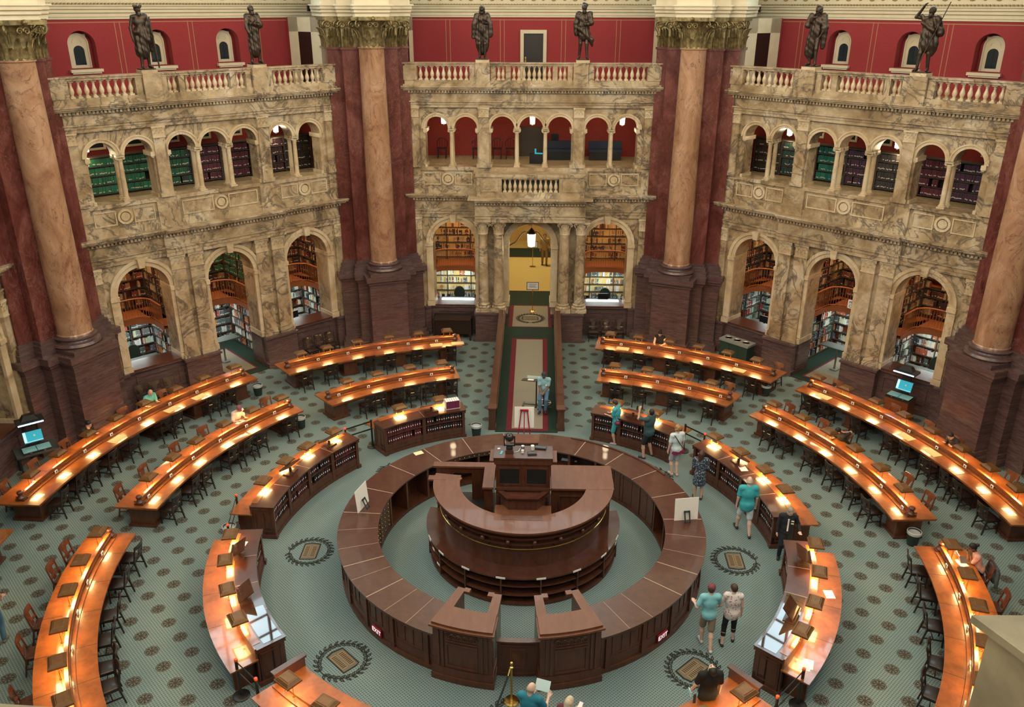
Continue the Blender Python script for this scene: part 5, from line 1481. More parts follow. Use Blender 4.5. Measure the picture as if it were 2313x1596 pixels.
# straight rear bar (right half solid, left half a thin rail with a doorway)
m = MB(); m.box(0.80,2.47,-0.12,1.12,zt-0.05,zt+0.004); m.build('rear_counter_top', M_plat, t)
m = MB(); m.box(0.80,2.38,-0.05,1.05,0.0,zt-0.05); m.build('rear_counter_body', M_mahogside, t)
m = MB()
for x0, x1 in ((1.0,1.6),(1.7,2.3)):
    m.box(x0,x1,-0.075,-0.05,1.2,1.23); m.box(x0,x1,-0.075,-0.05,1.8,1.83); m.box(x0,x0+0.03,-0.075,-0.05,1.23,1.8); m.box(x1-0.03,x1,-0.075,-0.05,1.23,1.8)
m.build('rear_panel_moulding', M_mahogside, t)
m = MB(); m.box(-2.5,-0.72,0.95,1.2,zt-0.06,zt); m.box(-1.05,-0.75,-0.12,1.0,zt-0.06,zt); m.build('rear_rail', M_plat, t)
m = MB(); m.box(-2.42,-1.98,0.98,1.16,0,zt-0.06); m.box(-1.42,-1.0,0.98,1.16,0,zt-0.06); m.box(-1.02,-0.78,-0.05,1.1,0.0,zt-0.06); m.box(-2.0,-1.4,0.98,1.16,1.85,zt-0.06); m.build('rear_wall', M_mahogside, t)
m = MB(); m.frustum((-2.30,0.34,zt-0.05),(0.5,0.22),(0.5,0.22),0.054); m.ball((-1.72,0.34,zt-0.02), 0.09, 8, 0, 0.35); m.build('counter_end', M_plat, t)
# control tower
t2 = thing('control_tower', 'boxy dark wooden tower rising behind the half-round issue desk', 'cabinet', (0,0,0))
TX0, TX1, TY0, TY1 = -0.74, 0.82, -0.22, 0.46
m = MB(); m.box(TX0+0.06,TX1-0.06,TY0+0.06,TY1-0.06,1.0,3.0); m.build('body', M_mahogside, t2)
m = MB(); m.box(TX0,TX1,TY0,TY1,3.0,3.05); m.build('top', M_mahog, t2)
m = MB(); m.box(TX0+0.02,TX1-0.02,TY0+0.02,TY1-0.02,2.84,3.0); m.box(TX0+0.03,TX1-0.03,TY0+0.03,TY1-0.03,2.05,2.12); m.box(TX0+0.05,TX1-0.05,TY0+0.04,TY1,1.85,1.9); m.build('moulding', M_mahogside, t2)
for x0, x1 in ((TX0+0.16,TX0+0.68),(TX1-0.68,TX1-0.16)):
    m = MB(); m.box(x0,x1,TY0+0.045,TY0+0.07,2.25,2.70); m.build('speaker_grille', M_black, t2)
    m = MB(); m.box(x0-0.03,x1+0.03,TY0+0.035,TY0+0.06,2.21,2.25); m.box(x0-0.03,x1+0.03,TY0+0.035,TY0+0.06,2.70,2.74); m.box(x0-0.03,x0,TY0+0.035,TY0+0.06,2.25,2.70); m.box(x1,x1+0.03,TY0+0.035,TY0+0.06,2.25,2.70); m.build('grille_frame', M_mahogside, t2)
for sx in (-1,1):
    m = MB(); x = TX0 if sx < 0 else TX1
    m.box(min(x,x+sx*0.11),max(x,x+sx*0.11),TY0+0.05,TY1-0.02,2.90,2.93); m.build('side_leaf', M_plat, t2)
m = MB(); m.box(-0.6,0.7,TY0+0.02,TY0+0.06,1.55,1.85); m.build('recess', M_black, t2)
t3 = thing('bay_front_desk', 'small panelled bay-fronted desk below the tower inside the ring', 'desk', (0,0,0))
P = [(-0.56,-0.2),(-0.34,-0.52),(0.42,-0.52),(0.64,-0.2)]
m = MB(); m.prism(P, 1.0, 2.0); m.build('body', M_mahogside, t3, smooth=0)
Q = [(-0.64,-0.2),(-0.38,-0.58),(0.46,-0.58),(0.72,-0.2)]
m = MB()
for i in range(3):
    a, b = Vector((*Q[i],0)), Vector((*Q[i+1],0)); a2, b2 = Vector((*P[i],0)), Vector((*P[i+1],0))
    a2 = a2+(Vector((0.04,-0.2,0))-a2)*0.15; b2 = b2+(Vector((0.04,-0.2,0))-b2)*0.15
    m.add([(a.x,a.y,2.0),(b.x,b.y,2.0),(b2.x,b2.y,2.0),(a2.x,a2.y,2.0),(a.x,a.y,2.04),(b.x,b.y,2.04),(b2.x,b2.y,2.04),(a2.x,a2.y,2.04)], [(0,3,2,1),(4,5,6,7),(0,1,5,4),(1,2,6,5),(2,3,7,6),(3,0,4,7)])
m.build('top_rim', M_mahog, t3)
m = MB(); m.box(-0.70,0.80,-0.92,-0.3,1.62,1.66); m.build('lower_shelf', M_plat, t3)
m = MB(); m.box(-0.62,0.72,-0.84,-0.4,1.0,1.62); m.build('lower_body', M_deskdark, t3)
# ------------------------------------------------------------------ loose things
def text_obj(name, body, size, mat, parent, M, depth=0.004, ax='CENTER'):
    cu = bpy.data.curves.new(name, 'FONT'); cu.body = body; cu.size = size; cu.align_x = ax; cu.align_y = 'CENTER'; cu.extrude = depth
    tmp = bpy.data.objects.new(name+'_tmp', cu); COL.objects.link(tmp)
    dg = bpy.context.evaluated_depsgraph_get()
    me = bpy.data.meshes.new_from_object(tmp.evaluated_get(dg))
    bpy.data.objects.remove(tmp); bpy.data.curves.remove(cu)
    me.name = name; me.materials.clear(); me.materials.append(mat)
    me.transform(M)
    return link(name, me, parent)
def upright(loc, rz, tilt=0.0):
    """text lying in xy -> standing, facing local -y"""
    return Matrix.Translation(loc) @ Matrix.Rotation(rz,4,'Z') @ Matrix.Rotation(R(90)-tilt,4,'X')

# EXIT signs on the plinth of the round counter
M_exit = plain('exit_sign_face', (0.62,0.42,0.50), 0.5); M_exitred = plain('exit_sign_red', (0.30,0.012,0.03), 0.5); M_exitw = plain('exit_letters', (0.95,0.9,0.95), 0.5, emit=(1,0.85,0.95), es=0.6)
for a, lb in ((136.3,'left'),(-135.3,'right')):
    x, y, _ = pol(CC, 4.835, a)
    t = thing('exit_sign', 'small EXIT sign low on the curved counter, %s of the gate' % lb, 'sign', (x,y,0.245), R(a+180))
    m = MB(); m.cbox((0,-0.02,0),(0.34,0.035,0.20)); m.build('sign_panel', M_exitred, t)
    text_obj('lettering', 'EXIT', 0.17, M_exitw, t, upright((0,-0.041,0),0))

# easel with white board at the foot of the ramp
t = thing('easel', 'crimson easel holding a white board at the foot of the ramp', 'easel', (-0.03,5.75,0))
for x0, x1, y0, y1 in ((-0.26,-0.10,0,0),(0.26,0.10,0,0)):
    m = MB(); m.tube([(x0,-0.05,0),(x1,0.10,1.42)], 0.022, 6); m.build('leg', M_exitred, t)
m = MB(); m.tube([(0,-0.42,0),(0,0.08,1.42)], 0.02, 6); m.build('leg', M_exitred, t)
m = MB(); m.box(-0.14,0.14,0.06,0.12,1.38,1.44); m.box(-0.24,0.24,-0.01,0.03,0.70,0.74); m.build('crossbar', M_exitred, t)
t = thing('white_board', 'plain white board seen from behind on the crimson easel', 'board', (-0.03,5.75,0))
m = MB(); m.add([(-0.33,0.09,0.76),(0.33,0.09,0.76),(0.33,0.105,0.76),(-0.33,0.105,0.76),(-0.33,0.16,1.50),(0.33,0.16,1.50),(0.33,0.175,1.50),(-0.33,0.175,1.50)], [(0,3,2,1),(4,5,6,7),(0,1,5,4),(1,2,6,5),(2,3,7,6),(3,0,4,7)])
m.build('board_panel', M_paper, t)
# white poster boards on the round counter, seen from the back
for x, y, rz, lb in ((-4.40,0.30,R(74),'white poster board seen edge-on standing on the left of the round counter'),(4.47,0.0,R(9.8),'white poster board seen from behind on the right of the round counter')):
    t = thing('poster_board', lb, 'board', (x,y,1.103), rz)
    m = MB(); m.add([(-0.33,-0.004,0),(0.33,-0.004,0),(0.33,0.004,0),(-0.33,0.004,0),(-0.33,0.05,0.66),(0.33,0.05,0.66),(0.33,0.058,0.66),(-0.33,0.058,0.66)], [(0,3,2,1),(4,5,6,7),(0,1,5,4),(1,2,6,5),(2,3,7,6),(3,0,4,7)]); m.build('board_panel', M_paper, t)
    m = MB()
    for x0, x1, z0, z1 in ((-0.085,-0.045,0.0,0.30),(0.045,0.085,0.0,0.30),(-0.085,0.085,0.26,0.30),(-0.085,0.085,0.0,0.03)):
        m.add([(x0,-0.14+0.125*z0/0.3-0.012,z0),(x1,-0.14+0.125*z0/0.3-0.012,z0),(x1,-0.14+0.125*z0/0.3,z0),(x0,-0.14+0.125*z0/0.3,z0),(x0,-0.14+0.125*z1/0.3-0.012,z1),(x1,-0.14+0.125*z1/0.3-0.012,z1),(x1,-0.14+0.125*z1/0.3,z1),(x0,-0.14+0.125*z1/0.3,z1)], [(0,3,2,1),(4,5,6,7),(0,1,5,4),(1,2,6,5),(2,3,7,6),(3,0,4,7)])
    m.build('stand', M_rubber, t)
m = MB(); m.box(-0.14,0.14,-0.10,0.10,0,0.003); o = m.build('paper_sheet', M_yellow, None, (-3.28,3.37,1.103), R(33), smooth=0); tag(o, 'pale yellow sheet of paper on the round counter', 'paper')

# things on top of the control tower (z = 3.05)
ZT = 3.051
t = thing('moving_head_light', 'black round stage light on a wooden block on the tower', 'light', (-0.33,0.10,ZT))
m = MB(); m.box(-0.11,0.11,-0.11,0.11,0,0.10); m.build('wooden_block', M_mahog, t)
m = MB(); m.lathe([(0.09,0.10),(0.09,0.16),(0.05,0.18),(0.05,0.22)], n=14); m.box(-0.15,-0.12,-0.04,0.04,0.22,0.50); m.box(0.12,0.15,-0.04,0.04,0.22,0.50); m.box(-0.15,0.15,-0.04,0.04,0.20,0.235); m.build('yoke', M_black, t)
m = MB(); m.ball((0,0,0.44), 0.118, 10); m.build('lamp_head', plain('gloss_black', (0.015,0.015,0.017), 0.12), t)
def flat(name, lb, cat, x, y, sx, sy, h, mat, rz=0.0):
    m = MB(); m.cbox((0,0,h/2),(sx,sy,h)); o = m.build(name, mat, None, (x,y,ZT), R(rz)); tag(o, lb, cat); return o
flat('card_reader', 'small white gadget near the tower corner', 'gadget', -0.62, 0.25, 0.07, 0.05, 0.02, M_white, 20)
flat('notepad', 'bright cyan strip of paper on the tower top', 'paper', -0.54, 0.06, 0.05, 0.17, 0.006, plain('cyan_paper', (0.05,0.45,0.6), 0.6), -12)
t = thing('case', 'dark zipped case lying flat on the tower behind the white cup', 'case', (0.50,0.33,ZT), R(-8)); m = MB(); m.cbox((0,0,0.02),(0.30,0.16,0.04)); m.build('body', M_black, t); m = MB(); m.cbox((0,0,0.041),(0.27,0.005,0.004)); m.build('zipper', M_steel, t)
t = thing('case', 'smaller dark case on the front of the tower top', 'case', (0.27,0.02,ZT), R(6)); m = MB(); m.cbox((0,0,0.02),(0.24,0.15,0.04)); m.build('body', M_rubber, t); m = MB(); m.cbox((0,0,0.041),(0.2,0.005,0.004)); m.build('zipper', M_steel, t)
m = MB(); m.lathe([(0.035,0),(0.048,0.13),(0.05,0.13)], n=14); o = m.build('paper_cup', M_white, None, (0.28,0.24,ZT)); tag(o, 'white paper cup on the tower top', 'cup')
t = thing('webcam', 'clear glass jar with gadget and white cable on the tower', 'gadget', (0.02,0.20,ZT)); m = MB(); m.lathe([(0.05,0),(0.055,0.02),(0.04,0.10),(0.045,0.14)], n=12); m.build('body', M_steel, t); m = MB(); m.cbox((0.0,-0.12,0.04),(0.07,0.05,0.08)); m.build('adapter', M_white, t)
m = MB(); m.tube([(0.0,0.10,0.02),(-0.08,0.06,0.01),(-0.10,-0.05,0.01),(-0.20,-0.13,0.008),(-0.30,-0.10,0.008)], 0.008, 6); m.build('cable', M_white, t)

# laptop-less papers and boards under the ring counter
o = flat('paper_sheet', 'white paper sheet under the ring counter behind the tower', 'paper', 1.45, 4.0, 0.5, 0.16, 0.01, M_paper, -12); o.location.z = 0.585
m = MB(); m.arc(CC, 3.95, 4.38, 0.55, 0.58, -8, -40, 12); o = m.build('shelf_plank', M_deskdark); tag(o, 'dark shelf plank under the right of the ring counter', 'shelf')

# reading stands on the inner counters
def stand(a, r, lb, mat, tilt=28, w=0.56, h=0.40, turn=0):
    x, y, _ = pol(CC, r, a)
    t = thing('reading_stand', lb, 'reading stand', (x,y,1.051), R(a+turn))
    m = MB(); m.box(-0.22,0.22,-0.12,0.12,0,0.03); m.box(-0.03,0.03,-0.03,0.03,0.03,0.16); m.build('stand_base', M_deskdark, t)
    m = MB(); c, s = math.cos(R(tilt)), math.sin(R(tilt))
    M = Matrix.Translation((0,0,0.24)) @ Matrix.Rotation(-R(tilt),4,'X'); m.box(-w/2,w/2,-h/2,h/2,-0.012,0.012); m.box(-w/2,w/2,h/2-0.03,h/2,0.012,0.04); m.xf(M); m.build('sloping_board', mat, t)
stand(26.6, 7.25, 'light brown sloping reading board on the counter left of ramp', M_plat, 30, 0.66, 0.46)
stand(-30.3, 7.28, 'dark sloping reading board on the counter right of ramp', M_deskdark, 26)
stand(57.4, 7.36, 'dark sloping reading board nearest the ramp on the curved counter at left', M_deskdark, 30)
stand(71.8, 7.34, 'dark sloping reading board in the middle of the curved counter at left', M_deskdark, 30)
stand(-63.4, 7.36, 'dark sloping reading board on the curved counter at right', M_deskdark, 30)
stand(104.2, 7.36, 'upper dark sloping reading board on the counter at lower left', M_deskdark, 32)
stand(118.3, 7.30, 'lower dark sloping reading board beside the glass on the counter at lower left', M_deskdark, 32)
stand(-102.3, 7.30, 'upper dark sloping reading board on the counter at lower right', M_deskdark, 32)
stand(-120.2, 7.24, 'steep dark reading board on the counter at lower right', M_deskdark, 48)
# boxed set of purple volumes
x, y, _ = pol(CC, 7.28, 20.6)
t = thing('slipcase', 'white slipcase holding tall purple books on the counter left of ramp', 'slipcase', (x,y,1.051), R(20.6))
m = MB(); m.box(-0.25,0.25,0.17,0.18,0,0.28); m.box(-0.25,-0.24,-0.14,0.17,0,0.28); m.box(0.24,0.25,-0.14,0.17,0,0.28); m.box(-0.25,0.25,-0.14,0.18,0,0.012); m.build('case_wall', M_white, t)
m = MB(); m.box(-0.038,0.038,-0.13,0.16,0.0,0.28,0); m.box(-0.033,0.033,-0.125,0.158,0.28,0.283,1)
PB = m.mesh('boxed_book', [plain('purple_book_cloth', (0.16,0.025,0.085), 0.5), M_paper], smooth=0)
for i in range(6):
    v = Matrix.Rotation(R(20.6),3,'Z') @ Vector((-0.20+0.08*i,0,0.013))
    o = link('boxed_book', PB, None, (x+v.x,y+v.y,1.051+v.z), R(20.6)); tag(o, 'purple bound book in the white slipcase on the counter', 'book', 'purple books in the white slipcase')
# paper sheets and tan painted reflections on the desks
m = MB(); m.box(-0.15,0.15,-0.11,0.11,0,0.004); SH = m.mesh('paper_sheet', [M_paper], smooth=0)
m = MB(); m.box(-0.26,0.26,-0.17,0.17,0,0.003); REFL = m.mesh('reflection_sheet', [M_tanrefl], smooth=0)  # tan sheet imitating bright marble mirrored in the desk top
for c, r, a, lb in ((DESK['O3']['c'],13.92,57.6,'tan painted reflection, nearest the ramp on long outer desk at left'),(DESK['O3']['c'],13.92,64.9-2.4,'tan painted reflection in the middle of long outer desk at left'),(DESK['O3']['c'],13.92,72.4,'tan painted reflection beyond the reader on long outer desk at left'),
                    (DESK['O4']['c'],13.95,-52.0,'tan painted reflection, nearest the doorway on long outer desk at right'),(DESK['O4']['c'],13.95,-66.4,'tan painted reflection in the middle of long outer desk at right'),(DESK['O4']['c'],13.95,-71.0,'tan painted reflection by the seated reader on long outer desk at right'),
                    (DESK['O1']['c'],13.95,15.6,'tan painted reflection by the ramp on outer desk left of ramp'),(DESK['O1']['c'],13.95,11.9,'tan painted reflection at the end of outer desk left of ramp'),(DESK['O2']['c'],13.95,-15.3,'tan painted reflection on outer desk right of ramp'),(DESK['O2']['c'],13.95,-35.2,'tan painted reflection near the far end of outer desk right of ramp')):
    x, y, _ = pol(c, r, a); o = link('desk_pad', REFL, None, (x,y,0.7625), R(a)); tag(o, lb, 'painted reflection')
for c, r, a, z, lb in ((CC,7.95,-108.0,0.767,'loose photo print on the low desk of the counter at lower right'),(CC,7.98,-127.2,0.767,'topmost of the leaflets at the end of the counter at lower right'),(CC,7.95,-127.8,0.7665,'leaflet under another at the end of the counter at lower right'),
                       (DESK['M6']['c'],11.42,-95.6,0.7625,'white paper in front of the woman in pink'),(DESK['M3']['c'],11.45,59.3,0.7625,'paper in front of the reader in the pink cap'),(CC,7.36,100.6,1.0515,'white paper beside the upper reading board on the counter at lower left'),(CC,7.30,-65.8,1.0515,'white paper beside the reading board on the curved counter at right')):
    x, y, _ = pol(c, r, a); o = link('paper_sheet', SH, None, (x,y,z), R(a+17*(1 if z < 1 else -1))); tag(o, lb, 'paper')
m = MB(); m.box(-0.135,0.135,-0.10,0.10,0.001,0.0016); m.box(-0.10,0.04,-0.06,0.02,0.0016,0.002)
# glass sheets on the ends of the lower counters
for a0, a1, lb in ((121.5,131.6,'sheet of clear glass at the end of the counter at lower left'),(-113.5,-130.8,'sheet of clear glass at the end of the counter at lower right')):
    m = MB(); m.arc(CC, 6.99, 7.42, 1.0515, 1.057, a0, a1, 8); o = m.build('glass_sheet', plain('clear_glass_sheet', (0.05,0.03,0.02), 0.02, spec=1.0), None, smooth=40); tag(o, lb, 'glass sheet')

# stanchions with belts
def stanchion(x, y, lb, red=True):
    t = thing('stanchion', lb, 'stanchion', (x,y,0))
    m = MB(); m.lathe([(0.19,0),(0.19,0.02),(0.17,0.035),(0.05,0.05)], n=24); m.build('base', M_black, t)
    m = MB(); m.lathe([(0.034,0.04),(0.034,0.98)], n=14); m.build('post', M_black, t)
    m = MB(); m.lathe([(0.038,0.98),(0.038,1.03),(0.02,1.04)], n=14); m.build('cap', M_redcap if red else M_black, t)
    return t
ST = [((-5.22,5.70),False,'black stanchion by the counter left of ramp'),((-5.97,5.09),True,'red-capped stanchion behind the curved counter at left'),((5.39,5.76),False,'black stanchion by the counter right of ramp'),((5.92,5.13),True,'red-capped stanchion behind the curved counter at right'),
      ((-8.21,0.93),True,'red-capped stanchion behind the near end of the curved counter at left'),((-7.94,-0.53),True,'red-capped stanchion behind the counter at lower left'),((-6.02,-5.5),True,'black stanchion with round base below the counter at lower left'),((-5.42,-6.02),True,'red-capped stanchion behind the low desk at the lower left edge'),
      ((6.12,-5.35),True,'black stanchion below the counter at lower right'),((5.36,-6.14),True,'red-capped stanchion behind the low desk at the lower right edge')]
for (x,y), rd, lb in ST: stanchion(x, y, lb, rd)
for i, j, lb in ((0,1,'counter left of ramp'),(2,3,'counter right of ramp'),(4,5,'near ends of the left counters'),(6,7,'lower left stanchions'),(8,9,'lower right stanchions')):
    (xa,ya), (xb,yb) = ST[i][0], ST[j][0]
    t = thing('belt_barrier', 'pair of black retractable belts by the %s' % lb, 'belt', (0,0,0))
    d = Vector((xb-xa,yb-ya,0)); L_ = d.length; d.normalize(); nn = Vector((-d.y,d.x,0))*0.003
    for z in (0.94,0.66):
        a = Vector((xa,ya,z))+d*0.04; b = Vector((xb,yb,z))-d*0.04
        m = MB(); m.add([tuple(a-nn),tuple(b-nn),tuple(b+nn),tuple(a+nn)]+[tuple(v+Vector((0,0,0.05))) for v in (a-nn,b-nn,b+nn,a+nn)], [(0,3,2,1),(4,5,6,7),(0,1,5,4),(1,2,6,5),(2,3,7,6),(3,0,4,7)]); m.build('belt', M_black, t)
t = thing('stanchion', 'polished brass rope stanchion in front of the gate', 'stanchion', (-0.09,-5.45,0))
m = MB(); m.lathe([(0.17,0),(0.17,0.02),(0.14,0.05),(0.04,0.07)], n=28); m.build('base', M_brass, t)
m = MB(); m.lathe([(0.024,0.06),(0.024,0.98)], n=14); m.build('post', M_brass, t)
m = MB(); m.lathe([(0.028,0.93),(0.05,0.95),(0.05,0.97),(0.028,0.99),(0.022,1.02)], n=14); m.ball((0,0,1.06), 0.042, 8); m.build('finial', M_brass, t)
t = thing('velvet_rope', 'dark velvet rope hanging from the brass stanchion', 'rope', (-0.09,-5.45,0))
m = MB(); m.tube([(-0.03,-0.04,0.95),(-0.07,-0.16,0.86)], 0.018, 8); m.build('snap_hook', M_brass, t)
m = MB(); m.tube([(-0.07,-0.16,0.86),(-0.20,-0.5,0.68),(-0.36,-0.95,0.56),(-0.55,-1.5,0.60)], 0.022, 8); m.build('rope_cord', plain('black_velvet', (0.006,0.012,0.010), 0.9), t)
stanchion(-0.65, -6.97, 'second rope stanchion at the bottom edge', False)

# waste bins
def bin_(x, y, lb):
    t = thing('waste_bin', lb, 'bin', (x,y,0))
    m = MB(); m.lathe([(0.14,0.0),(0.18,0.40),(0.19,0.40),(0.19,0.43),(0.165,0.43),(0.13,0.05),(0.01,0.05)], n=20); m.build('body', plain('bin_green_black', (0.012,0.022,0.020), 0.45) if 'bin_green_black' not in MATS else MATS['bin_green_black'], t)
    m = MB()
    pr = [(0.196,0.36),(0.199,0.435),(0.18,0.445),(0.15,0.36),(0.13,0.2),(0.02,0.16)]
    m.lathe(pr, n=20); m.xf(Matrix.Identity(4)); m.build('liner_bag', plain('clear_bag', (0.42,0.44,0.45), 0.25) if 'clear_bag' not in MATS else MATS['clear_bag'], t)
for x, y, lb in ((-10.42,9.6,'lined waste bin at the ramp-side end of long outer desk at left'),(-8.05,7.0,'lined waste bin at the ramp-side end of long inner desk at left'),(-1.72,6.6,'lined waste bin beside the foot of the ramp'),(9.28,10.3,'lined waste bin at the far end of outer desk right of ramp'),(11.0,0.66,'lined waste bin at the near end of long inner desk at right'),(-8.25,0.25,'lined waste bin behind the stanchions at left')): bin_(x, y, lb)
# triple recycling station
v = bayp(-45, -3.4, 0.62)
t = thing('recycling_station', 'dark green recycling cabinet with three round openings in a grey top', 'bin', (v.x,v.y,0), R(-45))
m = MB(); m.box(-0.66,0.66,-0.27,0.27,0,0.86); m.build('cabinet', plain('recycling_green', (0.012,0.035,0.028), 0.5), t)
m = MB(); m.box(-0.70,0.70,-0.31,0.31,0.86,0.95); m.build('top', plain('recycling_grey', (0.20,0.22,0.21), 0.5), t)
for i in (-1,0,1):
    m = MB(); m.lathe([(0.10,0.951),(0.15,0.951),(0.15,0.962),(0.14,0.97),(0.12,0.962),(0.115,0.953)], (i*0.42,0,0), 20); m.build('opening_rim', M_steel, t)
    m = MB(); m.lathe([(0.001,0.952),(0.115,0.953)], (i*0.42,0,0), 20); m.build('opening', M_black, t)
for i in (-0.22,0.22):
    m = MB(); m.box(i-0.008,i+0.008,-0.275,-0.27,0.05,0.84); m.build('door_gap', M_black, t)

# overhead book scanners with cyan screens
def scanner(x, y, rz, lb, cab):
    t = thing('book_scanner', lb, 'scanner', (x,y,0), rz)
    z = 0.86 if cab else 0.78
    if cab:
        m = MB(); m.box(-0.42,0.42,-0.34,0.34,0.03,0.84); m.box(-0.46,0.46,-0.38,0.38,0.0,0.05); m.build('cabinet', wood('kiosk_wood', (0.11,0.032,0.012), (0.17,0.052,0.02), 0.35, 2, 0.2, True, (2,2,6)), t)
        m = MB(); m.box(-0.44,0.44,-0.36,0.36,0.84,0.86); m.build('cabinet_top', M_black, t)
    else:
        m = MB(); m.box(-0.62,0.62,-0.40,0.40,0.74,0.78); m.build('table_top', plain('grey_black_top', (0.05,0.055,0.055), 0.3), t)
        for sx in (-0.55,0.55):
            for sy in (-0.33,0.33):
                m = MB(); m.box(sx-0.03,sx+0.03,sy-0.03,sy+0.03,0,0.74); m.build('leg', M_black, t)
    m = MB(); m.box(-0.40,0.40,-0.32,0.20,z,z+0.06); m.build('scan_bed_base', M_black, t)
    m = MB(); m.box(-0.40,-0.01,-0.30,0.10,z+0.06,z+0.075); m.box(0.01,0.40,-0.30,0.10,z+0.06,z+0.075); m.build('scan_bed_plate', plain('scan_plate', (0.20,0.42,0.46), 0.25), t)
    for sx in (-0.2,0.2):
        m = MB(); m.lathe([(0.028,0),(0.028,0.02)], (sx,-0.335,z+0.02), 10); m.build('button', M_steel, t)
    m = MB(); m.box(-0.14,0.14,0.20,0.32,z,z+0.95); m.build('column', M_black, t)
    m = MB(); k = MB(); k.box(-0.29,0.29,-0.012,0.012,-0.20,0.20); k.xf(Matrix.Translation((0,0.14,z+0.38)) @ Matrix.Rotation(R(-18),4,'X')); m.v, m.f, m.m = k.v, k.f, k.m; m.build('monitor_body', M_black, t)
    k = MB(); k.box(-0.27,0.27,-0.014,-0.012,-0.18,0.18); k.xf(Matrix.Translation((0,0.14,z+0.38)) @ Matrix.Rotation(R(-18),4,'X')); o = k.build('screen', M_cyan, t, smooth=0)
    k = MB(); k.box(-0.27,-0.19,-0.016,-0.014,-0.14,0.18); k.box(-0.26,0.26,-0.016,-0.014,-0.155,-0.145); k.xf(Matrix.Translation((0,0.14,z+0.38)) @ Matrix.Rotation(R(-18),4,'X')); k.build('screen_toolbar', plain('screen_pale', (0.5,0.8,0.85), 0.4, emit=(0.35,0.75,0.85), es=0.9) if 'screen_pale' not in MATS else MATS['screen_pale'], t, smooth=0)
    k = MB(); k.box(0.02,0.07,-0.016,-0.014,0.0,0.06); k.xf(Matrix.Translation((0,0.14,z+0.38)) @ Matrix.Rotation(R(-18),4,'X')); k.build('screen_icon', M_white, t, smooth=0)
    m = MB(); m.box(-0.40,0.40,-0.18,0.30,z+0.95,z+1.02); m.frustum((0,0.10,z+1.02),(0.5,0.3),(0.3,0.2),0.16); m.build('camera_head', M_black, t)
    m = MB(); m.box(-0.36,0.36,-0.20,-0.17,z+0.955,z+0.985); m.build('led_strip', M_cyanlight, t, smooth=0)
scanner(-15.72, 3.80, R(40), 'book scanner with cyan screen on a black table at the left edge', False)
scanner(13.65, 8.55, R(-45), 'book scanner with cyan screen on a wooden cabinet by the right wall', True)

# sideboard and rows of chairs along the dado
v = bayp(0, -3.45, 0.62)
t = thing('lectern_table', 'dark high writing table with raised rim against the rear wall', 'table', (v.x,v.y,0), 0)
m = MB(); m.box(-0.86,0.86,-0.36,0.36,0.94,0.98); m.box(-0.86,-0.83,-0.36,0.36,0.98,1.06); m.box(0.83,0.86,-0.36,0.36,0.98,1.06); m.box(-0.86,0.86,0.33,0.36,0.98,1.06); m.build('table_top', M_chair, t)
m = MB(); m.box(-0.80,0.80,-0.31,0.33,0.30,0.94); m.build('body', M_chair, t)
for sx in (-0.82,0.82):
    for sy in (-0.32,0.32):
        m = MB(); m.box(sx-0.04,sx+0.04,sy-0.04,sy+0.04,0,0.94); m.build('leg', M_chair, t)
for az, ss, who in ((45,(-4.25,-3.72,-3.19),'left wall below its first arch'),(45,(2.78,3.31,3.84),'left wall below its third arch'),(0,(2.9,3.48,4.06),'rear wall right of the ramp')):
    for i, s in enumerate(ss):
        v = bayp(az, s, 0.70); place(CHAIR, CH_used, (v.x,v.y,0), R(az+180), '%s dark chair from the left, backed against the %s' % (ORD[i], who))

# standing notice at the top of the ramp and one further in
def notice(x, y, z, lb, h=1.12, w=0.56, hh=0.36):
    t = thing('notice_stand', lb, 'sign', (x,y,z))
    m = MB(); m.lathe([(0.17,0),(0.17,0.015),(0.14,0.03),(0.03,0.045)], n=20); m.build('base', M_brass, t)
    m = MB(); m.lathe([(0.018,0.03),(0.018,h)], n=10); m.build('pole', M_brass, t)
    m = MB(); k = MB(); k.box(-w/2,w/2,-0.012,0.012,-hh/2,hh/2); k.xf(Matrix.Translation((0,-0.02,h+0.12)) @ Matrix.Rotation(R(-20),4,'X')); k.build('sign_frame', M_blackmetal, t)
    k = MB(); k.box(-w/2+0.03,w/2-0.03,-0.016,-0.012,-hh/2+0.03,hh/2-0.03); k.xf(Matrix.Translation((0,-0.02,h+0.12)) @ Matrix.Rotation(R(-20),4,'X')); k.build('sign_sheet', plain('notice_sheet', (0.55,0.52,0.52), 0.6) if 'notice_sheet' not in MATS else MATS['notice_sheet'], t)
    k = MB()
    for i in range(4): k.box(-w/2+0.10+0.02*(i%2),w/2-0.10-0.03*(i%3),-0.018,-0.016,0.07-i*0.045,0.085-i*0.045)
    k.xf(Matrix.Translation((0,-0.02,h+0.12)) @ Matrix.Rotation(R(-20),4,'X')); k.build('printed_line', M_rubber, t)
notice(0.14, 17.25, 0.826, 'notice on a brass stand at the top of the ramp')
notice(0.08, 24.5, 0.80, 'notice on a brass stand far inside the golden passage')
# white hanging sign in the middle right arch
v = bayp(-45, 0.72, -0.45, 3.35)
t = thing('hanging_sign', 'white sign with black letters at the edge of the middle right arch', 'sign', (v.x,v.y,v.z), R(-45))
m = MB(); m.box(-0.17,0.20,-0.01,0.01,-0.17,0.17); m.build('sign_panel', M_white, t)
text_obj('lettering', 'M\nC', 0.15, M_black, t, upright((-0.06,-0.013,0.0),0))
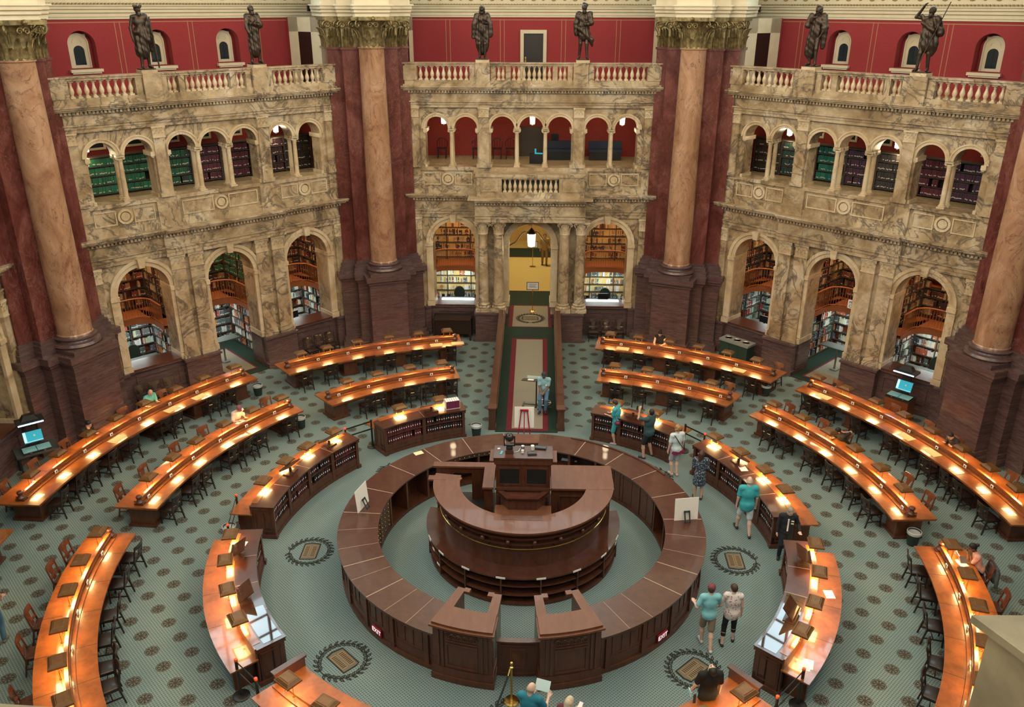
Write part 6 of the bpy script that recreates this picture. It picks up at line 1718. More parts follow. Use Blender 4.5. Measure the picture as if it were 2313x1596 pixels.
# reading tables with posts inside the middle side arches
for az, who in ((45,'left'),(-45,'right')):
    v = bayp(az, -0.05 if az > 0 else -0.05, -1.55)
    t = thing('pedestal_table', 'grey-topped table on one post inside the middle arch of the %s wall' % who, 'table', (v.x,v.y,0.025), R(az))
    m = MB(); m.box(-0.62,0.62,-0.28,0.28,1.0,1.04); m.build('table_top', plain('grey_green_top', (0.05,0.065,0.058), 0.6) if 'grey_green_top' not in MATS else MATS['grey_green_top'], t)
    m = MB(); m.lathe([(0.05,0.05),(0.035,0.3),(0.035,1.0)], n=10); m.build('post', M_steel, t)
    m = MB(); m.box(-0.14,0.14,-0.14,0.14,0,0.05); m.build('foot_plate', M_steel, t)
# alcove desks with office chairs
def office(az, s, lb, mon=True, white=False):
    v = bayp(az, s, -1.55)
    t = thing('alcove_desk', 'grey-topped work table inside the %s' % lb, 'table', (v.x,v.y,0.013), R(az))
    m = MB(); m.box(-0.80,0.80,-0.32,0.32,1.06,1.10); m.build('table_top', MATS['grey_green_top'], t)
    for sx in (-0.72,0.72):
        m = MB(); m.box(sx-0.03,sx+0.03,-0.25,0.25,0,1.06); m.build('leg', M_black, t)
    v = bayp(az, s+0.1, -2.15)
    c = thing('office_chair', 'dark green swivel chair behind the work table inside the %s' % lb, 'chair', (v.x,v.y,0.013), R(az))
    mt = plain('office_chair_green', (0.035,0.06,0.05), 0.8) if 'office_chair_green' not in MATS else MATS['office_chair_green']
    m = MB(); m.lathe([(0.02,0.62),(0.24,0.63),(0.26,0.67),(0.22,0.71),(0.02,0.71)], n=16); m.build('seat', mt, c)
    m = MB(); k = MB(); k.lathe([(0.02,-0.04),(0.25,-0.03),(0.27,0.0),(0.25,0.03),(0.02,0.04)], n=18); k.xf(Matrix.Translation((0,0.24,1.12)) @ Matrix.Scale(1.35,4,(0,0,1)) @ Matrix.Rotation(R(90),4,'X')); k.build('backrest', mt, c)
    m = MB(); m.lathe([(0.03,0.06),(0.03,0.62)], n=10)
    for q in range(5): m.tube([(0,0,0.08),(0.28*math.cos(q*1.2566),0.28*math.sin(q*1.2566),0.04)], 0.02, 6)
    m.build('star_base', M_black, c)
    if mon:
        v = bayp(az, s-0.05, -1.50)
        t = thing('monitor', 'black computer monitor on the table inside the %s' % lb, 'monitor', (v.x,v.y,1.113), R(az))
        m = MB(); m.box(-0.24,0.24,-0.02,0.02,0.08,0.38); m.build('screen_case', M_black, t)
        m = MB(); m.box(-0.10,0.10,-0.07,0.07,0,0.015); m.box(-0.03,0.03,-0.02,0.02,0.015,0.1); m.build('monitor_stand', M_black, t)
office(45,-3.5,'first arch of the left wall', False); office(45,3.3,'third arch of the left wall'); office(-45,-3.4,'first arch of the right wall'); office(-45,3.45,'third arch of the right wall', False)
office(0,-3.5,'first arch of the rear wall', False); office(0,3.5,'third arch of the rear wall')
# rear gallery furniture
for s, lb in ((-4.05,'small dark stool-like chair in the first arch of the rear gallery'),(-2.45,'round-backed chair in the second arch of the rear gallery'),(-1.55,'round-backed chair, left one in the third arch of the rear gallery'),(-0.95,'round-backed chair, right one in the third arch of the rear gallery')):
    v = bayp(0, s, -2.4, 7.554)
    c = thing('round_back_chair', lb, 'chair', v, R(180))
    m = MB(); m.box(-0.22,0.22,-0.2,0.2,0.42,0.46); m.build('seat', M_chair, c)
    m = MB(); m.tube([(0.24*math.cos(PI*q/10),-0.22,0.62+0.26*math.sin(PI*q/10)) for q in range(11)], 0.018, 6)
    for q in (-0.12,0,0.12): m.tube([(q,-0.2,0.46),(q,-0.22,0.84)], 0.01, 5)
    for q in (-0.24,0.24): m.tube([(q*0.85,-0.19,0.44),(q,-0.22,0.63)], 0.016, 5)
    m.build('backrest', M_chair, c)
    for sx in (-0.18,0.18):
        for sy in (-0.17,0.17):
            m = MB(); m.box(sx-0.017,sx+0.017,sy-0.017,sy+0.017,0,0.42); m.build('leg', M_chair, c)
for s, lb in ((1.35,'dark blue bench in the fifth arch of the rear gallery'),(3.3,'dark blue bench behind the last two arches of the rear gallery')):
    v = bayp(0, s, -2.3, 7.554)
    c = thing('bench', lb, 'bench', v, 0)
    mt = plain('bench_blue', (0.012,0.02,0.045), 0.6) if 'bench_blue' not in MATS else MATS['bench_blue']
    m = MB(); m.box(-0.75,0.75,-0.22,0.22,0.36,0.48); m.build('seat', mt, c); m = MB(); m.box(-0.75,0.75,0.18,0.25,0.48,0.80); m.build('backrest', mt, c)
    m = MB(); m.box(-0.7,0.7,-0.18,0.18,0,0.36); m.build('bench_base', M_black, c)
v = bayp(0, 0.25, -1.3, 7.554)
t = thing('laptop', 'glowing cyan screen light on a stand in the middle arch of the rear gallery', 'screen', v, R(-10))
m = MB(); m.box(-0.3,0.3,-0.15,0.15,0,0.42); m.build('stand_box', M_black, t); m = MB(); m.box(-0.08,0.26,-0.14,0.10,0.42,0.44); m.box(-0.10,-0.04,0.0,0.06,0.44,0.62); m.build('lit_panel', M_cyan, t, smooth=0)
v = bayp(0, 1.05, -3.17, 7.9)
t = thing('notice_case', 'dark notice case on the red wall in the fifth arch of the rear gallery', 'notice', v, 0)
m = MB(); m.box(-0.16,0.16,-0.04,0,0,0.66); m.build('case_body', M_black, t); m = MB(); m.box(-0.05,0.05,-0.045,-0.04,0.1,0.28); m.build('notice_sheet', M_orangepaint, t)
# reading lectern and stool on the ramp
t = thing('lectern', 'black-topped lectern with papers in front of the man on the ramp', 'lectern', (0.17,8.72,0.20), R(-8))
m = MB(); k = MB(); k.box(-0.33,0.33,-0.22,0.22,0,0.025); k.xf(Matrix.Translation((0,0,1.0)) @ Matrix.Rotation(R(-14),4,'X')); k.build('sloping_top', M_rubber, t)
m = MB(); m.tube([(0.2,0.0,0.04),(0.2,0,1.0)], 0.025, 8); m.build('post', M_black, t)
m = MB(); m.box(-0.28,0.24,-0.04,0.04,0.0,0.035); m.box(-0.30,-0.24,-0.22,0.22,0.0,0.035); m.box(0.18,0.24,-0.22,0.22,0,0.035); m.build('foot', M_black, t)
k = MB(); k.box(-0.12,0.10,-0.14,0.12,0.026,0.03); k.xf(Matrix.Translation((0,0,1.0)) @ Matrix.Rotation(R(-14),4,'X')); o = k.build('paper_sheet', M_paper, None, (0.17,8.72,0.20), R(-8)); tag(o, 'white sheet of paper on the lectern of the man on the ramp', 'paper')
k = MB(); k.box(-0.18,0.30,0.18,0.30,0.03,0.12); k.xf(Matrix.Translation((0,0,1.0)) @ Matrix.Rotation(R(-14),4,'X')); o = k.build('binder', plain('pale_green_binder', (0.38,0.48,0.45), 0.6), None, (0.17,8.72,0.20), R(-8)); tag(o, 'pale grey-green binder at the back of the lectern on the ramp', 'binder')
t = thing('stool', 'black swivel stool with a chrome foot ring on the ramp', 'stool', (0.66,8.47,0.185))
m = MB(); m.lathe([(0.02,0.57),(0.20,0.57),(0.21,0.60),(0.19,0.62),(0.02,0.625)], n=20); m.build('seat', M_black, t)
m = MB(); m.lathe([(0.03,0.05),(0.03,0.58)], n=10); m.build('column', M_black, t)
m = MB(); m.tube([(0.25*math.cos(2*PI*q/24),0.25*math.sin(2*PI*q/24),0.24) for q in range(24)], 0.014, 6, closed=True)
for q in range(3): m.tube([(0,0,0.24),(0.25*math.cos(q*2.1),0.25*math.sin(q*2.1),0.24)], 0.008, 5)
m.build('foot_ring', M_steel, t)
m = MB()
for q in range(5): m.tube([(0,0,0.07),(0.29*math.cos(q*1.2566),0.29*math.sin(q*1.2566),0.03)], 0.022, 6)
m.build('star_base', M_black, t)
# things at the reader's place by the lower right desk
x, y, _ = pol(DESK['M6']['c'], 11.42, -93.6); m = MB(); m.lathe([(0.03,0),(0.033,0.12),(0.014,0.17),(0.014,0.2)], n=12); t = m.build('water_bottle', plain('bottle_plastic', (0.35,0.55,0.6), 0.15), None, (x,y,0.762)); tag(t, 'clear plastic water bottle on the desk of the woman in pink', 'bottle')
x, y, _ = pol(DESK['M6']['c'], 11.50, -94.9)
t = thing('laptop', 'silver laptop open in front of the woman in pink', 'laptop', (x,y,0.763), R(-95+180)); m = MB(); m.box(-0.16,0.16,-0.11,0.11,0,0.015); m.build('keyboard_base', M_steel, t)
k = MB(); k.box(-0.16,0.16,-0.005,0.005,0,0.22); k.xf(Matrix.Translation((0,0.11,0.012)) @ Matrix.Rotation(R(-18),4,'X')); k.build('screen_lid', M_steel, t)

# stone ledge of the viewing gallery close to the camera
CAM = Vector((0.339,-19.223,14.003))
def ray(a, b, c): return Vector((a,b,c))
t = struct('trim_2', label='blurred stone parapet block close to the viewer at the lower right')
p0 = CAM + ray(0.4455,0.69,-0.5705)*2.25       # far corner of the block's top
dx = Vector((0.96,-0.28,0)).normalized()
dn = Vector((0.30,-0.954,0)).normalized()
m = MB()
A = p0; B = p0+Vector((1.6,0.05,0)); Cc = B+Vector((0.3,-1.5,0)); Dd = p0+Vector((0.58,-1.30,0))
P = [(Dd.x,Dd.y),(Cc.x,Cc.y),(B.x,B.y),(A.x,A.y)]
m.prism(P, p0.z-0.02, p0.z)
Q = [(Dd.x+0.03,Dd.y),(Cc.x,Cc.y),(B.x,B.y-0.03),(A.x+0.03,A.y-0.03)]
m.prism(Q, p0.z-0.5, p0.z-0.02)
smesh(m.build('parapet_block', M_stone, t))
t = struct('trim_3', label='stone sill along the bottom edge close to the viewer')
a = CAM + ray(-0.512,0.592,-0.622)*(0.85/0.622); b = CAM + ray(-0.424,0.622,-0.6585)*(0.85/0.6585); e = (b-a); e.z = 0; e.normalize()
m = MB(); n_ = Vector((e.y,-e.x,0)); n_ = n_ if n_.y < 0 else -n_; a2 = a-e*0.6; b2 = b+e*1.2
zz = a.z
P = [(v.x,v.y) for v in (a2+n_*0.5, b2+n_*0.5, b2, a2)]; P = P if sum(P[i][0]*P[(i+1)%4][1]-P[(i+1)%4][0]*P[i][1] for i in range(4)) > 0 else P[::-1]
m.prism(P, zz-0.25, zz)
smesh(m.build('sill_slab', M_stone, t))
# ------------------------------------------------------------------ figures: smooth union of tapered limbs, meshed by surface nets
def V3(*a): return np.array(a, dtype=float)
def sdf_mesh(name, prims, h, mat, k=0.028, post=None, cut=None, parent=None, smooth=True, kind=None):
    lo = np.full(3, 1e9); hi = -lo
    for p in prims:
        if p[0] == 'c':
            r = max(p[3], p[4]); lo = np.minimum(lo, np.minimum(p[1], p[2])-r); hi = np.maximum(hi, np.maximum(p[1], p[2])+r)
        else:
            r = max(p[2]); lo = np.minimum(lo, p[1]-r); hi = np.maximum(hi, p[1]+r)
    lo -= 3.5*h; hi += 3.5*h
    n = np.ceil((hi-lo)/h).astype(int)+1
    Dm = np.full(tuple(n), 1.0, dtype=np.float32)
    ax = [lo[i]+h*np.arange(n[i]) for i in range(3)]
    for p in prims:
        if p[0] == 'c':
            r = max(p[3], p[4]); a0 = np.minimum(p[1], p[2])-r; a1 = np.maximum(p[1], p[2])+r
        else:
            r = max(p[2]); a0 = p[1]-r; a1 = p[1]+r
        pad = 2*k+3*h
        i0 = np.clip(np.floor((a0-pad-lo)/h).astype(int), 0, n-1); i1 = np.clip(np.ceil((a1+pad-lo)/h).astype(int)+1, 1, n)
        sl = tuple(slice(i0[q], i1[q]) for q in range(3))
        X, Yy, Z = np.meshgrid(ax[0][sl[0]], ax[1][sl[1]], ax[2][sl[2]], indexing='ij')
        if p[0] == 'c':
            a, b, ra, rb = p[1], p[2], p[3], p[4]
            ab = b-a; L2 = max(ab@ab, 1e-9)
            t = np.clip(((X-a[0])*ab[0]+(Yy-a[1])*ab[1]+(Z-a[2])*ab[2])/L2, 0, 1)
            d = np.sqrt((X-a[0]-t*ab[0])**2+(Yy-a[1]-t*ab[1])**2+(Z-a[2]-t*ab[2])**2)-(ra+(rb-ra)*t)
        else:
            c, rad, Rm = p[1], p[2], p[3]
            x, y, z = X-c[0], Yy-c[1], Z-c[2]
            if Rm is not None:
                x, y, z = (Rm[0,0]*x+Rm[1,0]*y+Rm[2,0]*z), (Rm[0,1]*x+Rm[1,1]*y+Rm[2,1]*z), (Rm[0,2]*x+Rm[1,2]*y+Rm[2,2]*z)
            q = np.sqrt((x/rad[0])**2+(y/rad[1])**2+(z/rad[2])**2)
            d = (q-1)*min(rad)*0.5+(q-1)*0.5*(np.sqrt(x*x+y*y+z*z)/np.maximum(q,0.3))
        kk = p[5] if p[0] == 'c' and len(p) > 5 else k
        old = Dm[sl]
        hh = np.clip(0.5+0.5*(old-d)/kk, 0, 1)
        Dm[sl] = old*(1-hh)+d*hh-kk*hh*(1-hh)
    if post is not None or cut is not None:
        X, Yy, Z = np.meshgrid(*ax, indexing='ij')
        if post is not None: Dm = Dm+post(X, Yy, Z).astype(np.float32)
        if cut is not None: Dm = np.maximum(Dm, cut(X, Yy, Z).astype(np.float32))
    # surface nets
    S = Dm < 0
    nx, ny, nz = n
    cnt = np.zeros((nx-1,ny-1,nz-1), dtype=np.int8)
    offs = [(i,j,q) for i in (0,1) for j in (0,1) for q in (0,1)]
    for i,j,q in offs: cnt += S[i:nx-1+i, j:ny-1+j, q:nz-1+q]
    act = np.argwhere((cnt > 0) & (cnt < 8))
    if len(act) == 0: return None
    idx = np.full(cnt.shape, -1, dtype=np.int32); idx[act[:,0],act[:,1],act[:,2]] = np.arange(len(act))
    acc = np.zeros((len(act),3)); num = np.zeros(len(act))
    for a in offs:
        for q in range(3):
            if a[q] == 0:
                b = list(a); b[q] = 1
                d0 = Dm[act[:,0]+a[0], act[:,1]+a[1], act[:,2]+a[2]]; d1 = Dm[act[:,0]+b[0], act[:,1]+b[1], act[:,2]+b[2]]
                mk = (d0 < 0) != (d1 < 0)
                t = np.where(mk, d0/np.where(mk, d0-d1, 1), 0)
                P = np.tile(np.array(a, dtype=float), (len(act),1)); P[:,q] += t
                acc[mk] += P[mk]; num[mk] += 1
    vs = lo+h*(act+acc/num[:,None])
    fs = []
    for q in range(3):
        u, v = (q+1)%3, (q+2)%3
        s0 = [slice(None)]*3; s1 = [slice(None)]*3
        s0[q] = slice(0,-1); s1[q] = slice(1,None)
        A, B = S[tuple(s0)], S[tuple(s1)]
        E = np.argwhere(A != B)
        E = E[(E[:,u] > 0) & (E[:,v] > 0) & (E[:,u] < n[u]-1) & (E[:,v] < n[v]-1)]
        if len(E) == 0: continue
        fl = A[E[:,0],E[:,1],E[:,2]]
        def cell(du, dv):
            c = E.copy(); c[:,u] -= du; c[:,v] -= dv
            return idx[c[:,0],c[:,1],c[:,2]]
        Q = np.stack([cell(1,1), cell(0,1), cell(0,0), cell(1,0)], 1)
        Q[~fl] = Q[~fl][:, ::-1]
        fs.append(Q)
    F = np.concatenate(fs); F = F[(F >= 0).all(1)]
    me = bpy.data.meshes.new(name)
    me.vertices.add(len(vs)); me.vertices.foreach_set('co', vs.astype(np.float32).ravel())
    me.loops.add(len(F)*4); me.loops.foreach_set('vertex_index', F.astype(np.int32).ravel())
    me.polygons.add(len(F)); me.polygons.foreach_set('loop_start', np.arange(0,len(F)*4,4,dtype=np.int32)); me.polygons.foreach_set('loop_total', np.full(len(F),4,dtype=np.int32))
    me.polygons.foreach_set('use_smooth', np.ones(len(F),dtype=bool))
    me.materials.append(mat); me.update(calc_edges=True); me.validate()
    if parent is False: return me
    return link(name, me, parent)

def ik(a, b, l1, l2, pole):
    d = b-a; L = np.linalg.norm(d)
    if L > (l1+l2)*0.995: b = a+d/L*(l1+l2)*0.995; d = b-a; L = np.linalg.norm(d)
    u = d/L; x = (L*L+l1*l1-l2*l2)/(2*L); hgt = math.sqrt(max(l1*l1-x*x, 1e-6))
    p = pole-u*(pole@u); p = p/max(np.linalg.norm(p),1e-6)
    return a+u*x+p*hgt, b
def rotm(axis, deg):
    return np.array(Matrix.Rotation(R(deg),3,axis))

def person(name_label, loc, face, H=1.72, skin=(0.55,0.34,0.25), shirt=(0.1,0.1,0.1), sleeve='short', low='shorts', lowcol=(0.1,0.1,0.1), hair='short', haircol=(0.03,0.02,0.015), shoe=(0.03,0.03,0.03),
           sit=False, lean=0, head=(0,0), handL=None, handR=None, footL=None, footR=None, bulk=1.0, shirtlen=0.0, mats=None, seat=0.47, hipy=0.0, group=None, stride=0.0, elbowout=0.0, longhair=False, vox=0.0115):
    s = H/1.72
    lab = name_label
    t = thing('person', lab, 'person', loc, R(face), group)
    tag_ = '%d' % len(MATS)
    mk = lambda nm, c, rg=0.8, **kw: plain('%s_%s' % (nm, tag_), c, rg, **kw)
    Msk = mk('skin', skin, 0.55); 
    Msh = mats.get('shirt') if mats and 'shirt' in mats else mk('shirt', shirt, 0.85, var=0.12, vscale=9)
    Mlo = mk('trousers', lowcol, 0.85, var=0.1, vscale=9); Mha = mk('hair', haircol, 0.6, var=0.3, vscale=60); Msho = mk('shoe', shoe, 0.5)
    hip_z = (seat+0.10) if sit else 0.94
    piv = V3(0,hipy,hip_z)
    Ru = rotm('X', -lean)          # forward lean (towards +y)
    def U(x, y, z):                # upper-body point given for a standing body (z from the floor)
        return piv + Ru @ V3(x, y, z-0.94)
    hp = [V3(-0.09,hipy,hip_z-0.01), V3(0.09,hipy,hip_z-0.01)]
    sh = [U(-0.185*bulk**0.5,0,1.425), U(0.185*bulk**0.5,0,1.425)]
    if sit:
        fl = footL or (-0.11,0.42+hipy,0.07); fr = footR or (0.11,0.40+hipy,0.07)
    else:
        fl = footL or (-0.10,stride*0.5,0.08); fr = footR or (0.10,-stride*0.5,0.08)
    feet = [np.array(fl,dtype=float), np.array(fr,dtype=float)]
    knees = []
    for i in (0,1):
        kn, an = ik(hp[i], feet[i], 0.435, 0.435, V3((-0.1,0.1)[i] if not sit else (-0.12,0.12)[i],1.0,0.3 if sit else 0.0)); knees.append(kn); feet[i] = an
    hands = [handL or (-0.255,0.06,0.83), handR or (0.255,0.06,0.83)]
    wr, el = [], []
    for i in (0,1):
        w = np.array(hands[i], dtype=float)
        if hands[i][2] < 0.9 and not sit and (handL if i == 0 else handR) is None:
            w = U(*hands[i])
        sg = (-1,1)[i]
        e, w = ik(sh[i], w, 0.285, 0.255, V3(sg*(0.35+elbowout),-0.6,-0.7)); el.append(e); wr.append(w)
    C = lambda a,b,ra,rb,kk=None: ('c',np.array(a,dtype=float),np.array(b,dtype=float),ra,rb) if kk is None else ('c',np.array(a,dtype=float),np.array(b,dtype=float),ra,rb,kk)
    E = lambda c,r,Rm=None: ('e',np.array(c,dtype=float),r,Rm)
    b = bulk
    torso = [E(U(0,0.0,1.27),(0.165*b,0.115*b,0.20),Ru), E(U(0,0.015*b,1.08),(0.148*b,0.115*b,0.17),Ru), E(piv+V3(0,-0.01,0.02),(0.165*b,0.125*b,0.13)), C(sh[0]+Ru@V3(0.03,0,0),sh[1]-Ru@V3(0.03,0,0),0.068,0.068)]
    # head
    neck = U(0,-0.01,1.45); hb = U(0,0.015,1.545)
    Rh = Ru @ rotm('Z', head[1]) @ rotm('X', -head[0]+lean*0.6)
    hc = hb + Rh @ V3(0,0.012,0.075)
    Hd = lambda x,y,z: hc + Rh @ V3(x,y,z)
    prims = [E(hc,(0.076,0.096,0.112),Rh), E(Hd(0,0.035,-0.065),(0.054,0.056,0.058),Rh), C(neck,hb,0.055,0.052), E(Hd(0,0.104,-0.012),(0.013,0.02,0.024),Rh), E(Hd(0.076,0.0,-0.01),(0.011,0.02,0.03),Rh), E(Hd(-0.076,0.0,-0.01),(0.011,0.02,0.03),Rh), E(Hd(0,0.078,-0.055),(0.026,0.018,0.014),Rh)]
    slim = lambda p: ('e',p[1],tuple(q*0.93 for q in p[2]),p[3]) if p[0]=='e' else ('c',p[1],p[2],p[3]*0.9,p[4]*0.9)
    prims += [slim(p) for p in torso]
    for i in (0,1):
        sg = (-1,1)[i]
        prims += [C(sh[i],el[i],0.047,0.039), C(el[i],wr[i],0.039,0.026)]
        f = wr[i]-el[i]; f /= np.linalg.norm(f)
        # hand frame: f along fingers, side across the palm
        side = np.cross(f, V3(0,0,1)); 
        if np.linalg.norm(side) < 0.2: side = np.cross(f, V3(sg,0,0))
        side /= np.linalg.norm(side); nrm = np.cross(side, f)
        if abs(f[2]) > 0.75: side, nrm = V3(0,1,0)-f*f[1], V3(-sg,0,0)
        side = side/np.linalg.norm(side)
        for j in range(4):
            o = (j-1.5)*0.021
            kn_ = wr[i]+f*0.085+side*o
            L1 = (0.034,0.04,0.038,0.03)[j]
            q1 = kn_+(f*0.9+nrm*0.35)*L1; q2 = q1+(f*0.6+nrm*0.75)*L1*0.85
            prims += [C(wr[i]+f*0.01+side*o*0.6,kn_,0.016,0.0125,0.012), C(kn_,q1,0.0105,0.0098,0.006), C(q1,q2,0.0098,0.009,0.006)]
        th = wr[i]+f*0.035+side*0.034; t2 = th+(f*0.6+side*0.55+nrm*0.4)*0.045
        prims += [C(wr[i]+f*0.015+side*0.015,th,0.016,0.014,0.012), C(th,t2,0.0135,0.0115,0.008), C(t2,t2+(f*0.9+nrm*0.3)*0.03,0.0115,0.010,0.006)]
        prims += [C(hp[i],knees[i],0.078*b**0.5,0.055), C(knees[i],knees[i]*0.65+feet[i]*0.35,0.052,0.056), C(knees[i]*0.65+feet[i]*0.35,feet[i],0.056,0.036)]
        toe = feet[i]+V3((-0.03,0.03)[i],0.12,-0.045)
        prims += [C(feet[i]+V3(0,-0.03,-0.04),toe,0.034,0.028)]
    prims = [tuple([p[0]]+[q*s if not isinstance(q,tuple) and q is not None and i in (1,2) else q for i,q in enumerate(p[1:],1)]) if False else p for p in prims]
    def scale(pl):
        out = []
        for p in pl:
            if p[0] == 'c': out.append(('c',p[1]*s,p[2]*s,p[3]*s,p[4]*s)+tuple(p[5:]))
            else: out.append(('e',p[1]*s,tuple(q*s for q in p[2]),p[3]))
        return out
    sdf_mesh('body', scale(prims), vox, Msk, 0.022, parent=t)
    # shirt
    g = lambda p, d: ('e',p[1],tuple(q+d for q in p[2]),p[3]) if p[0]=='e' else ('c',p[1],p[2],p[3]+d,p[4]+d)
    sp = [g(p,0.016) for p in torso]
    if shirtlen or low != 'dress': sp += [E(piv+V3(0,0,-0.02-shirtlen*0.5),(0.172*b,0.135*b,0.10+shirtlen*0.6))]
    if sleeve != 'none':
        for i in (0,1):
            if sleeve == 'short': e2 = sh[i]+(el[i]-sh[i])*0.72; sp += [C(sh[i],e2,0.064,0.064)]
            else: sp += [C(sh[i],el[i],0.062,0.053), C(el[i],wr[i]-(wr[i]-el[i])*0.06,0.053,0.042)]
    if low == 'dress':
        for z, rx in ((0.88,0.19),(0.72,0.205),(0.60,0.21)): sp += [E(V3(0,hipy,z),(rx*b,0.155*b,0.13))]
    upd = U(0,0,1.47)
    shn = {'dress':'dress'}.get(low, 'shirt')
    bottom = None
    if not sit:
        zb = (0.52 if low == 'dress' else 0.86-shirtlen)*s
        bottom = lambda X,Yy,Z: zb-Z
    sdf_mesh(shn, scale(sp), vox, Msh, 0.03, cut=bottom, parent=t)
    if low != 'dress':
        lp = [E(piv+V3(0,-0.01,0.0),(0.170*b,0.132*b,0.125))]
        for i in (0,1):
            k_, a_ = knees[i], feet[i]
            if low == 'shorts': lp += [C(hp[i],hp[i]+(k_-hp[i])*0.92,0.092*b**0.5,0.083)]
            elif low == 'capri': lp += [C(hp[i],k_,0.088*b**0.5,0.064), C(k_,k_+(a_-k_)*0.5,0.064,0.06)]
            else: lp += [C(hp[i],k_,0.090*b**0.5,0.068), C(k_,a_+V3(0,0,0.02),0.068,0.055)]
        nm = {'shorts':'shorts','capri':'capri_trousers','pants':'trousers','skirt':'skirt'}[low]
        if low == 'skirt':
            lp = lp[:1]+[E(V3(0,hipy,0.78),(0.18*b,0.15*b,0.16)),E(V3(0,hipy,0.66),(0.185*b,0.155*b,0.14))]
            lp = lp
        o = sdf_mesh(nm, scale(lp), vox, Mlo, 0.03, parent=t)
    # shoes
    for i in (0,1):
        fx = feet[i]; toe = fx+V3((-0.03,0.03)[i],0.135,-0.05)
        zlo = (fx[2]-0.08)
        spr = [C(fx+V3(0,-0.04,-0.045),toe,0.042,0.036), C(fx+V3((-0.01,0.01)[i],0.05,-0.035),toe,0.042,0.034)]
        sdf_mesh('shoe', scale(spr), vox, Msho, 0.02, cut=lambda X,Yy,Z,zz=zlo*s: zz-Z, parent=t)
    # hair
    if hair in ('short','long','bun','cap','curly'):
        hp_ = [E(Hd(0,-0.012,0.018),(0.086,0.102,0.112),Rh)]
        n_ = Rh @ V3(0,1.0,-0.75); n_ = n_/np.linalg.norm(n_); o_ = Hd(0,0.052,0.035)*s
        if hair == 'long': hp_ += [C(Hd(0,-0.06,0.0),Hd(0,-0.085,-0.30),0.085,0.055), C(Hd(0.06,-0.03,-0.02),Hd(0.085,-0.03,-0.24),0.035,0.03), C(Hd(-0.06,-0.03,-0.02),Hd(-0.085,-0.03,-0.24),0.035,0.03)]
        if hair == 'bun': hp_ += [E(Hd(0,-0.13,0.03),(0.05,0.045,0.045),Rh)]
        if hair == 'curly': hp_ += [E(Hd(x,y,z),(0.03,0.03,0.03)) for x,y,z in ((0.06,-0.05,0.08),(-0.06,-0.05,0.08),(0,-0.09,0.06),(0.03,0.0,0.115),(-0.03,0.01,0.11),(0.07,-0.07,0.0),(-0.07,-0.07,0.0))]
        sdf_mesh('hair', scale(hp_), vox, Mha, 0.02, cut=lambda X,Yy,Z: (X-o_[0])*n_[0]+(Yy-o_[1])*n_[1]+(Z-o_[2])*n_[2], parent=t)
    if hair == 'bald': 
        hp_ = [E(Hd(0,-0.02,-0.015),(0.081,0.085,0.06),Rh)]; o_ = Hd(0,0.0,0)*s; n_ = Rh @ V3(0,1,0)
        sdf_mesh('hair', scale(hp_), vox, Mha, 0.02, cut=lambda X,Yy,Z: (X-o_[0])*n_[0]+(Yy-o_[1])*n_[1]+(Z-o_[2])*n_[2], parent=t)
    if hair == 'cap':
        cp = [E(Hd(0,0.0,0.035),(0.093,0.108,0.10),Rh), E(Hd(0,0.11,0.035),(0.07,0.075,0.014),Rh)]
        o_ = Hd(0,0,0.025)*s; n_ = -(Rh @ V3(0,-0.05,1))
        sdf_mesh('cap', scale(cp), vox, mk('cap', (mats or {}).get('capcol',(0.2,0.05,0.07)), 0.8), 0.01, cut=lambda X,Yy,Z: (X-o_[0])*n_[0]+(Yy-o_[1])*n_[1]+(Z-o_[2])*n_[2], parent=t)
    # face details
    m = MB()
    for sx in (-1,1):
        q = Hd(sx*0.03,0.088,0.012)*s; m2 = MB(); m2.ball(tuple(q), 0.009*s, 6); m2.build('eye', M_black, t)
        q0, q1 = Hd(sx*0.045,0.088,0.032)*s, Hd(sx*0.016,0.098,0.034)*s; m2 = MB(); m2.tube([tuple(q0),tuple(q1)], 0.005*s, 5); m2.build('eyebrow', Mha, t)
    m2 = MB(); m2.tube([tuple(Hd(-0.02,0.089,-0.055)*s),tuple(Hd(0,0.098,-0.057)*s),tuple(Hd(0.02,0.089,-0.055)*s)], 0.0055*s, 5); m2.build('mouth', plain('lips_'+tag_, tuple(c*0.6 for c in skin), 0.5), t)
    return t, dict(hands=wr, s=s, Hd=Hd, sh=sh, el=el, U=U, piv=piv, face=face, loc=loc)
def world_pt(info, p):
    v = Matrix.Rotation(R(info['face']),3,'Z') @ Vector(tuple(np.array(p)*info['s'])); return Vector(info['loc'])+v

def patterned(name, c0, c1, scale):
    m, nt, b = new_mat(name); L = nt.links.new
    tc = nt.nodes.new('ShaderNodeTexCoord'); v = nd(nt, 'ShaderNodeTexVoronoi', Scale=scale); L(tc.outputs['Object'], v.inputs['Vector'])
    r = ramp(nt, [(0.30,c0),(0.36,c1)]); L(v.outputs['Distance'], r.inputs['Fac']); L(r.outputs['Color'], b.inputs['Base Color']); b.inputs['Roughness'].default_value = 0.85
    return m
P_dress = patterned('blue_white_dress_print', (0.42,0.46,0.48), (0.03,0.045,0.075), 26)
P_floral = patterned('white_floral_top', (0.45,0.18,0.2), (0.62,0.6,0.6), 16)
P_plaid = patterned('brown_check_shirt', (0.05,0.05,0.05), (0.28,0.22,0.18), 22)
TAN = (0.50,0.30,0.22); PALE = (0.62,0.42,0.34); BROWN = (0.16,0.08,0.05)
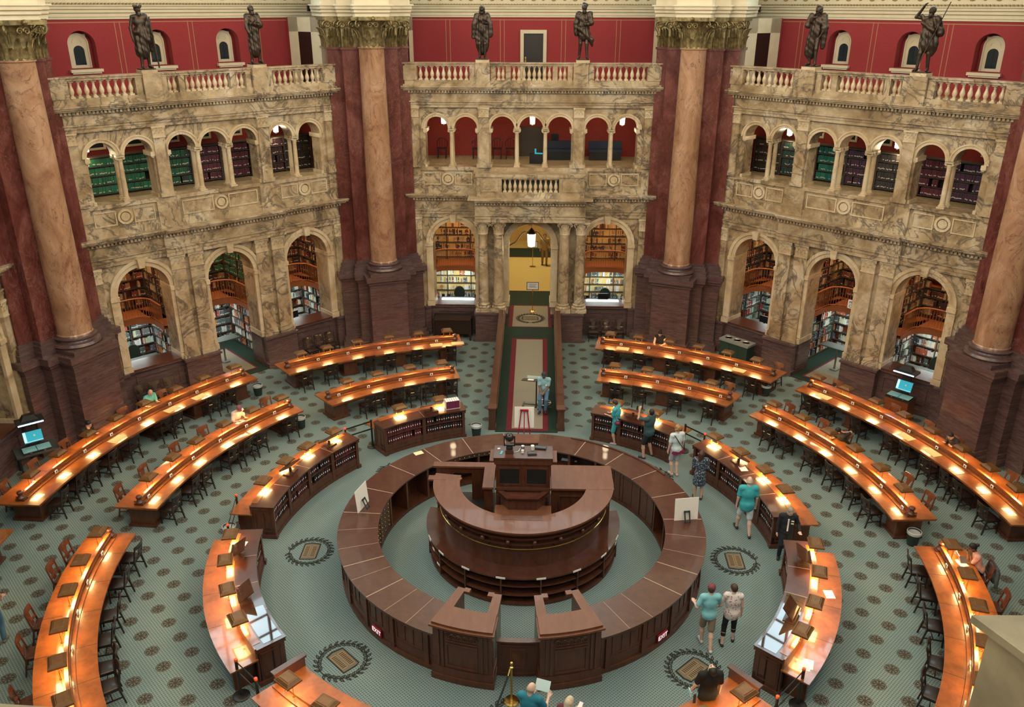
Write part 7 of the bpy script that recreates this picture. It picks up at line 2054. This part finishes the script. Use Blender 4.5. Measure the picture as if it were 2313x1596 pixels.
# facing: 0 = +y (away from the viewer), 90 = -x, 180 = towards the viewer, -90 = +x
# visitors on the floor
t, i1 = person('man in pale blue shirt, jeans and dark cap sitting on a stool on the ramp', (0.66,8.50,0.185), 172, 1.74, BROWN, (0.26,0.46,0.52), 'short', 'pants', (0.07,0.16,0.26), 'cap', shoe=(0.02,0.02,0.02), sit=True, seat=0.62, lean=10, head=(12,0), handL=(-0.04,0.34,0.80), handR=(0.06,0.36,0.79), footL=(-0.10,0.36,0.09), footR=(0.09,0.42,0.09), mats={'capcol':(0.02,0.03,0.045)})
m = MB(); q = i1['U'](-0.09,0.125,1.25)*i1['s']; m.cbox(tuple(q),(0.05,0.012,0.07)); m.build('badge', M_white, t)
t, i2 = person('woman in turquoise shirt and shorts looking at a phone by the counter', (3.13,6.2,0), 62, 1.64, TAN, (0.045,0.36,0.42), 'short', 'shorts', (0.05,0.33,0.38), 'short', (0.025,0.018,0.015), (0.3,0.3,0.3), bulk=1.12, shirtlen=0.12, lean=4, head=(26,0), handL=(-0.10,0.33,1.12), handR=(0.09,0.33,1.12))
p = world_pt(i2, (0.0,0.42,1.14)); m = MB(); m.cbox((0,0,0),(0.07,0.14,0.01)); o = m.build('phone', M_black, None, p, R(62)); tag(o, 'dark phone held by the woman in turquoise', 'phone')
bag_m = plain('maroon_bag', (0.13,0.015,0.04), 0.5)
p = world_pt(i2, (-0.16,-0.10,0.93)); t = thing('shoulder_bag', 'small maroon bag at the hip of the woman in turquoise', 'bag', p, R(62)); m = MB(); k = MB(); k.ball((0,0,0), 0.105, 8, 0, 0.8); k.build('bag_body', bag_m, t); m.tube([(-0.03,0.02,0.07),(0.0,0.13,0.28),(0.16,0.12,0.52)], 0.008, 5); m.build('strap', bag_m, t)
t, i3 = person('man in dark teal shirt and black shorts raising a phone to take a picture', (4.12,5.30,0), 50, 1.80, TAN, (0.03,0.075,0.085), 'short', 'shorts', (0.008,0.015,0.018), 'short', (0.015,0.012,0.01), (0.02,0.02,0.02), bulk=1.15, shirtlen=0.06, head=(-28,0), handL=(-0.12,0.33,1.60), footL=(-0.16,0.05,0.08), footR=(0.16,-0.05,0.08))
p = world_pt(i3, (-0.12,0.42,1.66)); m = MB(); m.cbox((0,0,0),(0.08,0.012,0.15)); o = m.build('phone', M_black, None, p, R(50)); tag(o, 'black phone held up by the man in dark teal', 'phone')
t, i4 = person('person in white T-shirt with a black shoulder strap walking behind the ring counter', (4.85,4.20,0), 20, 1.76, PALE, (0.55,0.66,0.70), 'short', 'shorts', (0.45,0.42,0.46), 'curly', (0.32,0.19,0.08), (0.45,0.40,0.36), shirtlen=0.05, head=(6,0), footL=(-0.08,0.02,0.08), footR=(0.05,-0.06,0.08))
m = MB(); pts = [i4['U'](x,y,z)*i4['s'] for x,y,z in ((-0.17,0.0,1.50),(-0.12,-0.125,1.42),(0.0,-0.155,1.22),(0.14,-0.13,1.02),(0.18,0.0,0.93))]; m.tube([tuple(q) for q in pts], 0.014, 6); m.build('strap', M_black, t)
m = MB(); q = i4['piv']*i4['s']; m.frustum((q[0]+0.02,q[1]-0.0,q[2]-0.13),(0.38,0.30),(0.36,0.28),0.10); o = m.build('shorts_band', plain('magenta_band', (0.20,0.01,0.07), 0.8), t)
t, i5 = person('long-haired woman in a blue and white patterned dress behind the ring counter', (5.36,2.80,0), -10, 1.66, TAN, low='dress', sleeve='long', hair='long', haircol=(0.055,0.022,0.012), shoe=(0.02,0.03,0.04), mats={'shirt':P_dress}, handL=(-0.10,0.24,1.05), handR=(0.14,0.25,1.08), head=(5,-25))
t, i6 = person('bald man in turquoise shirt and white shorts walking past the counter at right', (6.35,0.98,0), -2, 1.86, PALE, (0.04,0.36,0.42), 'short', 'shorts', (0.58,0.64,0.66), 'bald', (0.5,0.45,0.4), (0.02,0.025,0.03), bulk=1.12, shirtlen=0.10, footL=(-0.13,0.26,0.08), footR=(0.12,-0.16,0.09), head=(4,-10))
t, i7 = person('guard in dark jacket and tie leaning on the counter at lower right', (7.17,-0.10,0), 172, 1.66, PALE, (0.010,0.014,0.02), 'long', 'pants', (0.010,0.015,0.022), 'short', (0.25,0.24,0.22), (0.01,0.01,0.012), bulk=1.05, lean=3, head=(22,28), handL=(-0.32,0.22,1.08))
m = MB(); q0, q1 = i7['U'](0.0,0.125,1.40)*i7['s'], i7['U'](0.0,0.145,1.02)*i7['s']; m.tube([tuple(q0),tuple(q1)], 0.022, 6); m.build('tie', M_white, t)
m = MB()
for zz in (1.34,1.26): q = i7['U'](-0.11,0.125,zz)*i7['s']; m.cbox(tuple(q),(0.07,0.012,0.03))
m.build('badge', M_white, t)
m = MB()
for sx in (-1,1): q = i7['Hd'](sx*0.03,0.10,0.012)*i7['s']; m.tube([(q[0]+0.022*math.cos(w*PI/5),q[1],q[2]+0.018*math.sin(w*PI/5)) for w in range(10)], 0.003, 4, closed=True)
m.build('spectacle_frame', M_black, t)
t, i8 = person('man in maroon cap, light blue T-shirt and khaki shorts walking on the carpet', (4.44,-3.60,0), 3, 1.74, PALE, (0.20,0.50,0.58), 'short', 'shorts', (0.23,0.18,0.12), 'cap', (0.05,0.03,0.02), (0.5,0.5,0.5), footL=(-0.06,0.14,0.08), footR=(0.06,-0.22,0.10), shirtlen=0.03, mats={'capcol':(0.16,0.04,0.05)}, handR=(0.24,0.32,1.05), handL=(-0.30,0.22,1.10), head=(8,-25))
t, i9 = person('woman in white floral top and black capri trousers walking on the carpet', (5.0,-3.46,0), -5, 1.66, PALE, low='capri', lowcol=(0.006,0.008,0.010), sleeve='none', hair='short', haircol=(0.045,0.022,0.012), shoe=(0.02,0.02,0.02), bulk=1.08, shirtlen=0.10, mats={'shirt':P_floral}, footL=(-0.16,-0.12,0.08), footR=(0.12,0.08,0.08), handL=(-0.30,0.12,0.98), head=(4,25))
t, i10 = person('man in black shirt and black shorts with head tilted back looking up', (3.98,-6.0,0), 4, 1.76, PALE, (0.006,0.007,0.007), 'short', 'shorts', (0.006,0.010,0.011), 'short', (0.012,0.010,0.008), (0.02,0.02,0.02), bulk=1.10, shirtlen=0.06, head=(-62,0), handL=(-0.30,0.10,0.92), lean=-5)
p = world_pt(i10, (-0.34,0.10,0.84)); m = MB(); m.cbox((0,0,0),(0.02,0.16,0.11)); o = m.build('leaflet', plain('pale_blue_leaflet', (0.35,0.6,0.68), 0.7), None, p, R(10)); tag(o, 'pale blue leaflet in the hand of the man in black', 'leaflet')
p = world_pt(i10, (-0.30,-0.12,0.98)); m = MB(); m.cbox((0,0,-0.10),(0.05,0.03,0.22)); o = m.build('camera_strap', M_black, None, p, R(10)); tag(o, 'black strap bag hanging at the hip of the man in black', 'bag')
t, i11 = person('balding man in teal shirt holding a white sheet near the gate', (0.31,-6.75,0), -18, 1.74, PALE, (0.015,0.17,0.25), 'short', 'pants', (0.04,0.05,0.07), 'bald', (0.35,0.27,0.22), bulk=1.12, head=(20,-22), handL=(0.02,0.36,1.28), handR=(0.28,0.34,1.20))
p = world_pt(i11, (0.14,0.40,1.40)); m = MB(); m.cbox((0,0,0),(0.30,0.004,0.22), M=Matrix.Rotation(R(-38),3,'X')); o = m.build('paper_sheet', plain('pale_blue_sheet', (0.55,0.72,0.74), 0.7), None, p, R(-18)); tag(o, 'pale sheet held up by the balding man near the gate', 'paper')
t, i12 = person('woman with blonde hair looking at a phone near the gate', (1.06,-7.0,0), -30, 1.66, PALE, (0.10,0.03,0.04), 'short', 'pants', (0.03,0.03,0.05), 'long', (0.50,0.42,0.30), head=(22,0), handL=(-0.03,0.34,1.15), handR=(0.10,0.35,1.15))
p = world_pt(i12, (0.05,0.44,1.20)); m = MB(); m.cbox((0,0,0),(0.08,0.15,0.01), M=Matrix.Rotation(R(30),3,'X')); o = m.build('phone', M_white, None, p, R(-30)); tag(o, 'white phone held by the blonde woman near the gate', 'phone')
t, i13 = person('man in a checked shirt and jeans standing at the left edge', (-12.3,-4.05,0), 20, 1.74, TAN, (0.2,0.2,0.2), 'short', 'pants', (0.05,0.13,0.22), 'short', shoe=(0.16,0.12,0.07), mats={'shirt':P_plaid}, handR=(0.20,0.30,1.05))
t, i14 = person('man in khaki trousers far inside the golden passage', (0.72,24.8,0.808), 185, 1.74, TAN, (0.40,0.30,0.14), 'short', 'pants', (0.30,0.20,0.08), 'short', shoe=(0.02,0.015,0.01), stride=0.2, vox=0.014)
# readers at the desks
def reader(desk, az, lab, turn=0, r_off=0.18, **kw):
    d = DESK[desk]; dep = 1.36 if desk[0] == 'O' else 1.26
    x, y, _ = pol(d['c'], d['R']+dep+r_off, az)
    kw.setdefault('sit', True); kw.setdefault('lean', 22); kw.setdefault('seat', 0.48)
    kw.setdefault('handL', (-0.14,0.40,0.80)); kw.setdefault('handR', (0.14,0.42,0.80))
    kw.setdefault('vox', 0.013)
    return person(lab, (x,y,0), az+180+turn, **kw)
reader('O3', 62.6, 'bald man in turquoise shirt reading at the outer side of long outer desk at left', skin=PALE, shirt=(0.10,0.45,0.44), hair='bald', haircol=(0.2,0.12,0.09), low='pants', head=(12,-20), handR=(0.30,0.42,0.80))
reader('O3', 72.8, 'dark-haired woman in black, hand on chin, at long outer desk at left', skin=PALE, shirt=(0.008,0.008,0.01), sleeve='long', hair='bun', haircol=(0.012,0.008,0.007), low='pants', head=(20,0), handR=(0.05,0.26,1.03))
reader('M3', 58.6, 'woman in pink cap and white shirt reading at long inner desk at left', skin=PALE, shirt=(0.62,0.55,0.52), hair='cap', haircol=(0.3,0.2,0.1), low='pants', lowcol=(0.02,0.03,0.04), head=(25,-20), mats={'capcol':(0.26,0.09,0.12)})
reader('M4', -64.0, 'man in black T-shirt, hand to his hair, reading at long inner desk at right', skin=TAN, shirt=(0.012,0.014,0.015), hair='short', haircol=(0.012,0.009,0.007), low='pants', head=(30,-15), handL=(-0.13,0.22,1.12), lean=30)
reader('O4', -70.2, 'man in dark clothes bent over long outer desk at right', skin=PALE, shirt=(0.02,0.02,0.028), sleeve='long', hair='short', haircol=(0.03,0.02,0.015), low='pants', head=(25,10), lean=34)
reader('O2', -20.6, 'woman with black hair in sleeveless black top at outer desk right of ramp', skin=PALE, shirt=(0.008,0.008,0.01), sleeve='none', hair='bun', haircol=(0.008,0.006,0.006), low='pants', head=(28,0), lean=12)
reader('M6', -95.2, 'woman in pink shirt with hair tied back, resting chin on hand at lower right desk', skin=BROWN, shirt=(0.55,0.30,0.26), hair='bun', haircol=(0.010,0.007,0.006), low='pants', lowcol=(0.006,0.008,0.012), head=(18,0), handL=(-0.08,0.30,1.02), handR=(0.09,0.30,1.02), lean=20, vox=0.011)
x, y, _ = pol(DESK['M6']['c'], 11.72+0.42, -96.3)
me = sdf_mesh('denim_jacket', [('c',V3(-0.20,0,0.86),V3(0.20,0,0.86),0.06,0.06),('e',V3(0,-0.04,0.62),(0.24,0.07,0.26),None),('c',V3(-0.24,-0.02,0.80),V3(-0.27,-0.03,0.40),0.055,0.045),('c',V3(0.24,-0.02,0.80),V3(0.27,-0.03,0.40),0.055,0.045)], 0.015, plain('dark_denim', (0.045,0.065,0.085), 0.9, var=0.3, vscale=12), 0.03, parent=False)
o = link('denim_jacket', me, None, (x,y,0), R(-96.3+180)); tag(o, 'dark denim jacket hung over the chair of the woman in pink', 'jacket')
d = DESK['M6']; x, y, _ = pol(d['c'], 11.72+1.2, -111.5)

# ------------------------------------------------------------------ bronze statues on the balustrades
def statue(az, s, lab, spec):
    v = bayp(az, s, 0.10, 11.835)
    b = thing('statue', lab, 'statue', v, R(az+180))
    m = MB(); m.box(-0.27,0.27,-0.24,0.24,0,0.10); m.build('marble_block', M_siena_plain, b)
    m = MB(); m.box(-0.24,0.24,-0.21,0.21,0.10,0.14); m.build('bronze_base', M_bronze, b)
    C = lambda a,b_,ra,rb,kk=0.03: ('c',V3(*a),V3(*b_),ra,rb,kk)
    E = lambda c,r: ('e',V3(*c),r,None)
    Z = 0.14; H = spec.get('H', 1.97)/1.72
    def S(pl): return [(('c',p[1]*H+V3(0,0,Z),p[2]*H+V3(0,0,Z),p[3]*H,p[4]*H)+tuple(p[5:])) if p[0]=='c' else ('e',p[1]*H+V3(0,0,Z),tuple(q*H for q in p[2]),p[3]) for p in pl]
    body = [E((0,0.0,1.27),(0.175,0.125,0.20)), E((0,0.01,1.06),(0.155,0.12,0.18)), E((0,0,0.94),(0.17,0.13,0.14)), C((-0.15,0,1.42),(0.15,0,1.42),0.075,0.075), C((0,-0.01,1.44),(0,0.01,1.55),0.058,0.055),
            E((0,0.02,1.615),(0.078,0.098,0.112)), E((0,0.05,1.555),(0.055,0.055,0.06)), E((0,0.125,1.60),(0.014,0.02,0.026))]
    for i, x in enumerate((-0.10,0.10)):
        f = spec.get('feet', ((-0.11,0.02),(0.12,-0.05)))[i]
        kx, ky = x*0.9+f[0]*0.1, 0.03+f[1]*0.5
        body += [C((x,0,0.92),(kx,ky,0.49),0.085,0.06), C((kx,ky,0.49),(f[0],f[1],0.09),0.062,0.042), C((f[0],f[1]-0.02,0.045),(f[0]*1.25,f[1]+0.15,0.03),0.042,0.032)]
    for i, sg in enumerate((-1,1)):
        e, w = spec['arms'][i]
        body += [C((sg*0.185,0,1.42),e,0.058,0.048), C(e,w,0.048,0.034)]
        f = V3(*w)-V3(*e); f /= np.linalg.norm(f)
        for j in range(4):
            o = V3(0,(j-1.5)*0.02,0) if abs(f[2]) > 0.5 else V3(0,0,(j-1.5)*0.02)
            a = V3(*w)+o*0.7; b2 = V3(*w)+f*0.09+o; c2 = b2+f*0.05+V3(-sg*0.02,0,-0.01)
            body += [('c',a,b2,0.022,0.016,0.012), ('c',b2,c2,0.014,0.012,0.008)]
        body += [('c',V3(*w)+f*0.03,V3(*w)+f*0.07+V3(0,0.035,0.02),0.018,0.013,0.01)]
    sdf_mesh('figure', S(body), 0.019, M_bronze, 0.04, parent=b)
    # robe with folds
    rb = spec['robe']; fr, amp, tw = spec.get('folds', (14,0.013,5.0))
    def folds(X, Yy, Zz):
        an = np.arctan2(Yy, X)
        return amp*np.sin(an*fr+tw*Zz+1.3*np.sin(3*Zz))*np.clip((1.75*H+Z-Zz)/0.8,0.2,1) + 0.005*np.sin(31*Zz+5*an)
    sdf_mesh('robe', S(rb(C,E)), 0.019, M_bronze, 0.05, post=folds, parent=b)
    if 'hair' in spec:
        sdf_mesh('hair', S(spec['hair'](C,E)), 0.017, M_bronze, 0.02, parent=b, post=lambda X,Yy,Zz: 0.006*np.sin(70*X)*np.sin(70*Zz)*np.cos(60*Yy))
    if 'staff' in spec:
        a, c2 = spec['staff']; m = MB(); m.tube([tuple(np.array(a)*H+V3(0,0,Z)),tuple(np.array(c2)*H+V3(0,0,Z))], spec.get('sr',0.016), 8); m.build(spec.get('sname','staff'), M_bronze, b)
    for nm_, fn in spec.get('extra', ()):
        m = MB(); fn(m, H, Z); m.build(nm_, M_bronze, b)
    return b
beard = lambda C,E: [E((0,0.085,1.50),(0.055,0.05,0.085)), E((0,-0.02,1.635),(0.092,0.105,0.11))]
def wreathhair(C,E):
    out = beard(C,E)
    for q in range(12):
        a = 2*PI*q/12; out.append(C((0.085*math.cos(a),0.02+0.10*math.sin(a),1.67),(0.12*math.cos(a),0.02+0.135*math.sin(a),1.73),0.025,0.012,0.012))
    return out
# seen from the front each figure's own left is on the viewer's right
toga = lambda C,E: [E((0,0,1.0),(0.20,0.16,0.25)), E((0.02,0,0.75),(0.20,0.165,0.30)), E((0.03,0.0,0.50),(0.20,0.165,0.25)), C((-0.16,-0.02,1.43),(0.14,0.09,1.02),0.085,0.09), C((-0.2,-0.04,1.42),(-0.24,0.0,0.75),0.08,0.10), C((0.12,0.07,1.05),(-0.12,0.10,0.80),0.09,0.09), C((-0.22,0,0.8),(-0.26,-0.02,0.50),0.10,0.06)]
statue(45, -2.03, 'wreathed bearded bronze statue with bare chest and tall staff', dict(arms=[((-0.27,-0.01,1.12),(-0.27,0.12,0.95)),((0.27,-0.02,1.12),(0.28,0.05,0.86))], robe=toga, hair=wreathhair, staff=((-0.34,0.12,0.0),(-0.25,0.12,1.42)), sr=0.028, folds=(9,0.016,7.0), feet=((-0.12,-0.04),(0.12,0.05))))
robe2 = lambda C,E: [E((0,0,1.27),(0.195,0.145,0.21)), E((0,0,1.02),(0.19,0.155,0.26)), E((0,0,0.72),(0.185,0.16,0.30)), E((0.0,0.0,0.45),(0.19,0.165,0.28)), C((-0.18,0,1.42),(-0.22,0.08,1.14),0.085,0.08), C((-0.22,0.08,1.14),(0.02,0.17,1.18),0.08,0.07), C((0.18,0,1.42),(0.23,0.06,1.10),0.085,0.08), C((0.23,0.06,1.1),(0.2,0.14,0.92),0.07,0.06)]
statue(45, 2.02, 'slender robed bronze statue with one arm folded across, by the left pier', dict(arms=[((-0.23,0.07,1.14),(0.04,0.17,1.19)),((0.24,0.05,1.12),(0.21,0.14,0.92))], robe=robe2, hair=beard, folds=(10,0.016,6.0)))
coat = lambda C,E: [E((0,0,1.30),(0.205,0.145,0.19)), E((0,-0.02,1.02),(0.20,0.15,0.28)), E((-0.12,-0.03,0.65),(0.12,0.13,0.42)), E((0.12,-0.03,0.65),(0.12,0.13,0.42)), E((0,-0.06,0.55),(0.2,0.10,0.45)), C((-0.19,0,1.42),(-0.27,0.02,1.12),0.09,0.09), C((0.19,0,1.42),(0.27,0.02,1.12),0.09,0.10), C((0.27,0.02,1.12),(0.30,0.0,0.72),0.10,0.09), C((-0.27,0.02,1.12),(-0.29,0.0,0.78),0.09,0.10)]
hood = lambda C,E: [E((0,-0.02,1.62),(0.10,0.105,0.125)), E((0,-0.03,1.52),(0.115,0.09,0.10)), E((0,0.085,1.50),(0.05,0.045,0.06))]
statue(0, -2.0, 'bronze statue in long open gown with hooded head on the rear balustrade', dict(arms=[((-0.27,0.03,1.14),(-0.13,0.18,1.17)),((0.28,0.02,1.12),(0.28,0.08,0.88))], robe=coat, hair=hood, folds=(12,0.014,1.0), feet=((-0.09,0.03),(0.09,0.03))))
tunic = lambda C,E: [E((0,0,1.28),(0.20,0.145,0.2)), E((0,0,1.02),(0.185,0.15,0.25)), E((-0.02,0.0,0.78),(0.21,0.165,0.22)), C((0.14,0.10,0.98),(-0.25,0.05,0.60),0.08,0.09), C((-0.25,0.05,0.62),(-0.30,0.0,0.40),0.08,0.03), C((-0.19,0,1.43),(-0.24,0.04,1.14),0.095,0.085), C((0.19,0,1.43),(0.26,0.0,1.12),0.095,0.085), C((0.26,0,1.12),(0.25,0.02,0.80),0.09,0.07), C((-0.24,0.04,1.14),(-0.02,0.19,1.10),0.075,0.06)]
def hb(C,E): return beard(C,E)+[C((-0.08,-0.05,1.7),(0.02,-0.05,1.74),0.05,0.05)]
statue(0, 2.06, 'bearded bronze statue in belted tunic with bare legs and sash', dict(H=2.03, arms=[((-0.25,0.03,1.14),(-0.03,0.19,1.10)),((0.27,0.0,1.12),(0.26,0.06,0.86))], robe=tunic, hair=hb, folds=(11,0.012,4.0), feet=((-0.13,0.06),(0.13,-0.02))))
cloak = lambda C,E: [E((0,0,1.28),(0.21,0.155,0.21)), E((0.0,0,1.0),(0.205,0.16,0.28)), E((0.08,-0.02,0.70),(0.20,0.165,0.35)), E((0.12,-0.03,0.45),(0.19,0.15,0.30)), C((0.2,0,1.43),(0.25,0.08,1.16),0.10,0.09), C((0.25,0.08,1.16),(0.03,0.14,1.40),0.075,0.06), C((-0.2,0,1.43),(-0.28,0.03,1.10),0.10,0.10), C((-0.28,0.03,1.1),(-0.27,-0.02,0.55),0.10,0.07)]
wild = lambda C,E: [E((0,-0.02,1.64),(0.105,0.112,0.11)), E((0.06,-0.03,1.56),(0.05,0.07,0.07)), E((-0.06,-0.03,1.56),(0.05,0.07,0.07))]
statue(-45, -1.98, 'brooding bronze statue in heavy overcoat with hand raised to its collar', dict(H=2.0, arms=[((-0.27,0.03,1.12),(-0.27,0.15,0.95)),((0.25,0.08,1.17),(0.05,0.15,1.42))], robe=cloak, hair=wild, folds=(9,0.013,1.5), feet=((-0.12,0.06),(0.10,0.0))))
drape = lambda C,E: [E((0,0,1.27),(0.20,0.15,0.21)), E((0,0,1.0),(0.20,0.16,0.27)), E((0,0.0,0.75),(0.205,0.16,0.25)), E((-0.15,-0.04,0.72),(0.15,0.10,0.33)), C((-0.19,0,1.42),(-0.30,-0.03,1.05),0.095,0.11), C((0.19,0,1.42),(0.25,0.03,1.48),0.09,0.06), C((0.15,0.10,1.30),(-0.15,0.10,1.12),0.07,0.08)]
statue(-45, 1.95, 'bronze statue shading its eyes with raised arm and holding a long spear', dict(H=1.98, arms=[((-0.30,0.02,1.22),(-0.32,0.12,1.36)),((0.40,0.04,1.45),(0.20,0.12,1.72))], robe=drape, hair=beard, staff=((0.12,0.20,0.0),(-0.50,0.12,1.85)), sr=0.016, sname='spear', folds=(8,0.015,8.0), feet=((-0.12,-0.06),(0.13,0.06))))
# ------------------------------------------------------------------ camera, light, colour management
f_px, yaw, pit, roll = 1877.738, -0.0314202, 0.3975002, 0.0020246
fwd = Vector((math.sin(yaw)*math.cos(pit), math.cos(yaw)*math.cos(pit), -math.sin(pit)))
right = Vector((math.cos(yaw), -math.sin(yaw), 0)); up = right.cross(fwd)
r_ = right*math.cos(roll)+up*math.sin(roll); u_ = -right*math.sin(roll)+up*math.cos(roll)
cd = bpy.data.cameras.new('camera'); cam = bpy.data.objects.new('camera', cd); COL.objects.link(cam)
M = Matrix((( r_.x, u_.x, -fwd.x, CAM.x),(r_.y, u_.y, -fwd.y, CAM.y),(r_.z, u_.z, -fwd.z, CAM.z),(0,0,0,1)))
cam.matrix_world = M
cd.sensor_fit = 'HORIZONTAL'; cd.sensor_width = 36.0; cd.lens = f_px/2313*36.0; cd.clip_start = 0.05; cd.clip_end = 300
SC.camera = cam

w = bpy.data.worlds.new('world'); SC.world = w; w.use_nodes = True
w.node_tree.nodes['Background'].inputs['Color'].default_value = (0.6,0.75,0.9,1)
w.node_tree.nodes['Background'].inputs['Strength'].default_value = 0.0

def area(nm, loc, tgt, e, col, sx, sy):
    ld = bpy.data.lights.new(nm, 'AREA'); ld.energy = e; ld.color = col; ld.shape = 'RECTANGLE'; ld.size = sx; ld.size_y = sy
    o = bpy.data.objects.new(nm, ld); COL.objects.link(o); o.location = loc
    d = Vector(tgt)-Vector(loc); o.rotation_euler = d.to_track_quat('-Z','Y').to_euler()
    return o
# added warm area lights floating below the dome to brighten the facades
for i in range(8):
    a = 22.5+45*i
    area('added_facade_fill', pol((0,0), 12.0, a, 21.8), pol((0,0), 16.0, a+180, 7.0), WARM, (1.0,0.76,0.48), 9.0, 2.0)
area('lantern_daylight', (0,0,33.0), (0,0,0), TOP, (0.6,0.92,1.0), 9.0, 9.0)
for y, e in ((19.3,60),(25,260)):
    area('passage_lamp', (0,y,4.9 if y < 20 else 6.2), (0,y,0), e, (1.0,0.80,0.42), 1.2, 1.2)
for az in (0,45,-45):
    for s in (-2.6,2.6):
        v = bayp(az, s, -1.9, 10.2); area('gallery_lamp', v, (v.x,v.y,0), 10, (1.0,0.70,0.42), 1.5, 0.6)

vs_ = SC.view_settings
SC.display_settings.display_device = 'sRGB'
vs_.view_transform = 'Standard'; vs_.look = 'None'; vs_.gamma = 1.0; vs_.exposure = EXPO; vs_.use_curve_mapping = False
cy = SC.cycles
cy.max_bounces = 3; cy.diffuse_bounces = 2; cy.glossy_bounces = 2; cy.transmission_bounces = 2; cy.transparent_max_bounces = 4
cy.caustics_reflective = False; cy.caustics_refractive = False
cy.sample_clamp_indirect = 6.0
cy.use_light_tree = False
cy.adaptive_threshold = 0.03
